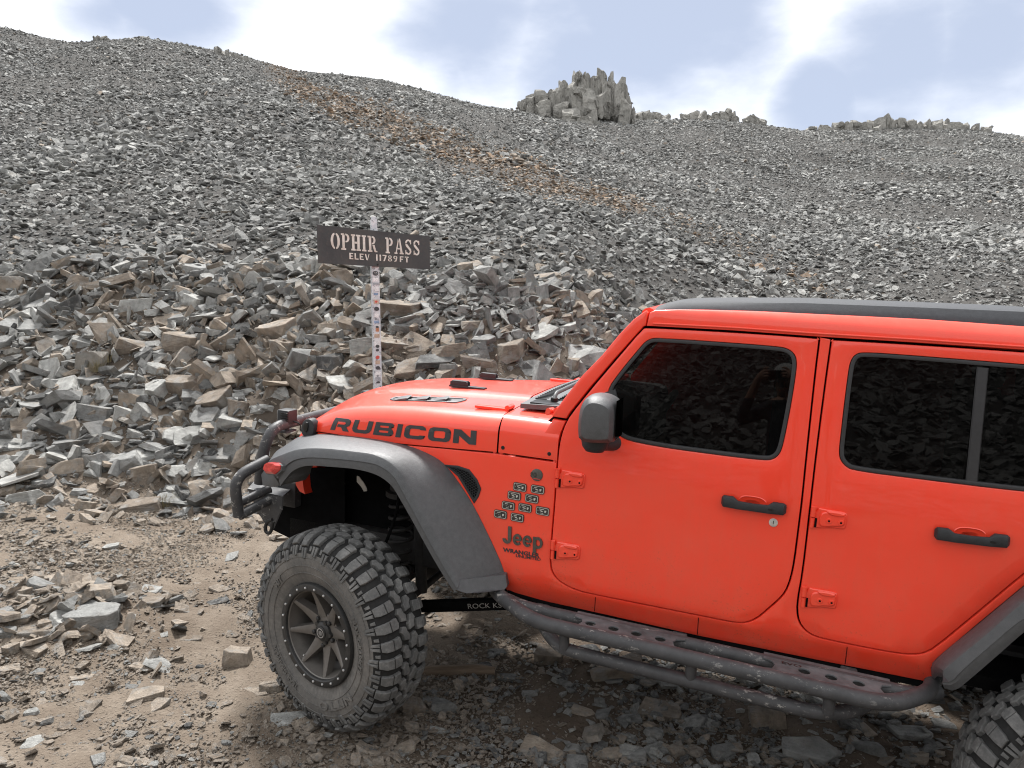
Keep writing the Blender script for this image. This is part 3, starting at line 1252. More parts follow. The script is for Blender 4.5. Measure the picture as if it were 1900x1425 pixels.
# sill cross seams
for px0, py0, px1, py1 in ((1105, 1108, 1103, 1134), (1296, 1146, 1294, 1177), (1572, 1200, 1568, 1232)):
    a, b_ = S(px0, py0), S(px1, py1)
    bm = bmesh.new()
    add_tube(bm, [Vector(a) + Vector((0, -.0005, 0)), Vector((a[0] * .5 + b_[0] * .5, side(0.5 * (a[0] + b_[0]) , .5 * (a[2] + b_[2])) - .0005, .5 * (a[2] + b_[2]))), Vector(b_) + Vector((0, -.0005, 0))], .0014, 6)
    bm_obj('sill_seam', bm, M['under'], car)

# windows: rubber surround, glass
for dr, W, lab in ((fd, w1, 'f'), (rd, w2, 'r')):
    panel('window_seal', offset(W, .0015), [offset(W, .0165)], M['rubber'], dr, edge=.003, thick=.02, lift=.002, grid=.2)
    panel('window_glass', offset(W, .0155), [], M['glass'], dr, edge=.0005, thick=.004, lift=-.010, grid=.9, smooth=15)
    # raised lip of bodywork around the opening
a, b_ = S(1824, 682), S(1803, 893)
bm = bmesh.new()
for t0, t1 in ((0, 1),):
    c = [Vector(a) * (1 - t) + Vector(b_) * t for t in (0, .5, 1)]
    vs = []
    for sx in (-.019, .019):
        vs.append([bm.verts.new((p.x + sx, side(p.x, p.z) + .004, p.z)) for p in c] + [bm.verts.new((p.x + sx * .8, side(p.x, p.z) - .001, p.z)) for p in c])
    for k in range(2):
        bm.faces.new((vs[0][k], vs[0][k + 1], vs[0][k + 4], vs[0][k + 3]))
        bm.faces.new((vs[1][k], vs[1][k + 1], vs[1][k + 4], vs[1][k + 3]))
        bm.faces.new((vs[0][k + 3], vs[0][k + 4], vs[1][k + 4], vs[1][k + 3]))
bm_obj('window_divider', bm, M['rubber'], rd)

# windscreen frame (pillar) and roof side rail
pil = ccw(XZ([(1023, 773), (1040, 748), (1060, 722), (1080, 697), (1117, 659), (1150, 619), (1176, 592), (1199, 575.5), (1203, 580), (1197.5, 604.5), (1194, 605.5), (1138, 668), (1096, 717), (1056, 767), (1050, 777)]))


def side_pillar(x, z):
    return side(x, z)


panel('windscreen_pillar', pil, [], M['red'], car, edge=.007, thick=.05, grid=.03)
rail = ccw(XZ([(1200, 604.5), (1206, 580), (1215, 575.5), (1260, 574), (1312, 575), (1400, 577.5), (1493, 582), (1600, 587), (1719, 593), (1900, 606)]) + [(3.3, 1.935), (3.78, 1.925), (3.78, 1.862)] + XZ([(2100, 663.5), (1900, 649), (1700, 635.5), (1525, 625), (1360, 613)]))


def side_rail(x, z):
    return side(x, z) - .004 + .9 * max(0, z - 1.885) ** 1.0 * min(1, max(0, z - 1.875) * 22)


panel('roof_rail', rail, [], M['red'], car, surf=side_rail, edge=.004, thick=.05, grid=.02)
# drip channel bead along the rail
bm = bmesh.new()
add_tube(bm, [Vector((x_, side(x_, z_) - .0075, z_)) for x_, z_ in XZ([(1212, 600), (1360, 607.5), (1525, 619), (1700, 629.5), (1900, 643)])], .004, 8)
bm_obj('drip_rail', bm, M['red'], car)

# fabric roof: crowned slab with rounded shoulders
bm = bmesh.new()
rows = []
for x_ in [1.30, 1.325, 1.36, 1.42, 1.6, 1.9, 2.3, 2.7, 3.1, 3.5, 3.78]:
    zt = float(np.interp(x_, [1.30, 1.325, 1.36, 1.42, 1.8, 2.65, 3.78], [1.893, 1.915, 1.930, 1.940, 1.968, 1.990, 1.975]))
    zb_ = float(np.interp(x_, [1.30, 1.42, 1.8, 2.65, 3.78], [1.880, 1.890, 1.905, 1.922, 1.915]))
    prof = [(-.678, zb_), (-.675, zb_ + .010), (-.658, zb_ * .45 + zt * .55), (-.64, zt - .008), (-.60, zt - .001), (-.3, zt + .007), (0, zt + .012), (.3, zt + .007), (.60, zt - .001), (.64, zt - .008), (.658, zb_ * .45 + zt * .55), (.675, zb_ + .01), (.678, zb_)]
    rows.append([bm.verts.new((x_, y_, z_)) for y_, z_ in prof])
for a, b_ in zip(rows, rows[1:]):
    for k in range(len(a) - 1):
        bm.faces.new((a[k], a[k + 1], b_[k + 1], b_[k]))
bm.faces.new(rows[0][::-1])
bm.faces.new(rows[-1])
bm_obj('fabric_roof', bm, M['roof'], car, 35)
bm = bmesh.new()
add_box(bm, (2.54, 0, 1.875), (2.46, 1.36, .03))
bm_obj('roof_frame', bm, M['under'], car)


# ---- hood and cowl, lofted
def lerp(x, xs, ys):
    return float(np.interp(x, xs, ys))


def hood_section(x, zdrop=0.0, rw=.10):
    zb = lerp(x, [-.50, -.436, -.331, .2, .686, .99], [1.10, 1.131, 1.170, 1.192, 1.230, 1.236])
    hw = abs(side(x, 1.2))
    zc = lerp(x, [-.50, -.475, -.44, -.38, -.30, -.18, 0, .3, .7, .99], [1.15, 1.215, 1.262, 1.302, 1.338, 1.372, 1.394, 1.413, 1.428, 1.432])
    crown = lerp(x, [-.5, .1, .7], [.078, .050, .036])
    zs = zc - crown                                  # height of the top beside the shoulder
    rh = lerp(x, [-.5, -.3, .2, .7], [.05, .075, .085, .085])
    P = [(hw, zb), (hw + .001, zb + .35 * (zs - rh - zb)), (hw - .001, zs - rh)]
    for k in range(1, 8):
        a = k / 8 * PI / 2
        P.append((hw - .001 - rw * (1 - math.cos(a)), zs - rh + rh * math.sin(a)))
    hb = lerp(x, [-.5, .7], [.23, .31])              # edge of the raised centre
    up = lerp(x, [-.40, -.15, .1, .7], [0, .010, .018, .018])
    for y_ in [hw - rw - .02, hb + .09, hb + .06, hb + .03, hb, hb - .05, .2, .1, 0]:
        t = min(1, max(0, 1 - y_ / (hw - rw)))
        b_ = min(1, max(0, (hb + .075 - y_) / .075))
        P.append((y_, zs + (crown - up) * (1 - (y_ / (hw - rw)) ** 2) + up * (b_ * b_ * (3 - 2 * b_))))
    return P


def loft(name, xs, mat, parent, xf=None, **kw):
    bm = bmesh.new()
    rows = []
    for x_ in xs:
        P = hood_section(x_, **kw)
        full = [(-a, z_) for a, z_ in P] + [(a, z_) for a, z_ in P[-2::-1]]
        rows.append([bm.verts.new((x_ if xf is None else xf(x_, y_, z_), y_, z_)) for y_, z_ in full])
    for a, b_ in zip(rows, rows[1:]):
        for k in range(len(a) - 1):
            bm.faces.new((a[k], a[k + 1], b_[k + 1], b_[k]))
    for r_ in (rows[0], rows[-1]):
        b2_ = [bm.verts.new((v.co.x + (.02 if r_ is rows[0] else -.02), v.co.y * .985, v.co.z - .02)) for v in r_]
        for k in range(len(r_) - 1):
            bm.faces.new((r_[k], r_[k + 1], b2_[k + 1], b2_[k]))
    # turn the lower side edge under
    return bm_obj(name, bm, mat, parent, 50)


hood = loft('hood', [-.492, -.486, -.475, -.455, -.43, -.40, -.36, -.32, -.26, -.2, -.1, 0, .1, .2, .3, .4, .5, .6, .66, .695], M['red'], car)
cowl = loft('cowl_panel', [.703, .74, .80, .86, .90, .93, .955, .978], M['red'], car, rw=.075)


def top_z(x, y):
    P = hood_section(x)[::-1]
    ys_ = [p[0] for p in P]
    return float(np.interp(abs(y), ys_, [p[1] for p in P]))


# cowl side corner, flush with the door
cs = ccw(XZ([(983, 846), (1012, 800), (1026, 778), (1049, 782), (1040, 803), (1034, 826), (1032.5, 851)]))
panel('cowl_corner', cs, [], M['red'], car, edge=.004, thick=.03, lift=.0025)
# dark underlayer beneath the hood gap
bm = bmesh.new()
add_box(bm, (.30, 0, 1.12), (1.40, 1.16, .10))
bm_obj('engine_bay_floor', bm, M['under'], car)

# cowl grille with slats, black frame
cg = empty('cowl_grille', parent=car)


def gz_(x, y):
    return 1.4335 + .012 * (1 - (y / .55) ** 2) + (x - .78) * .05


bm = bmesh.new()
nx_, ny_ = 8, 20
gv = [[bm.verts.new((.735 + .215 * i / nx_, -.60 + 1.2 * j / ny_, gz_(.735 + .215 * i / nx_, -.60 + 1.2 * j / ny_))) for j in range(ny_ + 1)] for i in range(nx_ + 1)]
for i in range(nx_):
    for j in range(ny_):
        bm.faces.new((gv[i][j], gv[i + 1][j], gv[i + 1][j + 1], gv[i][j + 1]))
ex = bmesh.ops.extrude_face_region(bm, geom=bm.faces[:])
bmesh.ops.translate(bm, vec=(0, 0, -.022), verts=[v for v in ex['geom'] if isinstance(v, bmesh.types.BMVert)])
bm_obj('grille_tray', bm, M['cowl'], cg, 40)
slat0 = None
for row_, (xa, xb_) in enumerate(((.765, .815), (.872, .925))):
    for j in range(26):
        y_ = -.46 + j * .036
        if slat0 is None:
            bm = bmesh.new()
            add_box(bm, (0, 0, 0), (.056, .013, .006), bevel=.0015)
            slat0 = bm_obj('slat', bm, M['screw'], cg)
            o = slat0
        else:
            o = slat0.copy()
            COL.objects.link(o)
        o.location = ((xa + xb_) / 2, y_, gz_((xa + xb_) / 2, y_) + .0015)
bm = bmesh.new()
bx0, bx1, by0, by1 = .775, .93, -.585, -.475
add_box(bm, ((bx0 + bx1) / 2, (by0 + by1) / 2, gz_(.85, -.53) - .004), (bx1 - bx0, by1 - by0, .012), bevel=.004)
bm_obj('drain_tray', bm, M['screw'], cg)

# wiper
wp = empty('windscreen_wiper', parent=car)
tube_obj('wiper_arm', fillet([(.865, -.50, 1.442), (.862, -.47, 1.475), (.872, -.38, 1.482), (.895, -.05, 1.50), (.945, .28, 1.535)], .03), [.009] * 0 or .010, M['cowl'], wp, 8)
tube_obj('wiper_blade', [(.905, -.20, 1.490), (.915, .05, 1.512), (.955, .42, 1.560)], .009, M['plastic'], wp, 8)
bm = bmesh.new()
add_disc_prism(bm, (.865, -.50, 1.435), (0, 0, 1), .017, .022)
bm_obj('wiper_pivot', bm, M['screw'], wp)

# windscreen glass between the pillars, top frame
bm = bmesh.new()
pb, pt = (.955, 1.452), (1.292, 1.868)
vs = [bm.verts.new(p) for p in ((pb[0], -.66, pb[1]), (pb[0], .66, pb[1]), (pt[0], .63, pt[1]), (pt[0], -.63, pt[1]))]
bm.faces.new(vs)
bm_obj('windscreen_glass', bm, M['glass'], car)
bm = bmesh.new()
add_tube(bm, [(1.30, -.70, 1.875), (1.298, 0, 1.895), (1.30, .70, 1.875)], .030, 12)
bm_obj('windscreen_header', bm, M['red'], car)
bm = bmesh.new()
add_tube(bm, [(.955, -.755, 1.44), (.95, 0, 1.452), (.955, .755, 1.44)], .018, 10)
bm_obj('windscreen_sill', bm, M['red'], car)

# far side of the body, closing the shell
bm = bmesh.new()
pf = [(-.45, 1.17), (.2, 1.19), (.98, 1.235), (.98, 1.45), (1.29, 1.89), (3.78, 1.93), (3.78, .7), (3.55, .8), (3.4, 1.05), (2.6, 1.05), (2.45, .58), (.8, .58), (.6, .95), (.4, 1.08), (-.3, 1.08), (-.45, .95)]
holeA = [(1.30, 1.36), (1.45, 1.75), (1.92, 1.76), (1.90, 1.36)]
fv = [bm.verts.new((x_, -side(x_, z_) - .004, z_)) for x_, z_ in pf]
bm.faces.new(fv)
bm_obj('far_body_side', bm, M['red'], car)
bm = bmesh.new()
for P in ([(1.22, 1.36), (1.46, 1.77), (1.92, 1.78), (1.90, 1.36)], [(2.05, 1.36), (2.06, 1.78), (2.85, 1.78), (2.85, 1.36)]):
    bm.faces.new([bm.verts.new((x_, -side(x_, z_) + .004, z_)) for x_, z_ in P])
bm_obj('far_window_glass', bm, M['rubber'], car)
bm = bmesh.new()
bm.faces.new([bm.verts.new(p) for p in ((3.78, -.75, .7), (3.78, .75, .7), (3.78, .70, 1.93), (3.78, -.70, 1.93))])
bm_obj('tailgate', bm, M['red'], car)

# hood fittings
def hood_place(px, py, y):
    p = at(px, py, y=y)
    return p[0], y, top_z(p[0], y)


# tie-down bumpers
for i, (xx, yy) in enumerate(((.307, -.205), (.307, .205))):
    bm = bmesh.new()
    zz = top_z(xx, yy) + .002
    add_box(bm, (xx, yy, zz + .004), (.20, .045, .012), bevel=.004)
    add_box(bm, (xx - .045, yy - .0155, zz + .018), (.10, .010, .024), bevel=.004)
    add_box(bm, (xx - .045, yy + .0155, zz + .018), (.10, .010, .024), bevel=.004)
    add_box(bm, (xx - .045, yy, zz + .030), (.085, .040, .008), bevel=.003)
    bm_obj('windscreen_rest', bm, M['plastic'], car, 45)

# hood vents with three scoops
for sgn in (-1, 1):
    vp = empty('hood_vent', parent=car)
    x0_, x1_, yc = -.005, .405, -.46
    bm = bmesh.new()
    n_ = 12
    pts = [(x0_ + .03, -.500), (x0_, -.480), (x0_ + .005, -.430), (x0_ + .035, -.420), (x1_ - .05, -.405), (x1_ - .02, -.410), (x1_, -.44), (x1_ - .02, -.510), (x1_ - .05, -.520)]
    pts = [(a, -sgn * b_) for a, b_ in pts]
    pts = chaikin(pts, 1)
    o = panel('vent_frame', pts, [offset(ccw(pts), .016)], M['cowl'], vp, surf=top_z, axis='z', lift=.006, thick=.012, edge=.003, grid=.3)
    o = panel('vent_floor', offset(ccw(pts), .014), [], M['cowl'], vp, surf=top_z, axis='z', lift=.0015, thick=.003, edge=.001, grid=.1)
    for k in range(3):
        bm = bmesh.new()
        xa = x0_ + .075 + k * .105
        yA, yB = (.425, .505)
        zz = top_z(xa, yA)
        pr = [(xa - .05, 0.0), (xa + .015, .0005), (xa + .030, .012), (xa + .020, .0125), (xa - .02, .007)]
        va = [bm.verts.new((a, sgn * yA, top_z(a, yA) + .003 + h_)) for a, h_ in pr]
        vb = [bm.verts.new((a + .012, sgn * yB, top_z(a, yB) + .003 + h_)) for a, h_ in pr]
        for i in range(5):
            bm.faces.new((va[i], va[(i + 1) % 5], vb[(i + 1) % 5], vb[i]))
        bm.faces.new(va)
        bm.faces.new(vb[::-1])
        bm_obj('scoop', bm, M['cowl'], vp)
        bm = bmesh.new()
        add_box(bm, (xa + .042, sgn * .465, top_z(xa, .465) + .0035), (.018, .070, .004), bevel=.001)
        bm_obj('vent_opening', bm, M['screw'], vp)

# hood hinges
for sgn in (-1, 1):
    hg = empty('hood_hinge', parent=car)
    bm = bmesh.new()
    yy = sgn * .60
    add_box(bm, (.60, yy, top_z(.60, .60) + .006), (.16, .05, .014), bevel=.005)
    bm_obj('hinge_leaf', bm, M['red'], hg, 50)
    bm = bmesh.new()
    add_disc_prism(bm, (.685, yy - .035, top_z(.66, .60) + .014), (0, 1, 0), .012, .07)
    bm_obj('hinge_barrel', bm, M['red'], hg, 50)
bm = bmesh.new()
add_disc_prism(bm, tuple(at(1019, 765, y=-.74)), (-.45, -.85, .0), .012, .012, 20)
add_disc_prism(bm, tuple(at(1026, 762, y=-.73)), (-.45, -.85, .0), .014, .03, 20)
bm_obj('windscreen_hinge', bm, M['red'], car, 50)

# small slots on the cowl top and side screws
for px, py in ((957, 768), (995, 776)):
    p = at(px, py, y=-.70)
    bm = bmesh.new()
    add_box(bm, (p[0], -.70, top_z(p[0], -.70) + .0005), (.026, .012, .003), bevel=.001)
    bm_obj('cowl_slot', bm, M['under'], car)


def side_disc(name, px, py, r, h, mat, parent, seg=24, inner_r=None, inner_mat=None):
    p = S(px, py)
    t = bmesh.new()
    n = Vector((0, -1, .05))
    add_tube(t, [Vector(p) + Vector((0, .002, 0)), Vector(p) + n * h * .75, Vector(p) + n * h], [r, r, r * .85], seg)
    return bm_obj(name, t, mat, parent, 40)


for px, py in ((933.5, 830.5), (1019.5, 842)):
    o = side_disc('side_screw', px, py, .0085, .005, M['screw'], car)

# hood catch near the front corner
hc = empty('hood_catch', parent=car)
bm = bmesh.new()
pts = [S(566, 808), S(563, 790), S(570, 777), S(580, 775), S(588, 783), S(588, 803), S(580, 810)]
P2 = ccw([(p[0], p[2]) for p in pts])
bm.free()
panel('catch_body', chaikin(P2, 1), [], M['plastic'], hc, lift=.028, thick=.045, edge=.008, grid=.1)
pts = [S(570, 800), S(569, 785), S(575, 780), S(579, 784), S(577, 800)]
panel('catch_strap', chaikin(ccw([(p[0], p[2]) for p in pts]), 1), [], M['screw'], hc, lift=.034, thick=.01, edge=.003, grid=.1)


# ---- lettering helpers
def glyph_mesh(name, polys, place, depth, mat, parent):
    """polys: list of closed 2D outlines; place maps (u, v, h) to 3D"""
    bm = bmesh.new()
    for P in polys:
        P = ccw(P)
        vs = [Vector(p) for p in P]
        r = delaunay_2d_cdt(vs, [(i, (i + 1) % len(P)) for i in range(len(P))], [], 0, 1e-7)
        tv = [bm.verts.new(place(p.x, p.y, depth)) for p in r[0]]
        for f in r[2]:
            c = sum((r[0][i] for i in f), Vector((0, 0))) / len(f)
            if inside(P, c.x, c.y):
                bm.faces.new([tv[i] for i in f])
        a = [bm.verts.new(place(p[0], p[1], depth)) for p in P]
        b_ = [bm.verts.new(place(p[0], p[1], -.001)) for p in P]
        for i in range(len(P)):
            bm.faces.new((a[i], a[(i + 1) % len(P)], b_[(i + 1) % len(P)], b_[i]))
    bmesh.ops.remove_doubles(bm, verts=bm.verts, dist=1e-6)
    return bm_obj(name, bm, mat, parent, 30)


def font_mesh(name, text, place, size, mat, parent, sx=1.0, bold=0.0, depth=.002, align='LEFT', spacing=1.0):
    cu = bpy.data.curves.new(name, 'FONT')
    cu.body = text
    cu.size = 1.0
    cu.offset = bold
    cu.extrude = .5
    cu.align_x = align
    cu.space_character = spacing
    cu.resolution_u = 3
    tmp = bpy.data.objects.new('tmp_text', cu)
    me = bpy.data.meshes.new_from_object(tmp)
    bpy.data.objects.remove(tmp)
    for v in me.vertices:
        u, vv, h_ = v.co.x * size * sx, v.co.y * size, (v.co.z + .5) * depth
        v.co = place(u, vv, h_)
    me.name = name
    return link(name, me, mat, parent)


def arc(cx, cy, rx, ry, a0, a1, n=8):
    return [(cx + rx * math.cos(rad(a0 + (a1 - a0) * k / n)), cy + ry * math.sin(rad(a0 + (a1 - a0) * k / n))) for k in range(n + 1)]


def band(cx, cy, rx, ry, tx, ty, a0, a1, n=8):
    return arc(cx, cy, rx, ry, a0, a1, n) + arc(cx, cy, rx - tx, ry - ty, a1, a0, n)


def R4(x0, y0, x1, y1):
    return [(x0, y0), (x1, y0), (x1, y1), (x0, y1)]


# wide block letters, unit height 1, stroke .26, drawn as closed outlines
T_ = .27


def wide_letters(word):
    polys, u = [], 0.0
    for ch in word:
        w_ = 1.62
        if ch == 'I':
            w_ = .42
            polys.append([(u, 0), (u + .40, 0), (u + .40, 1), (u, 1)])
        elif ch == 'R':
            polys += [[(u, 0), (u + .40, 0), (u + .40, .74), (u + 1.05, .74), (u + 1.14, .66), (u + 1.14, .60), (u + 1.05, .52), (u + .50, .52), (u + .50, .30), (u + .86, .30), (u + 1.12, 0), (u + 1.62, 0), (u + 1.28, .34),
                       (u + 1.48, .44), (u + 1.54, .55), (u + 1.54, .78), (u + 1.42, .93), (u + 1.2, 1), (u, 1)]]
        elif ch == 'U':
            polys += [[(u, 1), (u, .30), (u + .12, .10), (u + .36, 0), (u + 1.24, 0), (u + 1.48, .10), (u + 1.60, .30), (u + 1.60, 1), (u + 1.20, 1), (u + 1.20, .34), (u + 1.10, .26), (u + .50, .26), (u + .40, .34), (u + .40, 1)]]
        elif ch == 'B':
            polys += [[(u, 0), (u + 1.26, 0), (u + 1.48, .08), (u + 1.56, .24), (u + 1.52, .42), (u + 1.36, .52), (u + 1.48, .62), (u + 1.52, .78), (u + 1.42, .94), (u + 1.2, 1), (u, 1), (u, .62), (u + .40, .62), (u + .40, .77), (u + 1.04, .77), (u + 1.10, .70), (u + 1.04, .62),
                       (u + .40, .62), (u, .615), (u, .405), (u + .40, .40), (u + 1.08, .40), (u + 1.14, .32), (u + 1.08, .23), (u + .40, .23), (u + .40, .39), (u, .395)]]
        elif ch == 'C':
            polys += [[(u + 1.60, .70), (u + 1.20, .70), (u + 1.10, .76), (u + .50, .76), (u + .40, .68), (u + .40, .32), (u + .50, .24), (u + 1.10, .24), (u + 1.20, .30), (u + 1.60, .30), (u + 1.54, .10), (u + 1.32, 0), (u + .30, 0),
                       (u + .08, .10), (u, .28), (u, .72), (u + .08, .90), (u + .30, 1), (u + 1.32, 1), (u + 1.54, .90)]]
        elif ch == 'O':
            polys += [[(u + .80, 0), (u + 1.32, 0), (u + 1.54, .10), (u + 1.62, .28), (u + 1.62, .72), (u + 1.54, .90), (u + 1.32, 1), (u + .80, 1), (u + .80, .76), (u + 1.12, .76), (u + 1.22, .68), (u + 1.22, .32), (u + 1.12, .24), (u + .80, .24)],
                      [(u + .802, 0), (u + .30, 0), (u + .08, .10), (u, .28), (u, .72), (u + .08, .90), (u + .30, 1), (u + .802, 1), (u + .802, .76), (u + .50, .76), (u + .40, .68), (u + .40, .32), (u + .50, .24), (u + .802, .24)]]
        elif ch == 'N':
            polys += [[(u, 0), (u + .40, 0), (u + .40, .56), (u + 1.12, 0), (u + 1.60, 0), (u + 1.60, 1), (u + 1.20, 1), (u + 1.20, .46), (u + .50, 1), (u, 1)]]
        u += w_ + .20
    return polys, u - .20


# split B into simple strokes so its counters stay open
def letters_word(word):
    polys, u = [], 0
    for ch in word:
        if ch == 'B':
            polys += [R4(u, 0, u + .40, 1), R4(u + .401, .77, u + 1.30, 1), R4(u + .401, .40, u + 1.34, .615), R4(u + .401, 0, u + 1.34, .23),
                      [(u + 1.301, .77), (u + 1.12, .77), (u + 1.12, .615), (u + 1.341, .615), (u + 1.50, .70), (u + 1.50, .88), (u + 1.301, 1)],
                      [(u + 1.341, 0), (u + 1.50, .08), (u + 1.58, .22), (u + 1.54, .38), (u + 1.42, .52), (u + 1.341, .58), (u + 1.341, .40), (u + 1.16, .40), (u + 1.16, .23), (u + 1.341, .23)]]
            u += 1.78
        else:
            p, wd = wide_letters(ch)
            polys += [[(a + u, b_) for a, b_ in P] for P in p]
            u += wd + .20
    return polys, u - .20


rp, rw_ = letters_word('RUBICON')
TL, TR, BL, BR = S(621, 775), S(886, 799), S(613, 797), S(884, 825.5)
q2 = [Vector((p[0], p[2])) for p in (TL, TR, BL, BR)]


def rub(u, v, h_):
    a = u / rw_
    p = (q2[2] * (1 - a) + q2[3] * a) * (1 - v) + (q2[0] * (1 - a) + q2[1] * a) * v
    hw = abs(side(p.x, 1.2))
    P = hood_section(p.x)[:11]
    zz = [k[1] for k in P]
    yy_ = float(np.interp(p.y, zz, [k[0] for k in P]))
    return Vector((p.x, -yy_ - h_, p.y))


# densify outlines so the decal follows the rounded hood side
def dens(P, n=3):
    o = []
    for i in range(len(P)):
        a, b_ = P[i], P[(i + 1) % len(P)]
        for k in range(n):
            o.append((a[0] + (b_[0] - a[0]) * k / n, a[1] + (b_[1] - a[1]) * k / n))
    return o


glyph_mesh('hood_lettering', [dens(P) for P in rp], rub, .0022, M['letter'], car)


def side_place(px, py, px2, py2, lift=.001):
    """text frame on the body side from photo point to photo point"""
    a, b_ = S(px, py), S(px2, py2)
    d = Vector((b_[0] - a[0], b_[2] - a[2]))
    e = d.normalized()
    f = Vector((-e.y, e.x))

    def pl(u, v, h_):
        p = Vector((a[0], a[2])) + e * u + f * v
        return Vector((p.x, side(p.x, p.y) - lift - h_, p.y))
    return pl, d.length


pl, ln = side_place(933, 1006.5, 1007, 1019)
EE = lambda u: [band(u + .28, .33, .28, .33, .15, .14, 0, 180, 12), band(u + .28, .33, .28, .33, .15, .14, 180, 318, 10), R4(u + .10, .27, u + .52, .375)]
JP = [R4(.34, .26, .55, 1.02), band(.275, .27, .275, .27, .20, .17, 180, 360, 12)] + EE(.66) + EE(1.28) + [R4(1.92, -.30, 2.11, .64), band(2.22, .33, .29, .33, .15, .14, -180, 0, 12), band(2.22, .33, .29, .33, .15, .14, 0, 180, 12)]
kj = ln / 2.51
glyph_mesh('maker_badge', [[(a * kj, b_ * kj * 1.02) for a, b_ in P] for P in JP], pl, .006, M['badge'], car)
pl, ln = side_place(934, 1023, 1006, 1035)
font_mesh('model_lettering', 'WRANGLER', pl, ln * .135, M['letter'], car, sx=1.26, bold=.03, depth=.0015)
pl, ln = side_place(957, 1033, 1007, 1041)
font_mesh('model_lettering', 'UNLIMITED', pl, ln * .14, M['letter'], car, sx=1.30, bold=.014, depth=.0015)

# round badge and nine small plates
rb = empty('round_badge', parent=car)
side_disc('badge_disc', 996.5, 881, .0265, .006, M['badge'], rb, 36)
pl, ln = side_place(985, 884, 1008, 886, .0065)
font_mesh('badge_number', '80', pl, .030, M['plate'], rb, bold=.02, depth=.001, sx=.95)
bm = bmesh.new()
p = S(997, 888)
add_box(bm, (p[0], p[1] - .0068, p[2]), (.030, .002, .003))
bm_obj('badge_stripe', bm, M['lens'], rb)
for i, (px, py) in enumerate(((965, 903.5), (998, 908), (954.5, 919.5), (987, 925), (943.5, 938), (974.5, 942), (1007, 948), (929, 954), (960, 960))):
    bp = empty('trail_badge', parent=car)
    c = S(px, py)
    c2 = S(px + 14, py + 2.6)
    e = Vector((c2[0] - c[0], c2[2] - c[2])).normalized()
    f = Vector((-e.y, e.x))

    def bpl(u, v, h_, c=c, e=e, f=f):
        q_ = Vector((c[0], c[2])) + e * u + f * v
        return Vector((q_.x, side(q_.x, q_.y) - .001 - h_, q_.y))

    def rr(w_, h_, r_, n=4):
        o = []
        for cx_, cy_, a0 in ((w_ - r_, h_ - r_, 0), (-w_ + r_, h_ - r_, 90), (-w_ + r_, -h_ + r_, 180), (w_ - r_, -h_ + r_, 270)):
            for k in range(n + 1):
                a = rad(a0 + 90 * k / n)
                o.append((cx_ + r_ * math.cos(a), cy_ + r_ * math.sin(a)))
        return o
    glyph_mesh('plate_rim', [rr(.0315, .0185, .009)], bpl, .0035, M['plate'], bp)
    O, I = rr(.0285, .0158, .007), rr(.0262, .0138, .006)
    bm = bmesh.new()
    for k in range(len(O)):
        k2 = (k + 1) % len(O)
        bm.faces.new([bm.verts.new(bpl(*q_, .0042)) for q_ in (O[k], O[k2], I[k2], I[k])])
    bm_obj('plate_line', bm, M['plateline'], bp)
    r5 = random.Random(i)
    marks = [R4(-.016, .0065, -.004 + r5.uniform(0, .014), .0090), R4(-.010, -.0105, .004, -.0085),
             [(.009, .004), (.018, .005), (.0175, -.001), (.014, -.006), (.0095, -.0055)],
             [(-.014, .003), (-.004, r5.uniform(-.004, .003)), (.004, r5.uniform(-.004, .001)), (.0035, -.0035), (-.006, -.003)],
             [(-.0225, .0015), (-.0205, .0028), (-.0190, .0010), (-.0205, -.0010), (-.0222, -.0002)]]
    glyph_mesh('plate_relief', marks, lambda u, v, h_: bpl(u, v, .0036 + max(0, h_)), .0006, M['plateline'], bp)

# ---- fender vent
fv = empty('fender_vent', parent=car)
VO = ccw(XZ([(826, 862), (850, 864), (871, 871), (886, 890), (893, 907), (888, 922), (880, 934), (873, 922), (850, 884)]))
panel('vent_frame', VO, [offset(VO, .012)], M['plastic'], fv, lift=.006, thick=.02, edge=.003, grid=.3)
panel('vent_backing', offset(VO, .010), [], M['under'], fv, lift=.003, thick=.006, edge=.001, grid=.3)
bm = bmesh.new()
VI = offset(VO, .010)
hexr = .0072
for i in range(-30, 30):
    for j in range(-30, 30):
        cx_ = VO[0][0] + i * hexr * 1.5
        cz_ = VO[0][1] + (j + .5 * (i % 2)) * hexr * 1.732
        if not inside(VI, cx_, cz_):
            continue
        for k in range(6):
            a0, a1_ = k * PI / 3, (k + 1) * PI / 3
            q_ = []
            for a, r_ in ((a0, hexr), (a1_, hexr), (a1_, hexr * .80), (a0, hexr * .80)):
                X_, Z_ = cx_ + r_ * math.cos(a), cz_ + r_ * math.sin(a)
                q_.append(bm.verts.new((X_, side(X_, Z_) - .0055, Z_)))
            bm.faces.new(q_)
bm_obj('vent_mesh', bm, M['plastic'], fv)

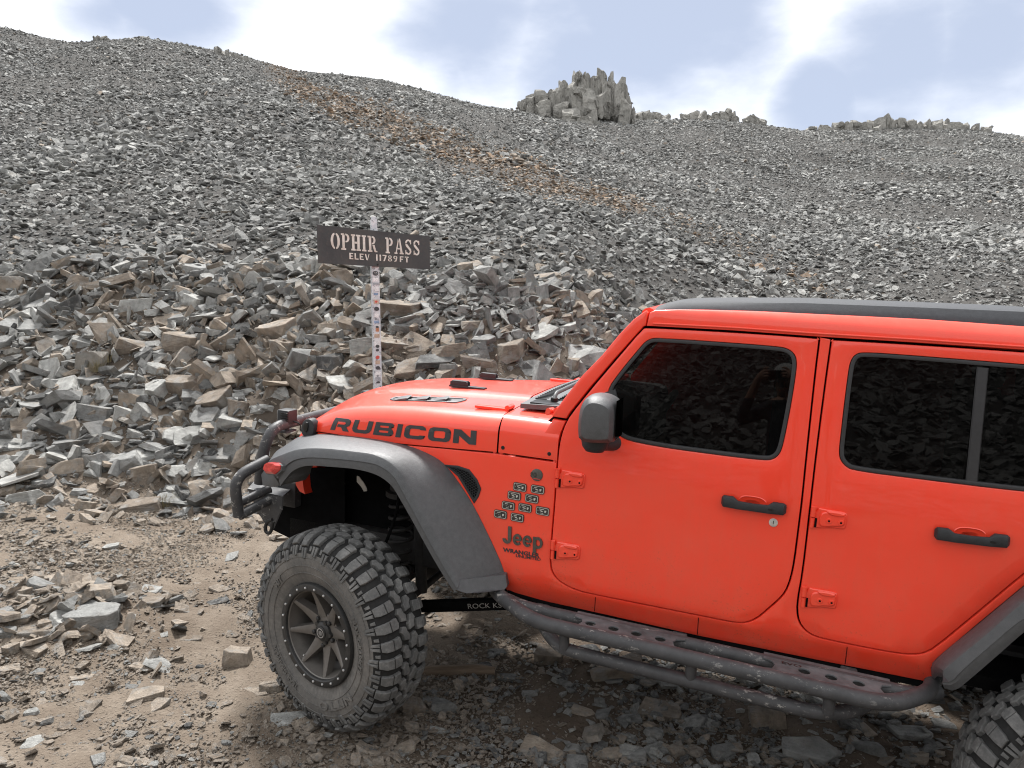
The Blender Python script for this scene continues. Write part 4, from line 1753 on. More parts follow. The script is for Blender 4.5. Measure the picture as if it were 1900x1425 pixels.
# ---- door hinges, handles, lock
def hinge(px, py, door, scale=1.0):
    """painted two-bolt hinge; px, py = its top left corner at the door gap"""
    hg = empty('door_hinge', parent=door)
    a = S(px, py)
    b_ = S(px + 60, py + 9.3)
    e = Vector((b_[0] - a[0], b_[2] - a[2])).normalized()
    f = Vector((-e.y, e.x))

    def pl(u, v, h_):
        q_ = Vector((a[0], a[2])) + e * u + f * v
        return Vector((q_.x, side(q_.x, q_.y) - h_, q_.y))

    def slab(name, P, h0, h1, bev=.002):
        bm = bmesh.new()
        P = ccw(P)
        I = offset(P, bev)
        A = [bm.verts.new(pl(*q_, h0)) for q_ in P]
        B = [bm.verts.new(pl(*q_, h1 - bev)) for q_ in P]
        C_ = [bm.verts.new(pl(*q_, h1)) for q_ in I]
        for X_, Y_ in ((A, B), (B, C_)):
            for i in range(len(P)):
                bm.faces.new((X_[i], X_[(i + 1) % len(P)], Y_[(i + 1) % len(P)], Y_[i]))
        bm.faces.new(C_)
        return bm_obj(name, bm, M['red'], hg, 35)
    slab('hinge_leaf', chaikin([(.012, -.002), (.060, -.004), (.118, -.004), (.126, -.014), (.126, -.062), (.116, -.070), (.078, -.070), (.050, -.077), (.022, -.080), (.012, -.076)], 1), -.003, .008, .003)
    slab('hinge_plate', chaikin([(.040, -.014), (.060, -.010), (.118, -.012), (.121, -.030), (.117, -.058), (.080, -.062), (.058, -.068), (.030, -.070), (.030, -.030)], 1), .007, .016, .004)
    slab('hinge_ridge', chaikin([(.050, -.004), (.114, -.004), (.118, -.020), (.080, -.022), (.062, -.018)], 1), .012, .021, .004)
    bm = bmesh.new()
    add_tube(bm, [pl(.006, .002, .012), pl(.006, -.036, .012)], .010, 16)
    add_tube(bm, [pl(.006, -.042, .010), pl(.006, -.080, .010)], .008, 16)
    bm_obj('hinge_barrel', bm, M['red'], hg, 50)
    bm = bmesh.new()
    c = pl(.019, -.060, .009)
    add_box(bm, c, (.007, .003, .036))
    bm_obj('hinge_recess', bm, M['under'], hg)
    for u in (.064, .106):
        bm = bmesh.new()
        c = pl(u, -.043, .0155)
        add_tube(bm, [c, c + Vector((0, -.004, 0))], [.0105, .0090], 18)
        bm_obj('hinge_bolt', bm, M['red'], hg, 40)
        bm = bmesh.new()
        add_tube(bm, [c + Vector((0, -.0035, 0)), c + Vector((0, -.0046, 0))], [.0042, .0042], 10)
        bm_obj('bolt_socket', bm, M['under'], hg, 40)
    return hg


hinge(1034, 869, fd)
hinge(1025, 1002, fd)
hinge(1507, 939, rd)
hinge(1489.5, 1087, rd)


def handle(px, py, px2, py2, door):
    """pull handle between two photo points at its centre line ends"""
    a, b_ = S(px, py), S(px2, py2)
    e = Vector((b_[0] - a[0], b_[2] - a[2]))
    ln = e.length
    e.normalize()
    f = Vector((-e.y, e.x))

    def pl(u, v, h_):
        q_ = Vector((a[0], a[2])) + e * u + f * v
        return Vector((q_.x, side(q_.x, q_.y) - h_, q_.y))
    hd = empty('door_handle', parent=door)
    # recessed cup behind, as a raised rolled lip and a hollow
    cup = [(ln * .24, .008), (ln * .30, .026), (ln * .38, .032), (ln * .56, .032), (ln * .66, .026), (ln * .72, .008), (ln * .66, -.022), (ln * .56, -.030), (ln * .38, -.030), (ln * .30, -.022)]
    cup = chaikin(cup, 2)
    bm = bmesh.new()
    cc = (ln * .48, 0)
    rings = []
    for k, (sc_, h_) in enumerate(((1.0, .0008), (.93, .0035), (.86, .0010), (.5, -.0)) ):
        rings.append([bm.verts.new(pl(cc[0] + (u - cc[0]) * sc_, cc[1] + (v - cc[1]) * sc_, h_)) for u, v in cup])
    for A, B in zip(rings, rings[1:]):
        for i in range(len(A)):
            bm.faces.new((A[i], A[(i + 1) % len(A)], B[(i + 1) % len(A)], B[i]))
    bm.faces.new(rings[-1])
    bm_obj('handle_cup', bm, M['red'], hd, 60)
    bm = bmesh.new()
    prof = [(0, .010, .004, .012), (.03, .017, .000, .026), (.18, .0175, .000, .030), (.26, .0125, .016, .034), (.50, .0115, .020, .036), (.72, .0125, .016, .034), (.80, .0175, .000, .031), (.96, .017, .000, .027), (1.0, .011, .004, .014)]
    rings = []
    for t, hw, h0, h1 in prof:
        v0 = -.002 if .2 < t < .76 else 0.0
        R_ = []
        for k in range(12):
            a_ = 2 * PI * k / 12
            cu_, su = math.cos(a_), math.sin(a_)
            cu_ = math.copysign(abs(cu_) ** .6, cu_)
            su = math.copysign(abs(su) ** .6, su)
            R_.append(bm.verts.new(pl(t * ln, v0 + hw * 1.38 * cu_ - (.004 if .2 < t < .76 else 0), (h0 + h1) / 2 + (h1 - h0) / 2 * su)))
        rings.append(R_)
    for A, B in zip(rings, rings[1:]):
        for i in range(12):
            bm.faces.new((A[i], A[(i + 1) % 12], B[(i + 1) % 12], B[i]))
    bm.faces.new(rings[0])
    bm.faces.new(rings[-1])
    bm_obj('handle_grip', bm, M['plastic'], hd, 45)
    bm = bmesh.new()
    add_box(bm, pl(ln * .76, -.004, .0325), (.018, .003, .007), bevel=.001)
    bm_obj('handle_button', bm, M['screw'], hd)


handle(1339, 927, 1459, 944, fd)
handle(1733, 987, 1872, 1003, rd)
lk = side_disc('door_lock', 1435, 969.5, .0165, .0035, M['lock'], fd, 32)
bm = bmesh.new()
p = S(1435, 969)
add_box(bm, (p[0], p[1] - .0042, p[2]), (.0025, .001, .013))
bm_obj('key_slot', bm, M['screw'], lk)

# ---- door mirror
mi = empty('door_mirror', parent=car)
bm = bmesh.new()
# housing: stations across (y from body outwards), each a rounded outline in x,z
TLm, TRm, BRm, BLm = at(1078, 742, y=-.985), at(1146, 738, y=-.985), at(1143, 818, y=-.985), at(1077, 818, y=-.985)


def mir(u, v, y):
    """u 0..1 left-right, v 0..1 bottom-top on the mirror face, y depth"""
    p = (BLm * (1 - u) + BRm * u) * (1 - v) + (TLm * (1 - u) + TRm * u) * v
    return Vector((p[0], y, p[2]))


OUT = [(.02, .02), (.5, -.03), (.96, -.02), (1.0, .05), (1.02, .5), (1.0, .84), (.90, .97), (.62, 1.10), (.30, 1.13), (.12, 1.02), (.02, .80), (-.02, .4)]
rings = []
for y_, s_, du in ((-.885, .86, .04), (-.90, .95, .02), (-.95, 1.0, 0), (-1.005, .99, 0), (-1.045, .92, .01), (-1.065, .74, .03), (-1.072, .40, .04)):
    rings.append([bm.verts.new(mir(.5 + (u - .5) * s_ + du, .52 + (v - .52) * s_, y_)) for u, v in chaikin(OUT, 1)])
for A, B in zip(rings, rings[1:]):
    for i in range(len(A)):
        bm.faces.new((A[i], A[(i + 1) % len(A)], B[(i + 1) % len(A)], B[i]))
bm.faces.new(rings[0])
bm.faces.new(rings[-1])
bm_obj('mirror_housing', bm, M['flare'], mi, 32)
bm = bmesh.new()
rings = []
c0 = at(1098, 822, y=-.93)
for dz, sx, sy in ((.035, .052, .045), (.01, .056, .052), (-.015, .050, .048), (-.032, .036, .036), (-.036, .015, .015)):
    rings.append([bm.verts.new((c0[0] + .012 + sx * math.cos(a), -.925 + sy * math.sin(a), c0[2] + dz)) for a in [2 * PI * k / 20 for k in range(20)]])
for A, B in zip(rings, rings[1:]):
    for i in range(20):
        bm.faces.new((A[i], A[(i + 1) % 20], B[(i + 1) % 20], B[i]))
bm.faces.new(rings[0])
bm.faces.new(rings[-1])
bm_obj('mirror_foot', bm, M['plastic'], mi, 50)
bm = bmesh.new()
add_tube(bm, [(c0[0] + .02, -.91, c0[2] - .005), (c0[0] + .05, -.80, c0[2] - .02), (c0[0] + .06, -.76, c0[2] - .02)], [.026, .030, .036], 14)
bm_obj('mirror_arm', bm, M['plastic'], mi, 50)
bm = bmesh.new()
vs = [bm.verts.new(mir(1.035 + .004, v, y_)) for v, y_ in ((.06, -.90), (.06, -1.03), (.95, -1.03), (.95, -.90))]
bm.faces.new(vs)
bm_obj('mirror_glass', bm, M['glass'], mi)
# inner sail where the arm meets the door: black triangle by the window corner
sail = ccw(XZ([(1122, 728), (1142, 722), (1150, 760), (1146, 806), (1137, 800)]))
panel('mirror_sail', sail, [], M['plastic'], mi, lift=.003, thick=.02, edge=.003)


# ---- wheel-arch flares
def resample(P, n):
    P = [Vector(p) for p in P]
    L_ = [0]
    for a, b_ in zip(P, P[1:]):
        L_.append(L_[-1] + (b_ - a).length)
    o = []
    for k in range(n):
        t = L_[-1] * k / (n - 1)
        i = max(j for j in range(len(L_)) if L_[j] <= t + 1e-9)
        i = min(i, len(P) - 2)
        u = (t - L_[i]) / max(1e-9, L_[i + 1] - L_[i])
        o.append(P[i].lerp(P[i + 1], u))
    return o


def flare(name, lines, mat, parent, n=60, closed_back=.03):
    """loft between polylines (attachment, shelf, crease, face, lip, underside)"""
    R_ = [resample(spline(l, 6), n) for l in lines]
    bm = bmesh.new()
    g = [[bm.verts.new(p) for p in r] for r in R_]
    for a, b_ in zip(g, g[1:]):
        for i in range(n - 1):
            bm.faces.new((a[i], a[i + 1], b_[i + 1], b_[i]))
    for e in (0, -1):
        try:
            bm.faces.new([r[e] for r in g])
        except ValueError:
            pass
    return bm_obj(name, bm, mat, parent, 38)


# front: crease line (outer edge of the top shelf) and lip line, both traced at the flare's outer plane
cre = [(497, 861), (503, 853), (523, 844), (548, 835), (575, 831.5), (612, 832.5), (653, 837), (690, 842), (716, 851), (739, 869), (757, 896), (779, 934), (812, 995), (840, 1048), (855, 1078)]
lip = [(516, 890), (524, 874), (536, 861), (552, 853), (577, 850), (612, 852), (653, 855.5), (690, 861), (712, 870), (732, 888), (752, 924), (778, 972), (806, 1024), (834, 1072), (848, 1093)]
low = [(520, 902), (531, 887), (543, 874), (560, 866), (580, 864), (612, 866), (653, 869.5), (684, 876), (706, 885), (727, 902), (745, 931), (772, 979), (800, 1030), (829, 1078), (843, 1098)]
att = [(524, 832), (541, 819), (556, 810), (575, 806.5), (600, 805), (630, 807), (670, 811), (716, 818), (763, 829), (795, 842), (820, 857), (842, 882), (874, 930), (905, 990), (930, 1045), (938, 1070)]
C_ = [tuple(at(*q_, y=-.925)) for q_ in cre]
Lp = [tuple(at(*q_, y=-.950)) for q_ in lip]
Lo = [tuple(at(*q_, y=-.945)) for q_ in low]
At = []
for q_ in att:
    p = S(*q_)
    At.append((p[0], p[1] - .004, p[2]))
n_ = 60
rC, rL, rO, rA = (resample(spline(l, 6), n_) for l in (C_, Lp, Lo, At))
bm = bmesh.new()


def lay(f):
    return [bm.verts.new(f(i)) for i in range(n_)]


def radial(i, base, d):
    """push a point away from the wheel centre within the side plane"""
    p = base[i]
    v = Vector((p.x - 0, 0, p.z - .45))
    return p + v.normalized() * d


Ls = [lay(lambda i: rA[i] + Vector((0, .03, 0))), lay(lambda i: rA[i]),
      lay(lambda i: rA[i].lerp(rC[i], .5) + (rA[i] - Vector((0, rA[i].y, .4))).normalized() * .012),
      lay(lambda i: rA[i].lerp(rC[i], .88) + (rC[i] - Vector((0, rC[i].y, .4))).normalized() * .006),
      lay(lambda i: rC[i] + Vector((0, -.004, 0))),
      lay(lambda i: rC[i].lerp(rL[i], .12) + Vector((0, -.006, 0))),
      lay(lambda i: rC[i].lerp(rL[i], .93) + Vector((0, -.001, 0))),
      lay(lambda i: rL[i] + Vector((0, .008, 0))),
      lay(lambda i: rL[i].lerp(rO[i], .25) + Vector((0, .004, 0))),
      lay(lambda i: rO[i]), lay(lambda i: rO[i] + Vector((0, .02, 0))),
      lay(lambda i: Vector((rO[i].x, -.70, rO[i].z)) + (rO[i] - Vector((0, rO[i].y, .4))).normalized() * .02)]
for a, b_ in zip(Ls, Ls[1:]):
    for i in range(n_ - 1):
        bm.faces.new((a[i], a[i + 1], b_[i + 1], b_[i]))
for e in (0, -1):
    bm.faces.new([r[e] for r in Ls])
fl = bm_obj('front_flare', bm, M['flare'], car, 30)
# closing block at the foot of the rear leg and below the marker lamp
bm = bmesh.new()
foot = [at(855, 1076, y=-.93), at(938, 1066, y=-.80), at(941, 1088, y=-.80), at(936, 1094, y=-.82), at(900, 1099, y=-.90), at(866, 1101, y=-.935), at(848, 1095, y=-.945)]
A = [bm.verts.new(p) for p in foot]
B = [bm.verts.new(Vector(p) + Vector((-.01, .10, .0))) for p in foot]
for i in range(len(A)):
    bm.faces.new((A[i], A[(i + 1) % len(A)], B[(i + 1) % len(A)], B[i]))
bm.faces.new(A)
bm.faces.new(B[::-1])
bm_obj('flare_foot', bm, M['flare'], fl, 40)
bm = bmesh.new()
tip = [at(484, 880, y=-.80), at(497, 861, y=-.84), at(516, 858, y=-.92), at(531, 868, y=-.945), at(527, 888, y=-.945), at(518, 900, y=-.94), at(503, 904, y=-.90), at(487, 901, y=-.82)]
A = [bm.verts.new(p) for p in tip]
B = [bm.verts.new(Vector(p) + Vector((.05, .14, .0))) for p in tip]
for i in range(len(A)):
    bm.faces.new((A[i], A[(i + 1) % len(A)], B[(i + 1) % len(A)], B[i]))
bm.faces.new(A)
bm.faces.new(B[::-1])
bmesh.ops.recalc_face_normals(bm, faces=bm.faces)
bmesh.ops.bevel(bm, geom=bm.edges[:], offset=.004, segments=1, affect='EDGES')
bm_obj('flare_nose', bm, M['flare'], fl, 40)
ml = empty('marker_lamp', parent=car)
bm = bmesh.new()
P_ = [at(*q_, y=-.955) for q_ in ((494, 873), (497, 862), (503, 858), (518, 859.5), (524, 864), (523, 872), (514, 880), (498, 878))]
cen = sum((Vector(p) for p in P_), Vector()) / len(P_)
A = [bm.verts.new(Vector(p) + Vector((.010, .05, -.004))) for p in P_]
B = [bm.verts.new(Vector(p) + Vector((-.004, -.012, .002))) for p in P_]
D_ = [bm.verts.new(cen + (Vector(p) - cen) * .75 + Vector((-.010, -.026, .008))) for p in P_]
for X_, Y_ in ((A, B), (B, D_)):
    for i in range(len(A)):
        bm.faces.new((X_[i], X_[(i + 1) % len(A)], Y_[(i + 1) % len(A)], Y_[i]))
bm.faces.new(D_)
bm_obj('lens', bm, M['lens'], ml, 25)
bm = bmesh.new()
A = [bm.verts.new(cen + (Vector(p) - cen) * 1.10 + Vector((.010, .02, -.006))) for p in P_]
B = [bm.verts.new(cen + (Vector(p) - cen) * 1.10 + Vector((-.001, -.006, -.002))) for p in P_]
for i in range(len(A)):
    bm.faces.new((A[i], A[(i + 1) % len(A)], B[(i + 1) % len(A)], B[i]))
bm.faces.new(B)
bm_obj('lamp_bezel', bm, M['cowl'], ml, 30)

# rear flare: straight leading leg, flat top, trailing leg beyond the frame
ra = [S(1731, 1262), S(1727, 1242), S(1737, 1222), S(1818, 1155), S(1900, 1087)]
ra = [(p[0], p[1] - .003, p[2]) for p in ra] + [(2.84, -.793, 1.18), (2.92, -.793, 1.215), (3.12, -.793, 1.215), (3.30, -.793, 1.18), (3.45, -.793, 1.06), (3.62, -.79, .78)]
rc = [at(1755, 1258, y=-.91), at(1748, 1250, y=-.92), at(1748, 1240, y=-.925), at(1825, 1176, y=-.93), at(1905, 1108, y=-.93)]
rc = [tuple(p) for p in rc] + [(2.83, -.93, 1.165), (2.93, -.93, 1.20), (3.12, -.93, 1.20), (3.29, -.93, 1.16), (3.44, -.93, 1.04), (3.60, -.92, .77)]
rl = [at(1748, 1267, y=-.945), at(1768, 1265, y=-.95), at(1786, 1246, y=-.955), at(1838, 1200, y=-.955), at(1900, 1150, y=-.955)]
rl = [tuple(p) for p in rl] + [(2.80, -.955, 1.06), (2.92, -.955, 1.115), (3.12, -.955, 1.115), (3.27, -.955, 1.07), (3.39, -.955, .99), (3.55, -.945, .75)]
ro = [at(1752, 1277, y=-.93), at(1772, 1281, y=-.935), at(1800, 1260, y=-.94), at(1850, 1217, y=-.94), at(1904, 1170, y=-.94)]
ro = [tuple(p) for p in ro] + [(2.79, -.94, 1.03), (2.92, -.94, 1.09), (3.12, -.94, 1.09), (3.26, -.94, 1.05), (3.37, -.94, .97), (3.53, -.935, .74)]
q4 = [resample(spline(l, 6), n_) for l in (ra, rc, rl, ro)]
bm = bmesh.new()
Ls = [[bm.verts.new(p) for p in r] for r in (
    [p + Vector((.01, .04, 0)) for p in q4[0]], q4[0], [a.lerp(b_, .5) + Vector((-.008, -.004, .012)) for a, b_ in zip(q4[0], q4[1])], q4[1],
    [a.lerp(b_, .12) + Vector((0, -.006, 0)) for a, b_ in zip(q4[1], q4[2])], [a.lerp(b_, .93) for a, b_ in zip(q4[1], q4[2])],
    [p + Vector((0, .006, 0)) for p in q4[2]], [a.lerp(b_, .3) for a, b_ in zip(q4[2], q4[3])], q4[3], [Vector((p.x + .03, -.72, p.z - .02)) for p in q4[3]])]
for a, b_ in zip(Ls, Ls[1:]):
    for i in range(n_ - 1):
        bm.faces.new((a[i], a[i + 1], b_[i + 1], b_[i]))
for e in (0, -1):
    bm.faces.new([r[e] for r in Ls])
bm_obj('rear_flare', bm, M['flare'], car, 30)

# ---- wheels
TP = [(0, .4515), (.045, .4505), (.085, .4475), (.108, .441), (.124, .428), (.137, .408), (.147, .384), (.153, .355), (.154, .325), (.149, .295), (.139, .268), (.130, .248), (.124, .236)]
_s = [0]
for a, b_ in zip(TP, TP[1:]):
    _s.append(_s[-1] + math.hypot(b_[0] - a[0], b_[1] - a[1]))


def tp(s):
    """tyre section at arc length s from the tread centre (signed) -> lateral, radius, normal"""
    q_ = abs(s)
    v = float(np.interp(q_, _s, [p[0] for p in TP]))
    r = float(np.interp(q_, _s, [p[1] for p in TP]))
    v2 = float(np.interp(q_ + .008, _s, [p[0] for p in TP]))
    r2 = float(np.interp(q_ + .008, _s, [p[1] for p in TP]))
    v1 = float(np.interp(max(0, q_ - .008), _s, [p[0] for p in TP]))
    r1 = float(np.interp(max(0, q_ - .008), _s, [p[1] for p in TP]))
    t = Vector((v2 - v1, r2 - r1))
    t.normalize()
    n = Vector((-t.y, t.x))
    return (v if s >= 0 else -v), r, Vector((n.x if s >= 0 else -n.x, n.y))


def tyre_mesh():
    """wheel frame: x = axle, pointing outwards; returns bmesh"""
    bm = bmesh.new()
    seg = 96
    prof = []
    ss_ = [-x for x in _s[::-1]] + _s[1:]
    for s in ss_:
        v, r, n = tp(s)
        prof.append((v, r))
    rings = []
    for k in range(seg):
        a = 2 * PI * k / seg
        rings.append([bm.verts.new((v, r * math.cos(a), r * math.sin(a))) for v, r in prof])
    for k in range(seg):
        A, B = rings[k], rings[(k + 1) % seg]
        for i in range(len(prof) - 1):
            f = bm.faces.new((A[i], A[i + 1], B[i + 1], B[i]))
            sm = (ss_[i] + ss_[i + 1]) / 2
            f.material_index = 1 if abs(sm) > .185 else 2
    NP = 36
    Rr_ = .4515
    rr2 = random.Random(5)

    def P3(u, s, h):
        v, r, n = tp(s)
        a = u / Rr_
        rr__ = r + n.y * h
        vv = v + n.x * h
        return (vv, rr__ * math.cos(a), rr__ * math.sin(a))

    def block(P, h, bev=.0035, mi=0, h0=-.001):
        P = ccw(P)
        n = len(P)
        cu = sum(p[0] for p in P) / n
        cs_ = sum(p[1] for p in P) / n
        sh = lambda p, k: (cu + (p[0] - cu) * k, cs_ + (p[1] - cs_) * k)
        dd_ = min(.9, 1 - bev / .016)
        A = [bm.verts.new(P3(*sh(p, 1.05), h0)) for p in P]
        B = [bm.verts.new(P3(*p, h * .86)) for p in P]
        C2 = [bm.verts.new(P3(*sh(p, .90), h)) for p in P]
        fs_ = []
        for X_, Y_ in ((A, B), (B, C2)):
            for i in range(n):
                fs_.append(bm.faces.new((X_[i], X_[(i + 1) % n], Y_[(i + 1) % n], Y_[i])))
        c = bm.verts.new(P3(cu, cs_, h + .0005))
        for i in range(n):
            fs_.append(bm.faces.new((C2[i], C2[(i + 1) % n], c)))
        for f in fs_:
            f.material_index = mi
    pt = 2 * PI * Rr_ / NP
    for k in range(NP):
        u0 = k * pt
        j = rr2.uniform(-.0012, .0012)
        for sg in (-1, 1):
            uo = u0 + (pt / 2 if sg < 0 else 0) + j
            # centre blocks: kinked, two rows
            P = [(uo + .004, .004), (uo + .030, .001), (uo + .044, .012), (uo + .062, .016), (uo + .066, .036), (uo + .046, .047), (uo + .030, .036), (uo + .010, .034)]
            block([(a, b_ * sg) for a, b_ in P], .0165)
            # shoulder lugs, long and short alternating, split by a sipe
            long_ = k % 2 == 0
            s1 = .150 if long_ else .138
            P = [(uo - .012, .054), (uo + .010, .050), (uo + .034, .057), (uo + .030, .088), (uo - .014, .086)]
            block([(a, b_ * sg) for a, b_ in P], .0165)
            P = [(uo - .015, .0895), (uo + .0295, .0915), (uo + .028, .118), (uo + .026, s1), (uo - .010, s1 - .002), (uo - .016, .118)]
            block([(a, b_ * sg) for a, b_ in P], .0165)
            # sidewall lugs
            a0 = s1 + .006
            L1_ = .205 if long_ else .190
            block([(uo - .012, a0 * sg), (uo + .004, a0 * sg), (uo + .004, L1_ * sg), (uo - .008, (L1_ - .004) * sg)], .0085, mi=0)
            block([(uo + .010, a0 * sg), (uo + .025, a0 * sg), (uo + .022, (L1_ - .008) * sg), (uo + .010, (L1_ - .004) * sg)], .0085, mi=0)
            block([(uo + .034, .146 * sg), (uo + .050, .146 * sg), (uo + .048, .168 * sg), (uo + .036, .168 * sg)], .005, mi=0)
    # sidewall rings
    for s_, h_ in ((.236, .003), (.272, .003), (.198, .003)):
        ring = []
        for k in range(seg):
            u = 2 * PI * Rr_ * k / seg
            ring.append([bm.verts.new(P3(u, s_ - .0022, -.001)), bm.verts.new(P3(u, s_ - .0012, h_)), bm.verts.new(P3(u, s_ + .0012, h_)), bm.verts.new(P3(u, s_ + .0022, -.001))])
        for k in range(seg):
            A, B = ring[k], ring[(k + 1) % seg]
            for i in range(3):
                f = bm.faces.new((A[i], A[i + 1], B[i + 1], B[i]))
                f.material_index = 1
    return bm


tb_ = tyre_mesh()
bmesh.ops.recalc_face_normals(tb_, faces=tb_.faces)
tyre_me = bpy.data.meshes.new('tyre')
tb_.to_mesh(tyre_me)
tb_.free()
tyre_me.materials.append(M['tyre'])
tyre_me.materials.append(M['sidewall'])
tyre_me.materials.append(M['groove_shade'])
for p in tyre_me.polygons:
    p.use_smooth = True
tyre_me.set_sharp_from_angle(angle=rad(26))


def make_wheel(name, matrix, detail=True):
    """wheel frame: +x outwards along the axle, origin at the tyre's mid plane"""
    wh = empty(name, parent=car)
    wh.matrix_local = matrix
    ty = link('tyre', tyre_me, None, wh)
    # rim barrel and beadlock ring
    bm = bmesh.new()
    seg = 64

    def lathe(prof, s=seg):
        rings = [[bm.verts.new((v, r * math.cos(2 * PI * k / s), r * math.sin(2 * PI * k / s))) for v, r in prof] for k in range(s)]
        for k in range(s):
            A, B = rings[k], rings[(k + 1) % s]
            for i in range(len(prof) - 1):
                bm.faces.new((A[i], A[i + 1], B[i + 1], B[i]))
    lathe([(.136, .206), (.130, .200), (.100, .196), (.085, .190), (.02, .188), (-.10, .195), (-.125, .215), (-.125, .235)])
    bm_obj('rim_barrel', bm, M['rim'], wh, 30)
    bm = bmesh.new()
    lathe([(.118, .243), (.135, .243), (.146, .238), (.148, .232), (.148, .212), (.144, .206), (.130, .203)])
    bm_obj('beadlock_ring', bm, M['ring'], wh, 30)
    b0_ = None
    for k in range(22):
        if b0_ is None:
            bm = bmesh.new()
            add_tube(bm, [(0, 0, 0), (.005, 0, 0), (.007, 0, 0)], [.0055, .0055, .0035], 10)
            bo = bm_obj('ring_bolt', bm, M['bolt'], wh, 40)
            b0_ = bo
        else:
            bo = b0_.copy()
            COL.objects.link(bo)
        a = 2 * PI * (k + .5) / 22
        bo.location = (.147, .222 * math.cos(a), .222 * math.sin(a))
    # spokes: wedges, broad and deep at the hub, pointed at the rim
    s0_ = None
    for k in range(8):
        if s0_ is None:
            bm = bmesh.new()
            st = [(.060, .034, .042, .088), (.100, .026, .050, .096), (.150, .018, .064, .110), (.188, .013, .080, .124), (.199, .012, .084, .128)]
            rings = []
            for r_, hw, v0, v1 in st:
                rings.append([bm.verts.new(p) for p in ((v1 - .004, r_, -hw * .86), (v1, r_, -hw * .30), (v1, r_, hw * .30), (v1 - .004, r_, hw * .86), (v0, r_, hw), (v0, r_, -hw))])
            for A, B in zip(rings, rings[1:]):
                for i in range(6):
                    bm.faces.new((A[i], A[(i + 1) % 6], B[(i + 1) % 6], B[i]))
            bm.faces.new(rings[0])
            bm.faces.new(rings[-1])
            so = bm_obj('spoke', bm, M['rim'], wh, 25)
            s0_ = so
        else:
            so = s0_.copy()
            COL.objects.link(so)
        so.rotation_euler = (2 * PI * k / 8 + .22, 0, 0)
    bm = bmesh.new()
    lathe([(.060, .0), (.060, .040), (.088, .044), (.089, .066), (.080, .086), (.05, .088)], 48)
    bm_obj('hub_face', bm, M['rim'], wh, 30)
    bm = bmesh.new()
    lathe([(.085, .050), (.098, .047), (.104, .040), (.106, .031), (.110, .030), (.112, .026), (.112, .0)], 40)
    for k in range(5):
        a = 2 * PI * k / 5
        add_tube(bm, [(.085, .048 * math.cos(a), .048 * math.sin(a)), (.102, .048 * math.cos(a), .048 * math.sin(a))], [.013, .011], 14)
    bm_obj('hub_cap', bm, M['ring'], wh, 35)
    bm = bmesh.new()
    for r0_, r1_ in ((.0225, .0195),):
        for k in range(32):
            a, b_ = 2 * PI * k / 32, 2 * PI * (k + 1) / 32
            bm.faces.new([bm.verts.new((.1130, r_ * math.cos(t_), r_ * math.sin(t_))) for r_, t_ in ((r0_, a), (r0_, b_), (r1_, b_), (r1_, a))])
    for x_ in (-.007, .0, .007):
        add_box(bm, (.1128, x_ * 1.0, 0), (.0012, .0032, .022 if x_ == 0 else .015), rot=None)
    bm_obj('cap_emblem', bm, M['bolt'], wh, 35)
    for k in range(5):
        a = 2 * PI * (k + .5) / 5 + .3
        bm = bmesh.new()
        c = Vector((.088, .066 * math.cos(a), .066 * math.sin(a)))
        add_tube(bm, [c, c + Vector((.012, 0, 0)), c + Vector((.015, 0, 0))], [.0105, .010, .006], 12)
        bm_obj('wheel_nut', bm, M['ring'], wh, 35)
    bm = bmesh.new()
    add_tube(bm, [(.02, 0, 0), (.03, 0, 0)], [.165, .165], 48)
    add_tube(bm, [(-.10, 0, 0), (.055, 0, 0)], [.07, .06], 24)
    bm_obj('brake_disc', bm, M['chassis'], wh, 35)
    bm = bmesh.new()
    add_tube(bm, [(.10, .182 * math.cos(-2.2), .182 * math.sin(-2.2)), (.125, .172 * math.cos(-2.2), .172 * math.sin(-2.2))], [.004, .0035], 8)
    bm_obj('valve_stem', bm, M['bolt'], wh, 35)
    if detail:
        # raised names moulded on the sidewall

        def curved(s_, ang0, dirn=1):
            def pl(u, v, h_):
                vv, r, n = tp(s_ + v * -1)
                a = ang0 - u / .32 * dirn
                rr__ = r + n.y * h_
                return Vector((vv + n.x * h_, rr__ * -math.sin(a - PI / 2) if False else rr__ * math.cos(a), rr__ * math.sin(a)))
            return pl
        for txt, ang, sz, sx in (('NITTO', 2.20 + PI, .052, 1.5), ('TRAIL GRAPPLER', .95 + PI, .032, 1.05), ('M/T', 2.1, .032, 1.3), ('TRAIL GRAPPLER', 0.35, .030, 1.0)):
            # letters stand with their feet towards the hub; reading direction runs clockwise as seen from outside
            def pl(u, v, h_, ang=ang):
                vv, r, n = tp(.262 - v)
                a = ang + u / .30
                rr__ = r + n.y * h_
                return Vector((vv + n.x * h_, rr__ * math.sin(a + PI), rr__ * math.cos(a + PI) * 1.0))
            pass
            font_mesh('sidewall_lettering', txt, pl, sz, M['sidewall'], wh, sx=sx, bold=.03, depth=.006)
    return wh


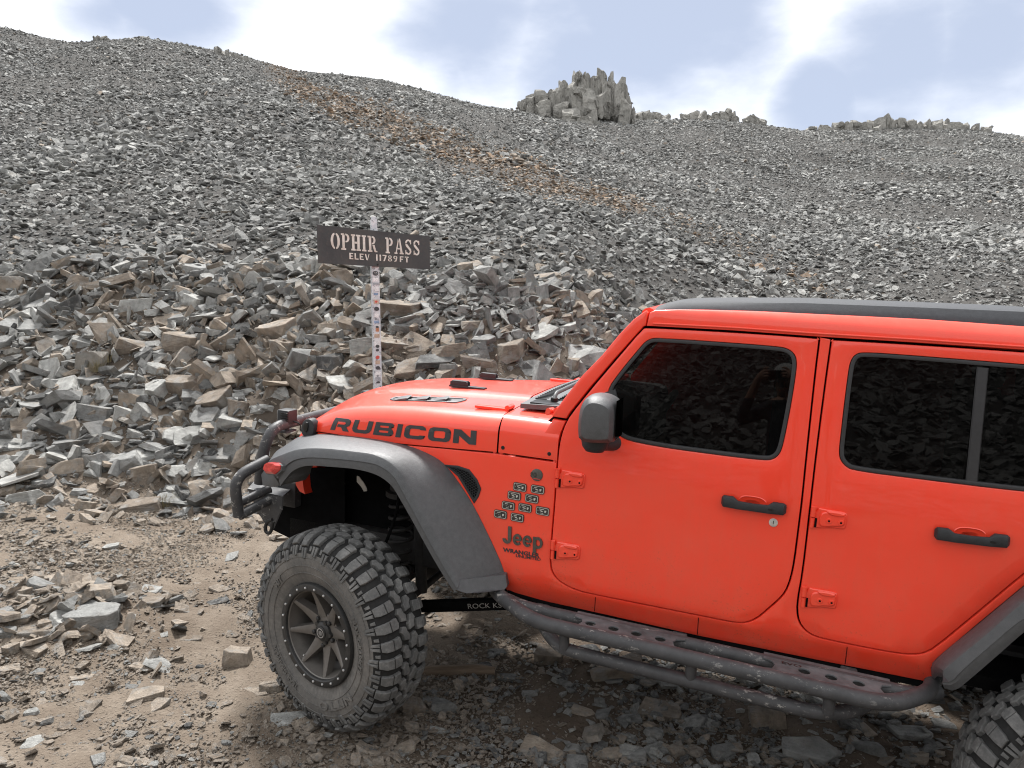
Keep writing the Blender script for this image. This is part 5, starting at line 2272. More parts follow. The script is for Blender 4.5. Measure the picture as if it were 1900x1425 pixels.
axis = Vector((-.2777, -.9606, -.0151)).normalized()
zc_ = Vector((0, 0, 1))
yv = zc_.cross(axis).normalized()
zv = axis.cross(yv).normalized()
ringc = Vector((-.0398, -1.0355, .3259))
mid = ringc - axis * .147
MW = Matrix(((axis.x, yv.x, zv.x, mid.x), (axis.y, yv.y, zv.y, mid.y), (axis.z, yv.z, zv.z, mid.z), (0, 0, 0, 1)))
make_wheel('front_wheel', MW)
ax2 = Vector((0, -1, 0))
for nm, a_, c_, dt in (('rear_wheel', Vector((0, -1, 0)), Vector((3.04, -.885, .33)), True), ('rear_wheel', Vector((0, 1, 0)), Vector((3.008, .885, .33)), False),
                       ('front_wheel', Vector((.2777, .9606, 0)).normalized(), Vector((.04, .885, .33)), False)):
    yv2 = Vector((0, 0, 1)).cross(a_).normalized()
    zv2 = a_.cross(yv2).normalized()
    make_wheel(nm, Matrix(((a_.x, yv2.x, zv2.x, c_.x), (a_.y, yv2.y, zv2.y, c_.y), (a_.z, yv2.z, zv2.z, c_.z), (0, 0, 0, 1))), dt)

# ---- underbody
ax = empty('front_axle', parent=car)
tube_obj('axle_tube', [(0, -.80, .33), (0, .80, .33)], .042, M['chassis'], ax)
bm = bmesh.new()
bmesh.ops.create_uvsphere(bm, u_segments=20, v_segments=12, radius=.14)
bmesh.ops.translate(bm, vec=(0, .12, .33), verts=bm.verts)
bm_obj('differential', bm, M['chassis'], ax, 60)
tube_obj('tie_rod', [(.19, -.72, .36), (.19, .72, .36)], .019, M['chassis'], ax)
bm = bmesh.new()
add_box(bm, (.02, -.74, .33), (.16, .10, .20), bevel=.02)
bm_obj('steering_knuckle', bm, M['chassis'], ax, 40)
ax = empty('rear_axle', parent=car)
tube_obj('axle_tube', [(3.008, -.80, .33), (3.008, .80, .33)], .045, M['chassis'], ax)
for sg in (-1, 1):
    cs_ = empty('coil_spring', parent=car)
    cx0, cy0 = .085, sg * .46
    pts = [(cx0 + .062 * math.cos(t_), cy0 + .062 * math.sin(t_), .46 + .40 * t_ / (2 * PI * 6.5)) for t_ in np.linspace(0, 2 * PI * 6.5, 150)]
    tube_obj('coil', pts, .0095, M['chassis'], cs_, 8)
    bm = bmesh.new()
    add_tube(bm, [(cx0, cy0, .86), (cx0, cy0, .885), (cx0, cy0, .89), (cx0, cy0, .98)], [.088, .088, .066, .070], 24)
    bm_obj('spring_seat', bm, M['chassis'], cs_, 40)
    bm = bmesh.new()
    add_tube(bm, [(cx0, cy0, .43), (cx0, cy0, .455)], [.08, .08], 24)
    bm_obj('spring_seat', bm, M['chassis'], cs_, 40)
    tube_obj('shock_absorber', [(cx0 + .12, cy0 - sg * .02, .36), (cx0 + .10, cy0, .72)], .030, M['chassis'], cs_, 14)
    tube_obj('shock_rod', [(cx0 + .10, cy0, .72), (cx0 + .08, cy0, 1.0)], .010, M['silver'], cs_, 10)
for sg in (-1, 1):
    bm = bmesh.new()
    add_box(bm, (1.45, sg * .43, .575), (4.1, .08, .14), bevel=.012)
    bm_obj('frame_rail', bm, M['chassis'], car, 40)
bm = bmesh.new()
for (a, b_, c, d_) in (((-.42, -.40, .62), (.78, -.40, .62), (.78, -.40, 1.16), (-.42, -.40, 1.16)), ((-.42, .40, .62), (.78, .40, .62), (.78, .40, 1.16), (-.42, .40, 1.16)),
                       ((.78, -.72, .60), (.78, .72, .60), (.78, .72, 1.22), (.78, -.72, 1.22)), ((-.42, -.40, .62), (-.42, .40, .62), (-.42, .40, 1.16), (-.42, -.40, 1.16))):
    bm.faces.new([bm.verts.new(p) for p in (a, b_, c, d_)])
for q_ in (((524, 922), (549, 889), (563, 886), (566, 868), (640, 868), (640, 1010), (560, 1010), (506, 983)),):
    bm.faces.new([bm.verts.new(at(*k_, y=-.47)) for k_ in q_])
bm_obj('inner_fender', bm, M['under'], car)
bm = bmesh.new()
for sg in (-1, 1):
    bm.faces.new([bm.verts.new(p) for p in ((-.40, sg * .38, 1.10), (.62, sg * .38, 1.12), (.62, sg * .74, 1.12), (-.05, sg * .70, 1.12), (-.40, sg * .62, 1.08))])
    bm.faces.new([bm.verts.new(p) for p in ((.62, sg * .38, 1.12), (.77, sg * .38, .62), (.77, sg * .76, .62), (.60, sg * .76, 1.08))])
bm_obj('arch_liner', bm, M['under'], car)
bm = bmesh.new()
add_box(bm, (2.05, 0, .60), (2.60, 1.42, .05))
add_box(bm, (2.0, 0, .47), (1.3, .50, .12), bevel=.03)
add_box(bm, (3.35, 0, .78), (.85, 1.42, .36))
add_box(bm, (.15, 0, .72), (.85, .55, .30), bevel=.04)
bm_obj('floor_pan', bm, M['under'], car, 40)
for sg in (-1, 1):
    la = empty('control_arm', parent=car)
    P0, P1 = Vector((.07, sg * .50, .27)), Vector((1.02, sg * .40, .46))
    bm = bmesh.new()
    d_ = (P1 - P0).normalized()
    up_ = Vector((0, 0, 1))
    rot = Matrix((d_, up_.cross(d_).normalized(), d_.cross(up_.cross(d_)).normalized())).transposed()
    add_box(bm, (P0 + P1) / 2, ((P1 - P0).length, .045, .055), rot=rot, bevel=.006)
    bm_obj('arm_bar', bm, M['under'], la, 40)
    if sg < 0:
        zx = d_.cross(up_.cross(d_)).normalized()
        font_mesh('arm_lettering', 'ROCK KS', lambda u, v, h_: P0 + d_ * (.42 + u) + zx * (v - .012) + Vector((0, -.0235 - h_, 0)), .036, M['silver'], la, sx=1.2, depth=.0006)
# bracket and hose clips seen in the arch
bm = bmesh.new()
pts = [at(*q_, y=-.60) for q_ in ((662, 883), (666, 884), (675, 896), (680, 905), (681, 911), (675, 912), (670, 903), (662, 894))]
A = [bm.verts.new(p) for p in pts]
B = [bm.verts.new(Vector(p) + Vector((0, .004, 0))) for p in pts]
bm.faces.new(A)
for i in range(len(A)):
    bm.faces.new((A[i], A[(i + 1) % len(A)], B[(i + 1) % len(A)], B[i]))
bm_obj('hose_bracket', bm, M['silver'], car)
tube_obj('brake_hose', spline([(.12, -.60, 1.05), (.14, -.62, .85), (.10, -.70, .62), (.06, -.78, .48)], 8), .008, M['under'], car, 8)
for px, py, r_ in ((545, 935, .008), (587, 927, .006), (638, 897, .009)):
    p = at(px, py, y=-.405)
    bm = bmesh.new()
    add_tube(bm, [p, Vector(p) + Vector((0, -.008, 0))], [r_, r_ * .8], 12)
    bm_obj('frame_bolt', bm, M['silver'], car)

# ---- grille and nose
gr = empty('grille', parent=car)
bm = bmesh.new()
add_box(bm, (-.465, 0, 1.00), (.07, .92, .34), bevel=.02)
bm_obj('grille_shell', bm, M['red'], gr, 40)
for k in range(7):
    bm = bmesh.new()
    add_box(bm, (-.503, (k - 3) * .075, 1.02), (.008, .040, .24), bevel=.002)
    bm_obj('grille_slot', bm, M['under'], gr)
for sg in (-1, 1):
    bm = bmesh.new()
    add_tube(bm, [(-.50, sg * .42, 1.04), (-.515, sg * .42, 1.04), (-.525, sg * .42, 1.04)], [.095, .095, .07], 28)
    bm_obj('headlight', bm, M['bolt'], gr, 40)
bm = bmesh.new()
pts = [at(*q_, y=-.62) for q_ in ((547, 879), (561, 882), (563, 905), (566, 917), (556, 912), (549, 900))]
A = [bm.verts.new(p) for p in pts]
B = [bm.verts.new(Vector(p) + Vector((.01, .05, 0))) for p in pts]
bm.faces.new(A)
bm.faces.new(B[::-1])
for i in range(len(A)):
    bm.faces.new((A[i], A[(i + 1) % len(A)], B[(i + 1) % len(A)], B[i]))
bm_obj('grille_edge', bm, M['red'], gr)

# ---- tubular front bumper
bp = empty('front_bumper', parent=car)
ht = [(482, 897, -.60), (484, 872, -.60), (491.5, 823, -.60), (503, 797, -.56), (524, 789, -.50)]
hp = [Vector(at(a, b_, y=c)) for a, b_, c in ht]
hoop = [hp[0], hp[1], hp[2], hp[2] + Vector((.015, .02, .055)), hp[2] + Vector((.03, .09, .095)), hp[2] + Vector((.03, .25, .10))]
mirror_ = [Vector((p.x, -p.y, p.z)) for p in hoop[::-1]]
tube_obj('grille_hoop', fillet(hoop[:3] + [Vector((hp[2].x + .02, hp[2].y + .05, hp[2].z + .085))] + [Vector((hp[2].x + .02, -hp[2].y - .05, hp[2].z + .085))] + mirror_[3:], .09, 8), .0290, M['slider'], bp, 18)
XF = -.66
for sg in (-1, 1):
    w0 = Vector(at(497, 853, x=-.60))
    w1_ = Vector(at(434, 886, x=-.66))
    w2_ = Vector(at(443, 957, x=-.66))
    w3 = Vector(at(510, 922, x=-.58))
    pts = [w0, w1_, w2_, w3]
    if sg > 0:
        pts = [Vector((p.x, -p.y, p.z)) for p in pts]
    tube_obj('bumper_wing', fillet(pts[:3] , .085, 8), .0275, M['slider'], bp, 18)
    tube_obj('bumper_tube', pts[2:], .0255, M['slider'], bp, 18)
    off = Vector((-.035, 0, .045))
    tube_obj('bumper_tube', [pts[2].lerp(pts[3], .12) + off, pts[3] + off * .9], .022, M['slider'], bp, 16)
    # wing plate: flat top, upright face below its front edge
    ZP = .815
    tp_ = [Vector(at(*q_, z=ZP)) for q_ in ((459, 907), (474, 890), (500, 887), (549, 887), (545, 903), (524, 921))]
    eA, eB = tp_[0], tp_[-1]
    nrm = (eB - eA).cross(Vector((0, 0, 1))).normalized()
    lowp = [eA, eB]
    for q_ in ((522, 945), (506, 981), (492, 972), (478, 950), (470, 928)):
        r_ = Vector(jray(*q_))
        c_ = Vector(CAM)
        lowp.append(c_ + r_ * ((eA - c_).dot(nrm) / r_.dot(nrm)))
    if sg > 0:
        tp_ = [Vector((p.x, -p.y, p.z)) for p in tp_]
        lowp = [Vector((p.x, -p.y, p.z)) for p in lowp]
    for nm, PP, dv in (('wing_plate', tp_, Vector((0, 0, -.006))), ('wing_plate', lowp, Vector((.006, .004, 0)))):
        bm = bmesh.new()
        A = [bm.verts.new(p) for p in PP]
        B = [bm.verts.new(p + dv) for p in PP]
        bm.faces.new(A)
        bm.faces.new(B[::-1])
        for i in range(len(A)):
            bm.faces.new((A[i], A[(i + 1) % len(A)], B[(i + 1) % len(A)], B[i]))
        bm_obj(nm, bm, M['slider'], bp)
bm = bmesh.new()
add_box(bm, (-.60, 0, .78), (.16, 1.05, .14), bevel=.012)
bm_obj('bumper_beam', bm, M['slider'], bp, 40)
bm = bmesh.new()
c = Vector(at(505, 985, x=-.48))
add_tube(bm, fillet([c + Vector((0, 0, .06)), c + Vector((-.035, 0, .04)), c + Vector((-.045, 0, -.01)), c + Vector((-.01, 0, -.02)), c + Vector((.005, 0, .05))], .03, 4), .009, 8)
bm_obj('shackle', bm, M['chassis'], bp, 50)
# pod lamps on the hoop
for sg in (-1, 1):
    al = empty('auxiliary_light', parent=car)
    c = Vector(at(533, 773, y=-.43)) if sg < 0 else Vector(at(591, 752, y=.43))
    if sg > 0:
        c = Vector((Vector(at(533, 773, y=-.43)).x, .43, Vector(at(533, 773, y=-.43)).z))
    bm = bmesh.new()
    add_box(bm, c, (.075, .082, .082), bevel=.010)
    bm_obj('lamp_housing', bm, M['plastic'], al, 30)
    for k in range(5):
        bm = bmesh.new()
        add_box(bm, c + Vector((.012, sg * .043 if sg < 0 else -.043, -.026 + k * .013)), (.045, .008, .005), bevel=.001)
        bm_obj('cooling_fin', bm, M['screw'], al)
    bm = bmesh.new()
    add_box(bm, c + Vector((-.039, 0, 0)), (.004, .066, .066), bevel=.001)
    bm_obj('lamp_lens', bm, M['bolt'], al)
    bm = bmesh.new()
    add_tube(bm, [c + Vector((0, 0, -.075)), c + Vector((0, 0, -.035))], [.013, .013], 12)
    add_box(bm, c + Vector((0, 0, -.078)), (.06, .09, .010), bevel=.002)
    bm_obj('lamp_bracket', bm, M['slider'], al, 40)
    tube_obj('lamp_cable', spline([c + Vector((.04, 0, -.02)), c + Vector((.075, .01, -.035)), c + Vector((.07, .03, -.075)), c + Vector((.10, .10, -.11))], 6), .004, M['screw'], al, 6)

# ---- rock slider side step
M['stepmetal'] = plain('scuffed_step_steel', (.095, .098, .102), rough=.7, scale=26, amt=.6, spec=.3)
sl = empty('rock_slider', parent=car)
tube_obj('inner_tube', fillet([(.76, -.80, .588), (.90, -.858, .588), (2.42, -.868, .570), (2.50, -.80, .570)], .05), .0275, M['slider'], sl, 18)
tube_obj('outer_tube', fillet([(.66, -.66, .602), (.74, -.80, .600), (.98, -1.00, .603), (2.31, -1.015, .583), (2.47, -.84, .580), (2.50, -.70, .578)], .10, 8), .0300, M['slider'], sl, 20)
tube_obj('lower_tube', fillet([(.92, -.80, .56), (1.08, -.965, .497), (1.2, -.972, .494), (2.10, -.985, .478), (2.24, -.90, .483), (2.36, -.70, .53)], .09, 8), .0265, M['slider'], sl, 18)
for x_, y_ in ((1.115, -.985), (1.625, -.990), (2.12, -.998)):
    tube_obj('post', [(x_, y_ - .006, .585), (x_, y_ + .012, .49)], .0215, M['slider'], sl, 14)


def step_z(x, y):
    return .6130 - (x - 1.0) * .0128


def floorpt(px, py):
    p = at(px, py, z=.605)
    return (float(p[0]), float(p[1]))


for ends, holes_ in (((1079, 1148, 1256, 1187), [(1098.7, 1153), (1141, 1162), (1182.7, 1172), (1227, 1181)]), ((1432, 1225, 1641, 1276), [(1492.6, 1237.5), (1542, 1248.5), (1593, 1259)])):
    a = floorpt(ends[0], ends[1])[0]
    b_ = floorpt(ends[2], ends[3])[0]
    pts = [(a - .03, -.985), (a - .03, -.968), (a + .002, -.957), (a + .012, -.925), (a + .002, -.899), (a - .03, -.888), (a - .03, -.835), (b_ + .03, -.835), (b_ + .03, -.888), (b_ - .002, -.899),
           (b_ - .012, -.925), (b_ - .002, -.957), (b_ + .03, -.968), (b_ + .03, -.985)]
    hs_ = []
    for h_ in holes_:
        cx_, cy_ = floorpt(*h_)
        cy_ = -.925
        hs_.append([(cx_ + .0215 * math.cos(2 * PI * k / 24), cy_ + .0215 * math.sin(2 * PI * k / 24)) for k in range(24)])
    panel('step_plate', pts, hs_, M['stepmetal'], sl, surf=step_z, axis='z', thick=.006, edge=.0012, grid=.3)
    for cx_, cy_ in [(sum(p[0] for p in h) / 24, sum(p[1] for p in h) / 24) for h in hs_]:
        pass
p = floorpt(1452, 1229)
font_mesh('step_logo', 'EVO', lambda u, v, h_: Vector((p[0] - .005 + u, -.905 + v, step_z(p[0] + u, 0) + .0003 + h_)), .026, M['screw'], sl, sx=1.5, depth=.0008, bold=.01)
for x_ in (.95, 1.55, 2.2):
    bm = bmesh.new()
    add_box(bm, (x_, -.64, .545), (.06, .34, .05), bevel=.006)
    bm_obj('slider_bracket', bm, M['slider'], sl, 40)
# black pinch seam below the sill
bm = bmesh.new()
add_box(bm, (1.64, -.738, .575), (1.72, .02, .05))
bm_obj('sill_flange', bm, M['under'], car)

# ---- cabin
cb = empty('cabin', parent=car)
for sg in (-1, 1):
    for x_ in (1.62, 2.48):
        bm = bmesh.new()
        add_box(bm, (x_, sg * .37, 1.0), (.50, .50, .16), bevel=.05)
        add_box(bm, (x_ + .26, sg * .37, 1.32), (.13, .48, .62), rot=None, bevel=.05)
        add_box(bm, (x_ + .30, sg * .37, 1.70), (.10, .27, .17), bevel=.04)
        bm_obj('seat', bm, M['interior'], cb, 50)
bm = bmesh.new()
add_box(bm, (1.08, 0, 1.28), (.30, 1.40, .30), bevel=.05)
bm_obj('dashboard', bm, M['interior'], cb, 50)
pts = []
cn = Vector((1.30, -.37, 1.36))
a_ = Vector((-.86, 0, .5)).normalized()
u_ = Vector((0, 1, 0))
v_ = a_.cross(u_)
bm = bmesh.new()
ring = [cn + (u_ * math.cos(t_) + v_ * math.sin(t_)) * .185 for t_ in np.linspace(0, 2 * PI, 41)]
add_tube(bm, ring, .016, 10, caps=False)
for t_ in (0.2, PI - .2, -PI / 2):
    add_tube(bm, [cn, cn + (u_ * math.cos(t_) + v_ * math.sin(t_)) * .18], .014, 8)
add_disc_prism(bm, cn - a_ * .02, a_, .055, .05)
bm_obj('steering_wheel', bm, M['seat'], cb, 50)


# ------------------------------------------------------------------ pass sign
sg_ = empty('pass_sign')


def wpt(px, py, depth):
    r = wray(px, py)
    return Vector(CAM + r * depth)


TLs, TRs, BLs, BRs = wpt(588, 417, 5.95), wpt(797, 438, 6.52), wpt(590.5, 488, 5.95), wpt(798, 500, 6.52)
post_top = wpt(693, 405, 6.30)
post_low = wpt(700.5, 716, 6.22)
down = (post_low - post_top).normalized()
base = post_low + down * .55
sg_.location = base
tag(sg_, 'dark steel pass sign reading OPHIR PASS on a sticker-covered white post', 'sign')


def sgn_child(o):
    o.parent = sg_
    o.location = -base
    return o


u_ = ((TRs - TLs) + (BRs - BLs)).normalized()
v_ = ((TLs - BLs) + (TRs - BRs)).normalized()
n_s = u_.cross(v_).normalized()
if n_s.dot(Vector(CAM) - TLs) < 0:
    n_s = -n_s
uh = u_
SW = ((TRs - TLs).length + (BRs - BLs).length) / 2


def spl(u, v, h_):
    """sign face: u 0..1 along, v 0..1 up, h proud of the plate"""
    p = (BLs * (1 - u) + BRs * u) * (1 - v) + (TLs * (1 - u) + TRs * u) * v
    return p + n_s * h_


bm = bmesh.new()
O = [(0, 0), (.25, .001), (.5, -.002), (.75, .001), (1, 0), (1.0005, .5), (1, 1), (.75, .998), (.5, 1.0), (.25, 1.003), (0, 1), (-.001, .5)]
A = [bm.verts.new(spl(a, b_, 0)) for a, b_ in O]
B = [bm.verts.new(spl(a, b_, -.006)) for a, b_ in O]
bm.faces.new(A)
bm.faces.new(B[::-1])
for i in range(len(A)):
    bm.faces.new((A[i], A[(i + 1) % len(A)], B[(i + 1) % len(A)], B[i]))
sgn_child(bm_obj('sign_plate', bm, M['sign'], None, 30))


def stencil(ch):
    """slab-serif stencil capitals in a box one unit high"""
    s = .20
    if ch == 'O':
        return [band(.36, .5, .36, .5, .20, .10, 98, 262), band(.40, .5, .36, .5, .20, .10, 82, -82)], .76
    if ch == 'P':
        return [R4(.10, .06, .30, .94), R4(0, 0, .40, .10), R4(0, .90, .26, 1), [(.37, .90), (.37, 1.0)] + arc(.42, .735, .28, .265, 90, -90) + [(.37, .47), (.37, .56)] + arc(.42, .73, .10, .17, -90, 90)], .74
    if ch == 'H':
        return [R4(.08, .05, .28, .95), R4(0, 0, .36, .10), R4(0, .90, .36, 1), R4(.52, .05, .72, .95), R4(.44, 0, .80, .10), R4(.44, .90, .80, 1), R4(.30, .44, .50, .56)], .82
    if ch == 'I':
        return [R4(.08, .05, .28, .95), R4(0, 0, .36, .10), R4(0, .90, .36, 1)], .40
    if ch == 'R':
        return [R4(.10, .06, .30, .94), R4(0, 0, .38, .10), R4(0, .90, .26, 1), [(.36, .90), (.36, 1.0)] + arc(.42, .745, .26, .255, 90, -90) + [(.36, .49), (.36, .58)] + arc(.42, .74, .09, .16, -90, 90), [(.40, .45), (.58, .45), (.72, .08), (.82, .08), (.82, 0), (.60, 0), (.54, .08)]], .86
    if ch == 'A':
        return [[(.10, .05), (.20, .05), (.42, .82), (.36, 1.0)], R4(0, 0, .28, .09), [(.46, 1.0), (.56, 1.0), (.80, .05), (.58, .05)], R4(.50, 0, .88, .09), R4(.30, .30, .52, .39)], .90
    if ch == 'S':
        return [band(.34, .74, .30, .26, .15, .10, 25, 175, 8), [(.05, .72), (.22, .70), (.62, .36), (.60, .14), (.44, .30), (.10, .56)], band(.34, .26, .30, .26, .15, .10, 5, -150, 8), R4(.54, .70, .62, .98), R4(.05, .02, .13, .30)], .70
    return [], .45


def add_word(polys, word, u, u1, v0, v1, fn, sp=.10):
    tot = sum(fn(c)[1] + sp for c in word) - sp
    k = (u1 - u) / tot
    for c in word:
        P, w_ = fn(c)
        for q_ in P:
            polys.append([(u + a * k, v0 + b_ * (v1 - v0)) for a, b_ in q_])
        u += (w_ + sp) * k


def small(ch):
    t = .17
    d = dict(E=[R4(0, 0, t, 1), R4(t * 1.01, .84, .5, 1), R4(t * 1.01, .42, .42, .58), R4(t * 1.01, 0, .5, .16)], L=[R4(0, .0, t, 1), R4(t * 1.01, 0, .5, .16)],
             V=[[(0, 1), (t, 1), (.30, .18), (.25, 0), (.20, 0)], [(.33, .20), (.52, 1), (.60, 1), (.36, 0), (.28, 0)]], F=[R4(0, 0, t, 1), R4(t * 1.01, .84, .5, 1), R4(t * 1.01, .42, .42, .58)],
             T=[R4(.0, .84, .24, 1), R4(.30, .84, .54, 1), R4(.19, 0, .36, .80)])
    if ch in d:
        return d[ch], .54
    if ch == '1':
        return [R4(.06, 0, .06 + t, 1)], .28
    if ch == '7':
        return [R4(0, .84, .50, 1), [(.32, .82), (.50, .82), (.26, 0), (.10, 0)]], .52
    if ch == '8':
        return [band(.25, .74, .22, .25, .12, .13, 95, 265), band(.27, .74, .22, .25, .12, .13, 85, -85), band(.25, .26, .25, .26, .13, .13, 95, 265), band(.27, .26, .25, .26, .13, .13, 85, -85)], .54
    if ch == '9':
        return [band(.25, .70, .24, .29, .13, .14, 95, 265), band(.27, .70, .24, .29, .13, .14, 85, -85), [(.38, .50), (.51, .62), (.40, .10), (.20, 0), (.10, .02)]], .54
    return [], .40


big, big2, sm, sm2, sm3 = [], [], [], [], []
add_word(big, 'OPHIR', .108, .512, .395, .835, stencil)
add_word(big2, 'PASS', .583, .905, .390, .835, stencil, .12)
add_word(sm, 'ELEV', .262, .432, .155, .325, small, .14)
add_word(sm2, '11789', .492, .690, .160, .335, small, .16)
add_word(sm3, 'FT', .712, .795, .165, .330, small, .16)
for nm, P in (('sign_lettering', big), ('sign_lettering', big2), ('elevation_lettering', sm), ('elevation_lettering', sm2), ('elevation_lettering', sm3)):
    o = glyph_mesh(nm, P, lambda u, v, h_: spl(u, v, max(0, h_)), .003, M['signletter'], None)
    sgn_child(o)
bm = bmesh.new()
c = spl(.51, .055, .001)
add_tube(bm, [c, c + n_s * .006], [.007, .006], 12)
sgn_child(bm_obj('sign_bolt', bm, M['screw'], None, 40))
# square post behind the plate, raw top end
bm = bmesh.new()
pw = .031
sx_ = Vector((u_.x, u_.y, 0)).normalized() * .6 + Vector((HR[0], HR[1], 0)) * .4
sx_.normalize()
sy_ = down.cross(sx_).normalized()
zt0 = Vector((0, 0, 0))
rings = []
pback = post_top - n_s * .0
for t_, k in ((-.01, .55), (0.02, .8), (.08, .8), (.12, 1.0), (.6, 1.03), ((base - post_top).length, 1.05)):
    c = post_top + down * t_
    rings.append([bm.verts.new(c + sx_ * a * pw * k + sy_ * b_ * pw * k) for a, b_ in ((-1, -.9), (-.9, -1), (.9, -1), (1, -.9), (1, .9), (.9, 1), (-.9, 1), (-1, .9))])
for A, B in zip(rings, rings[1:]):
    for i in range(8):
        bm.faces.new((A[i], A[(i + 1) % 8], B[(i + 1) % 8], B[i]))
bm.faces.new(rings[0])
bm.faces.new(rings[-1])
sgn_child(bm_obj('post', bm, M['post'], None, 30))
# stickers round the camera side of the post
SK = [plain('sticker_' + n, c, rough=.45, scale=150, amt=.5) for n, c in (('white', (.66, .66, .66)), ('black', (.04, .04, .045)), ('red', (.50, .06, .04)), ('orange', (.48, .20, .10)), ('blue', (.20, .28, .42)), ('tan', (.45, .33, .25)), ('grey', (.30, .31, .33)))]
fac = sy_ if sy_.dot(Vector(CAM) - post_top) > 0 else -sy_
LS = (post_low - post_top).length
for (py, mk, hh, ww, dx) in ((508, 1, 9, .9, 0), (508, 0, 5, .5, 0), (519, 0, 6, .8, 0), (527, 6, 4, .9, .1), (537, 0, 7, .8, 0), (546, 4, 4, .7, -.1), (560, 5, 8, .8, 0), (560, 2, 4, .4, 0), (573, 1, 8, .8, .1), (585, 0, 7, .7, 0), (597, 4, 5, .8, 0), (606, 1, 4, .5, .2), (611, 3, 7, .5, .25),
                             (622, 5, 7, .8, 0), (636, 0, 8, .9, 0), (641, 1, 6, .6, .1), (648, 1, 5, .5, 0), (661, 2, 7, .6, 0), (670, 5, 7, .7, .0), (680, 1, 7, .7, 0), (690, 0, 6, .8, 0), (700, 6, 7, .8, 0), (706, 1, 4, .6, 0)):
    t_ = LS * (py - 405) / (712 - 405)
    c = post_top + down * t_ + fac * (pw * 1.03 + .0012 + .0006 * (mk == 1 or hh < 6)) + sx_ * dx * pw * .5
    hz = hh / 1400 * 6.2 * .5
    bm = bmesh.new()
    tilt = rnd.uniform(-.12, .12)
    n_c = 12 if mk in (1, 2) else 4
    vs = []
    for k in range(n_c):
        a = 2 * PI * (k + .5) / n_c
        cx_, cz_ = math.cos(a) * (1 if n_c == 12 else 1.41), math.sin(a) * (1 if n_c == 12 else 1.41)
        vs.append(bm.verts.new(c + sx_ * (cx_ * pw * .86 * ww + cz_ * tilt * .01) - down * (cz_ * hz)))
    bm.faces.new(vs)
    ex = bmesh.ops.extrude_face_region(bm, geom=bm.faces[:])
    bmesh.ops.translate(bm, vec=fac * .0008, verts=[v for v in ex['geom'] if isinstance(v, bmesh.types.BMVert)])
    sgn_child(bm_obj('sticker', bm, SK[mk], None))

# ------------------------------------------------------------------ rock outcrops on the ridge
rs2 = random.Random(21)
pillar_shapes = [stone_mesh('pillar_shape', rs2, rs2.uniform(.7, .95), cuts=rs2.randint(5, 8), rough=.05) for _ in range(12)]
for m_ in pillar_shapes:
    m_.materials.append(M['rock_mid'])
OUTM = None


def outcrop_mat():
    b = NB('outcrop_rock')
    n1 = b.noise(1.3, 6, .7, stretch=(1, 1, .35))
    n2 = b.noise(5, 6, .7)
    c = b.ramp(b.math('ADD', b.math('MULTIPLY', n1, .6), b.math('MULTIPLY', n2, .4)), [(.32, (.13, .128, .12)), (.5, (.32, .31, .285)), (.68, (.50, .485, .45))])
    b.color(c)
    b.bump(b.math('ADD', n1, b.math('MULTIPLY', n2, .6)), .35, .9)
    return b.set(rough=.9, spec=.2)


OUTM = outcrop_mat()
for m_ in pillar_shapes:
    m_.materials.clear()
    m_.materials.append(OUTM)


def outcrop(label, cols, depth, extra=0):
    """cols: (photo x, top row, base row, width in photo px, distance offset)"""
    c0 = cols[len(cols) // 2]
    b0_ = wpt(c0[0], c0[2], depth)
    t = empty('rock_outcrop', b0_)
    tag(t, label, 'rock outcrop', 'rock outcrops along the ridge')
    for (px, top, bot, wd, dz) in cols:
        P, Q = wpt(px, top, depth + dz), wpt(px, bot, depth + dz)
        hgt = (P - Q).length + .25
        wdt = wd / FPX * (depth + dz)
        o = bpy.data.objects.new('rock_column', rs2.choice(pillar_shapes))
        COL.objects.link(o)
        o.parent = t
        o.location = (P + Q) / 2 - b0_ + Vector((0, 0, -.12))
        # long axis upright
        o.rotation_euler = (rs2.uniform(-.08, .08), PI / 2 * rs2.choice([-1, 1]) + rs2.uniform(-.10, .10), rs2.uniform(0, 6.28))
        o.scale = (hgt * 1.04, wdt * 1.2, wdt * 1.5)
        # broken blocks clinging to the column's face
        for j in range(int(hgt / max(.3, wdt) * .9)):
            q_ = bpy.data.objects.new('rock_block', rs2.choice(pillar_shapes))
            COL.objects.link(q_)
            q_.parent = t
            f_ = rs2.uniform(.05, .98)
            q_.location = P.lerp(Q, f_) - b0_ - Vector((HF[0], HF[1], 0)) * wdt * rs2.uniform(.2, .6) + Vector((HR[0], HR[1], 0)) * wdt * rs2.uniform(-.5, .5)
            q_.rotation_euler = (rs2.uniform(0, 6.28), rs2.uniform(-.6, .6) + PI / 2 * rs2.randint(0, 1), rs2.uniform(0, 6.28))
            s_ = wdt * rs2.uniform(.35, .75)
            q_.scale = (s_ * rs2.uniform(1, 1.8), s_, s_)
    return t


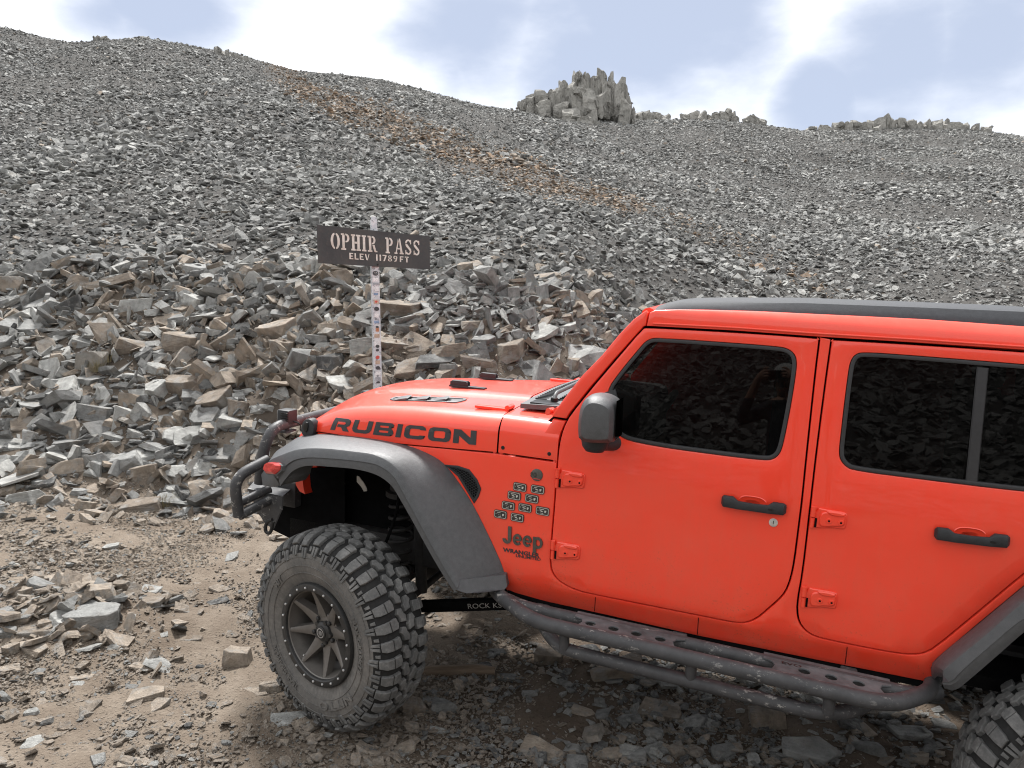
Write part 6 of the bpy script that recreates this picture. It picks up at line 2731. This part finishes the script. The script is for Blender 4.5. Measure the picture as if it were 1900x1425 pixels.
D0 = 48.5
spire = [(968, 188, 205, 16, 1), (980, 182, 208, 18, 0), (992, 174, 214, 17, .5), (1003, 171, 216, 18, 0), (1015, 171, 218, 18, .4), (1028, 172, 222, 17, .2), (1038, 168, 224, 16, 0), (1048, 160, 226, 16, .3), (1058, 158, 224, 15, 0),
         (1068, 144, 226, 16, .4), (1078, 131, 228, 17, 0), (1089, 132, 230, 15, .2), (1098, 150, 226, 14, .1), (1107, 142, 225, 13, .3), (1116, 139, 224, 14, .5), (1125, 151, 224, 12, .2), (1132, 147, 224, 9, .6), (1140, 160, 226, 12, .3),
         (1150, 157, 228, 14, .1), (1159, 160, 232, 13, .2), (1166, 182, 236, 12, .1), (1173, 205, 238, 12, 0), (1073, 165, 222, 20, -.6), (1092, 172, 222, 20, -.7), (1110, 176, 215, 18, -.6), (1158, 190, 238, 20, -.6), (1060, 205, 236, 26, -1.0),
         (1040, 190, 222, 22, -.5), (1008, 190, 216, 20, -.5), (985, 196, 214, 18, -.4), (1085, 222, 246, 34, -1.6), (1103, 226, 250, 30, -1.8), (1062, 222, 244, 28, -1.4), (1120, 195, 212, 20, -.3)]
outcrop('tall jagged grey rock spire standing up on the ridge', spire, D0)
outcrop('low rugged rock knob on the ridge just right of the tall spire', [(1185, 212, 232, 14, 0), (1196, 209, 236, 16, .3), (1208, 213, 236, 15, 0), (1220, 208, 240, 16, .4), (1233, 215, 238, 15, 0)], 54)
outcrop('broad pale rock knob on the ridge between the spire and the saddle', [(1262, 222, 240, 17, 0), (1273, 214, 242, 16, 0), (1285, 211, 240, 18, .4), (1300, 210, 236, 18, 0), (1314, 216, 236, 14, 0), (1328, 210, 236, 18, .4), (1343, 209, 236, 18, 0), (1357, 212, 238, 14, .2), (1366, 218, 238, 12, 0), (1388, 215, 232, 14, 0), (1402, 216, 234, 16, .2), (1414, 220, 234, 12, 0), (1290, 226, 243, 20, -.8)], 55)
outcrop('left half of the ridge cliff band above the right side scree', [(1505, 236, 248, 16, 0), (1530, 232, 246, 18, 0), (1555, 230, 248, 18, .3), (1575, 226, 252, 16, 0), (1590, 227, 254, 15, .2), (1604, 226, 250, 14, 0), (1618, 224, 254, 15, .3), (1630, 219, 258, 14, 0), (1643, 216, 262, 15, .2), (1655, 221, 256, 12, 0), (1625, 236, 264, 14, -.7)], 56)
outcrop('right half of the ridge cliff band near the right edge', [(1672, 219, 240, 14, 0), (1690, 226, 250, 16, 0), (1706, 230, 260, 14, 0), (1720, 227, 256, 15, .2), (1735, 225, 256, 18, 0), (1752, 227, 252, 18, .3), (1770, 231, 258, 20, 0), (1788, 232, 258, 18, 0), (1808, 235, 254, 16, .2), (1830, 237, 252, 18, 0)], 56)
outcrop('dark cliff step in the upper left slope beside the rust streak', [(405, 86, 108, 14, 0), (416, 92, 125, 14, .3), (427, 98, 128, 16, 0), (440, 104, 140, 16, .2), (452, 112, 150, 18, 0), (464, 120, 156, 16, .3), (476, 132, 160, 14, 0)], 45)
outcrop('small dark crag breaking the skyline at upper left', [(181, 68, 76, 12, 0), (190, 66, 76, 14, 0), (200, 69, 77, 10, 0)], 45)

# ------------------------------------------------------------------ single rocks
rs3 = random.Random(5)
KINDS = {'slab': [], 'block': [], 'wedge': [], 'shard': []}
for _ in range(9):
    KINDS['slab'].append(stone_mesh('slab_shape', rs3, rs3.uniform(.20, .32), cuts=rs3.randint(3, 5), bevel=.014, rough=.006))
for _ in range(12):
    KINDS['block'].append(stone_mesh('block_shape', rs3, rs3.uniform(.50, .72), cuts=rs3.randint(7, 10), bevel=.014, rough=.012))
for _ in range(8):
    KINDS['wedge'].append(stone_mesh('wedge_shape', rs3, rs3.uniform(.5, .75), cuts=rs3.randint(3, 5), bevel=.014, wedge=.75, rough=.007))
for _ in range(6):
    KINDS['shard'].append(stone_mesh('shard_shape', rs3, rs3.uniform(.16, .26), cuts=rs3.randint(4, 6), bevel=.010, wedge=.5, rough=.005))
for l_ in KINDS.values():
    for m_ in l_:
        m_.materials.append(M['rock_grey'])
CN = dict(dark='dark grey', grey='grey', mid='grey', pale='pale grey', brown='brown', tan='tan', rust='rusty brown')

# photo x, row, width, height, tone, kind, label (None = composed below)
HERO = [
    (172, 1157, 80, 46, 'mid', 'block', 'largest grey rock at the right front of the small rubble pile'),
    (112, 1160, 52, 46, 'pale', 'wedge', 'pale grey wedge stone between the tan slab and the big pile boulder'),
    (58, 1205, 60, 44, 'tan', 'slab', 'flat reddish tan slab lying in front of the rubble pile'),
    (206, 1194, 56, 28, 'tan', 'slab', 'tan slab lying flat just right of the big pile boulder'),
    (186, 1110, 50, 44, 'tan', 'block', 'tan block in the middle of the rubble pile'),
    (156, 1114, 28, 34, 'tan', 'wedge', 'small upright tan stone beside the middle block of the pile'),
    (225, 1096, 34, 44, 'brown', 'block', 'round brown stone at the back right of the rubble pile'),
    (272, 1121, 52, 34, 'brown', 'slab', 'brown tilted slab on bare dirt right of the rubble pile'),
    (274, 1098, 42, 22, 'pale', 'slab', 'pale thin slab behind the brown tilted slab'),
    (152, 1091, 60, 28, 'tan', 'slab', 'long tan slab across the top of the rubble pile'),
    (108, 1083, 60, 30, 'tan', 'slab', 'sloping tan slab at the upper left of the rubble pile'),
    (64, 1094, 42, 32, 'mid', 'wedge', 'grey broken stone on the left side of the rubble pile'),
    (34, 1106, 34, 32, 'tan', 'block', 'tan block at the left end of the rubble pile'),
    (52, 1133, 36, 24, 'tan', 'slab', None), (12, 1182, 30, 28, 'mid', 'block', 'grey block at the left photo edge beside the rubble pile'),
    (66, 1172, 58, 20, 'brown', 'slab', None), (20, 1208, 28, 24, 'tan', 'block', None), (38, 1155, 34, 24, 'brown', 'block', None), (94, 1130, 28, 18, 'mid', 'slab', None),
    (537, 1340, 66, 40, 'pale', 'slab', 'flat pale grey slab lying against the front tyre'),
    (442, 1234, 50, 58, 'tan', 'block', 'cracked tan block standing left of the front tyre'),
    (503, 1284, 36, 38, 'tan', 'block', 'tan block touching the lower left of the front tyre'),
    (467, 1291, 44, 24, 'tan', 'slab', 'thin tan slab just left of the block at the tyre'),
    (350, 1190, 46, 20, 'brown', 'slab', None), (275, 1296, 62, 34, 'tan', 'wedge', 'tan wedge half buried in the middle of the dirt track'),
    (152, 1321, 50, 24, 'brown', 'wedge', None), (58, 1330, 24, 34, 'pale', 'block', None), (70, 1382, 46, 54, 'pale', 'slab', 'pale grey slab sunk in the dirt at bottom left'),
    (8, 1300, 26, 40, 'mid', 'block', None), (236, 1366, 26, 20, 'mid', 'slab', None), (137, 1278, 26, 34, 'pale', 'slab', None), (203, 1017, 26, 18, 'pale', 'wedge', None), (370, 1241, 14, 14, 'dark', 'block', None),
    (404, 1120, 34, 14, 'dark', 'slab', None), (322, 1123, 20, 16, 'tan', 'wedge', None), (262, 1240, 40, 14, 'tan', 'slab', None), (430, 1180, 26, 14, 'brown', 'slab', None), (245, 1420, 50, 18, 'tan', 'slab', None), (340, 1333, 26, 14, 'pale', 'slab', None),
    (15, 1245, 34, 24, 'tan', 'slab', None), (420, 1380, 16, 14, 'mid', 'block', None), (568, 1364, 16, 14, 'tan', 'wedge', None), (280, 1420, 26, 18, 'pale', 'slab', None), (150, 1260, 36, 16, 'tan', 'slab', None),
    (1146, 1256, 98, 62, 'brown', 'block', 'large flat topped boulder under the side step tubes'), (1083, 1330, 40, 38, 'tan', 'wedge', 'tan wedge stone on dirt below the side step'),
    (1422, 1352, 60, 70, 'brown', 'block', 'upright brown block below the middle of the side step'), (1507, 1402, 86, 60, 'mid', 'block', 'large grey block at the bottom edge below the rear door'),
    (1005, 1400, 80, 42, 'tan', 'slab', 'broad tan slab at the bottom edge between the wheels'), (1052, 1392, 44, 30, 'mid', 'slab', None), (1232, 1326, 74, 40, 'brown', 'slab', None), (1582, 1352, 48, 46, 'dark', 'wedge', 'dark wedge stone under the lower step tube'),
    (1697, 1366, 66, 36, 'mid', 'slab', 'long grey slab left of the rear tyre'), (1342, 1404, 42, 34, 'grey', 'block', None), (1170, 1405, 60, 30, 'mid', 'slab', None), (920, 1212, 30, 20, 'grey', 'slab', None), (813, 1358, 26, 22, 'pale', 'slab', None),
    (762, 1354, 26, 26, 'tan', 'block', None), (824, 1318, 46, 38, 'grey', 'block', 'grey block behind the front tyre on the shaded ground'), (795, 1301, 30, 26, 'mid', 'slab', None), (1018, 1226, 50, 34, 'brown', 'block', 'brown stone under the front bend of the side step'),
    (1093, 1226, 44, 40, 'dark', 'block', None), (1128, 1404, 40, 34, 'tan', 'slab', None), (1290, 1348, 44, 34, 'mid', 'wedge', None), (1480, 1330, 34, 30, 'mid', 'wedge', None), (1655, 1355, 40, 24, 'mid', 'slab', None), (1735, 1395, 50, 26, 'grey', 'slab', None),
    (1755, 1352, 36, 26, 'mid', 'block', None), (1665, 1312, 60, 22, 'dark', 'slab', None), (1720, 1308, 50, 26, 'dark', 'block', None), (1760, 1320, 44, 26, 'dark', 'slab', None), (1550, 1372, 36, 24, 'mid', 'slab', None), (1610, 1398, 50, 34, 'grey', 'block', None),
    (1700, 1415, 44, 24, 'tan', 'wedge', None), (1650, 1330, 46, 20, 'grey', 'slab', None), (1385, 1310, 40, 20, 'dark', 'slab', None), (1330, 1285, 36, 20, 'dark', 'block', None), (940, 1260, 34, 22, 'grey', 'slab', None), (985, 1290, 26, 18, 'mid', 'block', None),
    (1258, 1398, 40, 26, 'brown', 'block', None), (1215, 1368, 30, 24, 'mid', 'block', None), (1165, 1340, 40, 24, 'grey', 'slab', None), (720, 1408, 40, 22, 'brown', 'slab', None), (690, 1418, 40, 16, 'tan', 'slab', None), (905, 1240, 26, 16, 'dark', 'block', None),
    # on the cut bank
    (652, 716, 80, 44, 'pale', 'slab', 'broad pale grey slab just left of the sign post foot'), (612, 686, 46, 62, 'dark', 'slab', 'upright dark slab left of the pale slab by the sign post'), (672, 690, 50, 26, 'pale', 'block', 'pale stone on top of the broad slab by the sign post'),
    (1070, 668, 110, 56, 'mid', 'slab', 'very large grey slab beside the windscreen pillar'), (942, 656, 66, 46, 'brown', 'block', 'large brown boulder above the hood middle'), (975, 690, 60, 20, 'mid', 'slab', 'flat grey slab right behind the hood'),
    (742, 576, 92, 34, 'brown', 'block', 'wide brown block just right of the sign post'), (584, 556, 36, 42, 'mid', 'block', 'upright grey block left of the post below the sign'), (630, 522, 50, 40, 'brown', 'block', 'large brown block under the sign board corner'),
    (740, 524, 52, 44, 'mid', 'wedge', 'large grey wedge under the right half of the sign'), (1012, 520, 56, 24, 'brown', 'block', 'dark brown capstone at the right end of the bank crest'), (862, 498, 62, 20, 'brown', 'slab', 'long slab on the bank crest right of the sign'),
    (368, 812, 82, 34, 'pale', 'slab', 'long pale slab left of the front bumper hoop'), (398, 846, 70, 30, 'mid', 'slab', 'grey slab lying under the long pale slab by the bumper'), (343, 882, 62, 44, 'pale', 'slab', 'pale slab near the foot of the bank left of the bumper'),
    (500, 738, 26, 74, 'brown', 'shard', 'tall pointed brown shard above the pod lamp'), (560, 725, 20, 80, 'brown', 'shard', 'long leaning slab edge behind the front lamp'), (340, 722, 60, 52, 'brown', 'block', 'big brown block in the middle of the left bank'), (400, 752, 60, 46, 'brown', 'block', 'big brown block left of the tall shard'),
    (440, 765, 40, 56, 'brown', 'wedge', 'brown wedge between the big block and the tall shard'), (466, 565, 30, 26, 'mid', 'block', None), (285, 690, 36, 32, 'pale', 'block', 'pale upright block left of the big brown block'), (46, 930, 62, 36, 'pale', 'block', 'pale boulder at the foot of the bank near the left edge'),
    (60, 762, 58, 30, 'mid', 'slab', None), (55, 790, 60, 40, 'brown', 'slab', None), (172, 775, 52, 40, 'grey', 'block', 'rounded dark grey stone low in the left bank'), (120, 808, 60, 66, 'brown', 'slab', 'brown slab standing on edge in the left bank'), (115, 740, 64, 26, 'mid', 'slab', None),
    (60, 880, 44, 50, 'tan', 'slab', None), (120, 880, 56, 60, 'tan', 'slab', None), (175, 885, 30, 48, 'mid', 'slab', None), (215, 868, 70, 40, 'mid', 'block', 'wide fractured grey block low in the left bank'), (268, 770, 30, 44, 'pale', 'wedge', 'pale pyramid shaped stone in the middle of the left bank'),
    (305, 810, 40, 34, 'brown', 'block', None), (325, 915, 50, 30, 'mid', 'slab', None), (372, 930, 44, 30, 'brown', 'block', None), (155, 945, 30, 34, 'tan', 'block', None), (258, 945, 60, 26, 'brown', 'block', None), (45, 610, 70, 20, 'mid', 'slab', None), (30, 590, 60, 34, 'pale', 'slab', None),
    (205, 530, 74, 22, 'brown', 'block', 'long brown block on the crest of the left bank'), (150, 530, 44, 34, 'brown', 'block', None), (320, 535, 34, 24, 'mid', 'block', None), (355, 565, 40, 40, 'pale', 'block', None), (395, 570, 30, 40, 'mid', 'wedge', None), (335, 600, 40, 36, 'grey', 'block', None),
    (270, 625, 30, 24, 'mid', 'wedge', None), (240, 650, 44, 36, 'brown', 'block', None), (430, 560, 50, 34, 'brown', 'slab', None), (485, 545, 30, 60, 'grey', 'slab', None), (515, 545, 30, 50, 'grey', 'slab', None), (525, 655, 40, 44, 'brown', 'block', None), (560, 675, 44, 50, 'grey', 'block', None),
    (490, 690, 36, 26, 'tan', 'block', None), (385, 715, 44, 26, 'grey', 'block', None), (550, 770, 30, 26, 'tan', 'block', None), (470, 790, 40, 22, 'tan', 'slab', None), (400, 795, 40, 16, 'tan', 'slab', None), (480, 850, 30, 20, 'tan', 'slab', None), (340, 690, 30, 30, 'grey', 'wedge', None),
    (860, 540, 60, 24, 'mid', 'slab', None), (900, 585, 44, 34, 'mid', 'slab', None), (880, 610, 46, 36, 'brown', 'block', None), (830, 660, 60, 40, 'brown', 'block', None), (770, 690, 60, 50, 'brown', 'wedge', 'roof shaped brown rock just behind the hood'), (735, 640, 70, 30, 'brown', 'slab', None),
    (960, 570, 40, 46, 'pale', 'slab', None), (985, 600, 26, 70, 'mid', 'slab', 'tall grey slab standing on edge at the bank end'), (1005, 560, 24, 60, 'mid', 'slab', None), (1035, 540, 40, 40, 'mid', 'slab', None), (1045, 610, 46, 34, 'pale', 'slab', None), (1110, 580, 20, 40, 'tan', 'shard', None),
    (1150, 590, 30, 26, 'grey', 'block', None), (1110, 630, 40, 24, 'mid', 'slab', None), (1020, 650, 30, 44, 'grey', 'wedge', None), (915, 535, 34, 26, 'mid', 'wedge', None), (800, 520, 50, 30, 'mid', 'slab', None), (810, 575, 50, 26, 'mid', 'slab', None), (800, 615, 44, 26, 'tan', 'slab', None),
]


def hood_line(px):
    return float(np.interp(px, [0, 425, 430, 470, 500, 560, 600, 680, 779, 1045, 1075, 1117, 1160, 1203, 1260], [960, 960, 870, 850, 790, 760, 740, 708, 690, 692, 690, 650, 596, 555, 545]))


used = [(h[0], h[1], max(h[2], h[3])) for h in HERO]
tries = 0
while len(HERO) < 300 and tries < 60000:
    tries += 1
    px = rs3.uniform(2, 1150)
    lo = float(np.interp(px, [0, 300, 560, 800, 1000, 1060, 1150], [495, 495, 500, 492, 520, 560, 610]))
    hi = min(hood_line(px) - 4, 945)
    if hi - lo < 20:
        continue
    py = rs3.uniform(lo, hi)
    wd = 26 + 42 * rs3.random() ** 1.7
    if px > 950:
        wd *= .8
    if any((px - a) ** 2 + ((py - b_) * 1.25) ** 2 < (.42 * (wd + c)) ** 2 for a, b_, c in used):
        continue
    pb_ = float(brown_px(px, py)) + .3 * float(fbm(np.array([px * .012]), np.array([py * .018]), 3, 81)[0])
    tone = rs3.choice(['brown', 'tan', 'brown', 'mid']) if rs3.random() < pb_ else rs3.choice(['mid', 'grey', 'pale', 'mid', 'grey', 'dark', 'mid', 'pale'])
    HERO.append((px, py, wd, wd * rs3.uniform(.5, 1.0), tone, rs3.choice(['slab', 'slab', 'block', 'wedge', 'slab', 'shard']), None))
    used.append((px, py, wd))


def place_phrase(px, py):
    if py > 1000 or (py > 955 and px < 420):
        if px < 300 and py < 1215:
            return 'in the rubble pile on the track'
        if px < 300:
            return 'on the dirt at the bottom left'
        if px < 620:
            return 'on the dirt left of the front tyre'
        if px < 900:
            return 'on the ground just behind the front tyre'
        if px < 1320:
            return 'below the front half of the side step'
        return 'below the rear half of the side step'
    if px < 200:
        a = 'in the far left bank'
    elif px < 400:
        a = 'in the left bank'
    elif px < 580:
        a = 'in the bank above the front bumper'
    elif px < 700:
        a = 'in the bank left of the sign post'
    elif px < 850:
        a = 'in the bank right of the sign post'
    elif px < 1000:
        a = 'in the bank above the hood'
    else:
        a = 'in the bank beside the windscreen'
    if py < 560:
        return a + ' at its crest'
    if px < 580:
        if py < 660:
            return a + ' upper part'
        if py < 780:
            return a + ' middle part'
        if py < 880:
            return a + ' lower part'
        return a + ' at its foot'
    return a + (' upper part' if py < 620 else ' lower part')


ORD = ['leftmost', 'second', 'third', 'fourth', 'fifth', 'sixth', 'seventh', 'eighth', 'ninth', 'tenth']
KN = dict(slab='slab', block='block', wedge='wedge', shard='shard')
auto = {}
rocks = []
for h in HERO:
    px, py, wd, ht_, tone, kind, label = h
    P, t_ = on_ground(px, py)
    dpt = float((P - CAM) @ FW)
    wm = wd / FPX * dpt
    hm = ht_ / FPX * dpt
    me_ = rs3.choice(KINDS[kind])
    o = bpy.data.objects.new('rock', me_)
    COL.objects.link(o)
    o.material_slots[0].link = 'OBJECT'
    o.material_slots[0].material = M['rock_' + tone]
    onbank = not (py > 1000 or (py > 955 and px < 420))
    yaw_ = rs3.uniform(-.45, .45) + YAW + (PI if rs3.random() < .5 else 0)
    if kind == 'slab':
        pitch_ = rad(rs3.uniform(12, 50)) if onbank else rad(rs3.uniform(-4, 14))
        if ht_ > wd * .9 and onbank:
            pitch_ = rad(rs3.uniform(60, 80))
        sc_ = (wm * 1.08, max(wm * .8, hm * 1.1), wm * rs3.uniform(.75, 1.1))
    elif kind == 'shard':
        pitch_ = rad(rs3.uniform(-12, 12))
        sc_ = (max(hm, wm) * 1.1, wm * .9 + hm * .1, wm * 1.6)
    else:
        pitch_ = rad(rs3.uniform(-18, 32)) if onbank else rad(rs3.uniform(-6, 8))
        sc_ = (wm * 1.06, wm * .95, min(1.6 * wm, hm * 1.35))
    roll_ = rad(rs3.gauss(0, 12 if onbank else 4))
    if kind == 'shard' and ht_ > wd:
        o.rotation_euler = (Matrix.Rotation(YAW, 4, 'Z') @ Matrix.Rotation(rad(-68 if px < 520 else 40), 4, 'Y') @ Matrix.Rotation(rad(80), 4, 'X')).to_euler()
    else:
        o.rotation_euler = (Matrix.Rotation(yaw_ if abs(math.cos(yaw_ - YAW)) > 0 else YAW, 4, 'Z') @ Matrix.Rotation(pitch_ * (1 if math.cos(yaw_ - YAW) > 0 else -1), 4, 'X') @ Matrix.Rotation(roll_, 4, 'Y')).to_euler()
    o.scale = sc_
    # seat it: the photo point is the visible middle, so lift by part of its height, bury the foot
    sink = .06 if onbank else .0
    o.location = Vector(P) + Vector((HF[0], HF[1], 0)) * (wm * .10) + Vector((0, 0, hm * (.10 if onbank else .02) - sink * hm))
    o['category'] = 'rock'
    if label:
        o['label'] = label
    else:
        szw = 'large' if wd > 48 else ('small' if wd < 27 else '')
        key = (szw + ' ' + CN[tone] + ' ' + KN[kind]).strip(), place_phrase(px, py)
        auto.setdefault(key, []).append((px, o))
    o['group'] = 'loose rocks on the bank' if onbank else 'loose rocks on the track'
for (what, where), lst in auto.items():
    lst.sort(key=lambda t: t[0])
    for i, (px, o) in enumerate(lst):
        if len(lst) == 1:
            o['label'] = what + ' ' + where
        elif i == 0:
            o['label'] = 'leftmost ' + what + ' ' + where
        elif i == len(lst) - 1:
            o['label'] = 'rightmost ' + what + ' ' + where
        else:
            o['label'] = ORD[min(i, 9)] + ' ' + what + ' from left ' + where

# weathered timber baulk half buried behind the front tyre
P, t_ = on_ground(850, 1249)
bm = bmesh.new()
st = [(-.22, .022), (-.15, .034), (-.02, .036), (.10, .034), (.20, .025)]
add_tube(bm, [(a, .01 * math.sin(a * 20), 0) for a, r_ in st], [r_ for a, r_ in st], 9)
WOOD = NB('weathered_wood')
wn = WOOD.noise(14, 5, .6, stretch=(.25, 3, 3))
WOOD.color(WOOD.ramp(wn, [(.3, (.09, .065, .045)), (.7, (.22, .165, .12))]))
WOOD.bump(wn, .01)
WOOD.set(rough=.9)
o = bm_obj('timber', bm, WOOD.m, None, 40)
o.location = Vector(P) + Vector((0, 0, .01))
o.rotation_euler = (0, rad(2), YAW + rad(6))
tag(o, 'weathered brown timber half buried in dirt behind the front tyre', 'timber')

# dry grass tufts growing among the rocks
GR = plain('dry_grass', (.24, .21, .13), rough=.8, scale=40, amt=.4)
for px, py, hgt, nbl, lab in ((182, 690, .16, 110, 'dry grey grass tuft among the rocks of the left bank'), (200, 672, .13, 80, 'pale dry grass tuft beside the grey tuft on the left bank'), (305, 940, .11, 90, 'low dry grass tuft at the foot of the left bank')):
    P, t_ = on_ground(px, py)
    bm = bmesh.new()
    r7 = random.Random(px)
    for k in range(nbl):
        a, sp = r7.uniform(0, 2 * PI), r7.uniform(.1, 1.0)
        b0_ = Vector((math.cos(a) * .07 * sp, math.sin(a) * .07 * sp, 0))
        tipv = b0_ + Vector((math.cos(a) * .10 * sp, math.sin(a) * .10 * sp, hgt * r7.uniform(.5, 1.1)))
        mid_ = b0_.lerp(tipv, .5) + Vector((0, 0, .02))
        sd = Vector((-math.sin(a), math.cos(a), 0)) * .0022
        v = [bm.verts.new(p) for p in (b0_ - sd, b0_ + sd, mid_ + sd * .8, mid_ - sd * .8, tipv)]
        bm.faces.new(v[:4])
        bm.faces.new((v[3], v[2], v[4]))
    o = bm_obj('grass_tuft', bm, GR, None, recalc=False)
    o.location = Vector(P)
    tag(o, lab, 'grass tuft', 'dry grass tufts on the bank')

# ------------------------------------------------------------------ the photographer, seen mirrored in the front window
hd2, hr2 = Vector((HF[0], HF[1], 0)), Vector((HR[0], HR[1], 0))
eye = Vector(CAM) - hd2 * .20 + Vector((0, 0, .01))
gz0 = float(H(eye.x - .05 * hd2.x, eye.y - .05 * hd2.y))
ph = empty('person', (eye.x, eye.y, gz0))
tag(ph, 'person in dark jacket and white cap holding up a phone, mirrored in the front window', 'person')
tall = eye.z - gz0 + .11


def body_pt(f_, r_, z_):
    """forward, right, up from the feet"""
    return hd2 * f_ + hr2 * r_ + Vector((0, 0, z_))


k_ = tall / 1.76
pts, rads, edges = [], [], []


def jn(p, r_, parent_=None):
    pts.append(p)
    rads.append(r_)
    if parent_ is not None:
        edges.append((parent_, len(pts) - 1))
    return len(pts) - 1


pel = jn(body_pt(-.06, 0, .95 * k_), .155)
wai = jn(body_pt(-.06, 0, 1.10 * k_), .145, pel)
che = jn(body_pt(-.06, 0, 1.28 * k_), .165, wai)
shl = jn(body_pt(-.05, 0, 1.42 * k_), .115, che)
nek = jn(body_pt(-.03, 0, 1.50 * k_), .058, shl)
hea = jn(body_pt(-.01, 0, 1.60 * k_), .088, nek)
crn = jn(body_pt(-.02, 0, 1.69 * k_), .078, hea)
for s_ in (-1, 1):
    sh_ = jn(body_pt(-.05, s_ * .19, 1.40 * k_), .070, shl)
    el = jn(body_pt(.05, s_ * .34, 1.30 * k_), .050, sh_)
    wr_ = jn(body_pt(.19, s_ * .14, eye.z - gz0 - .03), .030, el)
    pa = jn(body_pt(.205, s_ * .100, eye.z - gz0 - .01), .030, wr_)
    for fi, (dz, ln_) in enumerate(((.040, .055), (.018, .065), (-.004, .062), (-.026, .050))):
        f1 = jn(body_pt(.225, s_ * .085, eye.z - gz0 + dz), .0095, pa)
        f2 = jn(body_pt(.235, s_ * (.085 - ln_ * .35), eye.z - gz0 + dz + .002), .0085, f1)
        jn(body_pt(.222, s_ * (.085 - ln_ * .62), eye.z - gz0 + dz), .0075, f2)
    t1 = jn(body_pt(.185, s_ * .085, eye.z - gz0 - .045), .011, pa)
    jn(body_pt(.195, s_ * .058, eye.z - gz0 - .052), .009, t1)
    hp_ = jn(body_pt(-.06, s_ * .095, .88 * k_), .105, pel)
    kn_ = jn(body_pt(-.04, s_ * .11, .50 * k_), .068, hp_)
    an_ = jn(body_pt(-.08, s_ * .12, .10 * k_), .048, kn_)
    jn(body_pt(.08, s_ * .13, .045), .042, an_)
me_ = bpy.data.meshes.new('body')
me_.from_pydata([tuple(p) for p in pts], edges, [])
o = bpy.data.objects.new('body', me_)
COL.objects.link(o)
o.parent = ph
md = o.modifiers.new('skin', 'SKIN')
md.use_smooth_shade = True
sv = me_.skin_vertices[0].data
for i, r_ in enumerate(rads):
    sv[i].radius = (r_, r_ * (.78 if i in (pel, wai, che) else 1))
sv[pel].use_root = True
o.modifiers.new('sub', 'SUBSURF').levels = 1
o.modifiers['sub'].render_levels = 2
PB = NB('clothes_and_skin')
geo = PB.n('ShaderNodeSeparateXYZ')
PB.l(PB.coord(), geo.inputs[0])
zz_ = geo.outputs['Z']
pn = PB.noise(30, 3)
jc = PB.ramp(pn, [(.3, (.022, .024, .03)), (.7, (.04, .042, .05))])
isj = PB.math('GREATER_THAN', zz_, .86 * k_)
isk = PB.math('GREATER_THAN', zz_, 1.475 * k_)
c1 = PB.mix(isj, (.012, .012, .014), jc)
PB.color(PB.mix(isk, c1, (.46, .28, .20)))
PB.set(rough=.8)
me_.materials.append(PB.m)
# cap: crown and brim
CAPM = plain('white_cap_cloth', (.62, .62, .60), rough=.8, scale=200)
bm = bmesh.new()
bmesh.ops.create_uvsphere(bm, u_segments=20, v_segments=12, radius=.105)
bmesh.ops.delete(bm, geom=[v for v in bm.verts if v.co.z < -.002], context='VERTS')
bmesh.ops.scale(bm, vec=(1, 1, .95), verts=bm.verts)
o = bm_obj('cap', bm, CAPM, ph, 180)
o.location = body_pt(-.02, 0, 1.665 * k_)
bm = bmesh.new()
A = [bm.verts.new(hd2 * (.075 + .075 * math.sin(PI * k / 10)) + hr2 * (-.085 + .17 * k / 10) + Vector((0, 0, -.012 * abs(k - 5) / 5))) for k in range(11)]
B = [bm.verts.new(hd2 * .045 + hr2 * (-.085 + .17 * k / 10) + Vector((0, 0, .004))) for k in range(11)]
for k in range(10):
    bm.faces.new((A[k], A[k + 1], B[k + 1], B[k]))
o = bm_obj('cap_brim', bm, M['plastic'], ph, 180)
o.location = body_pt(-.02, 0, 1.665 * k_)
for s_ in (-1, 1):
    bm = bmesh.new()
    bmesh.ops.create_uvsphere(bm, u_segments=10, v_segments=6, radius=.011)
    o = bm_obj('eye', bm, M['bolt'], ph, 180)
    o.location = body_pt(.070, s_ * .032, 1.615 * k_)
    bm = bmesh.new()
    bmesh.ops.create_uvsphere(bm, u_segments=10, v_segments=6, radius=.02)
    o = bm_obj('ear', bm, PB.m, ph, 180)
    o.location = body_pt(-.02, s_ * .088, 1.60 * k_)
    o.scale = (.5, .9, 1.4)
bm = bmesh.new()
bmesh.ops.create_cone(bm, segments=8, radius1=.014, radius2=.006, depth=.04, cap_ends=True)
o = bm_obj('nose', bm, PB.m, ph, 60)
o.location = body_pt(.082, 0, 1.585 * k_)
bm = bmesh.new()
add_box(bm, (0, 0, 0), (.040, .006, .007), bevel=.002)
o = bm_obj('mouth', bm, M['lens'], ph, 60)
o.location = body_pt(.074, 0, 1.545 * k_)
o.rotation_euler = (0, 0, YAW)
bm = bmesh.new()
add_box(bm, (0, 0, 0), (.155, .008, .075), bevel=.003)
o = bm_obj('smartphone', bm, M['screw'], None, 30)
o.location = Vector(CAM) - hd2 * .022 + Vector((0, 0, 0))
o.rotation_euler = (PITCH, 0, YAW)
tag(o, 'black phone held level in both hands by the photographer', 'phone')
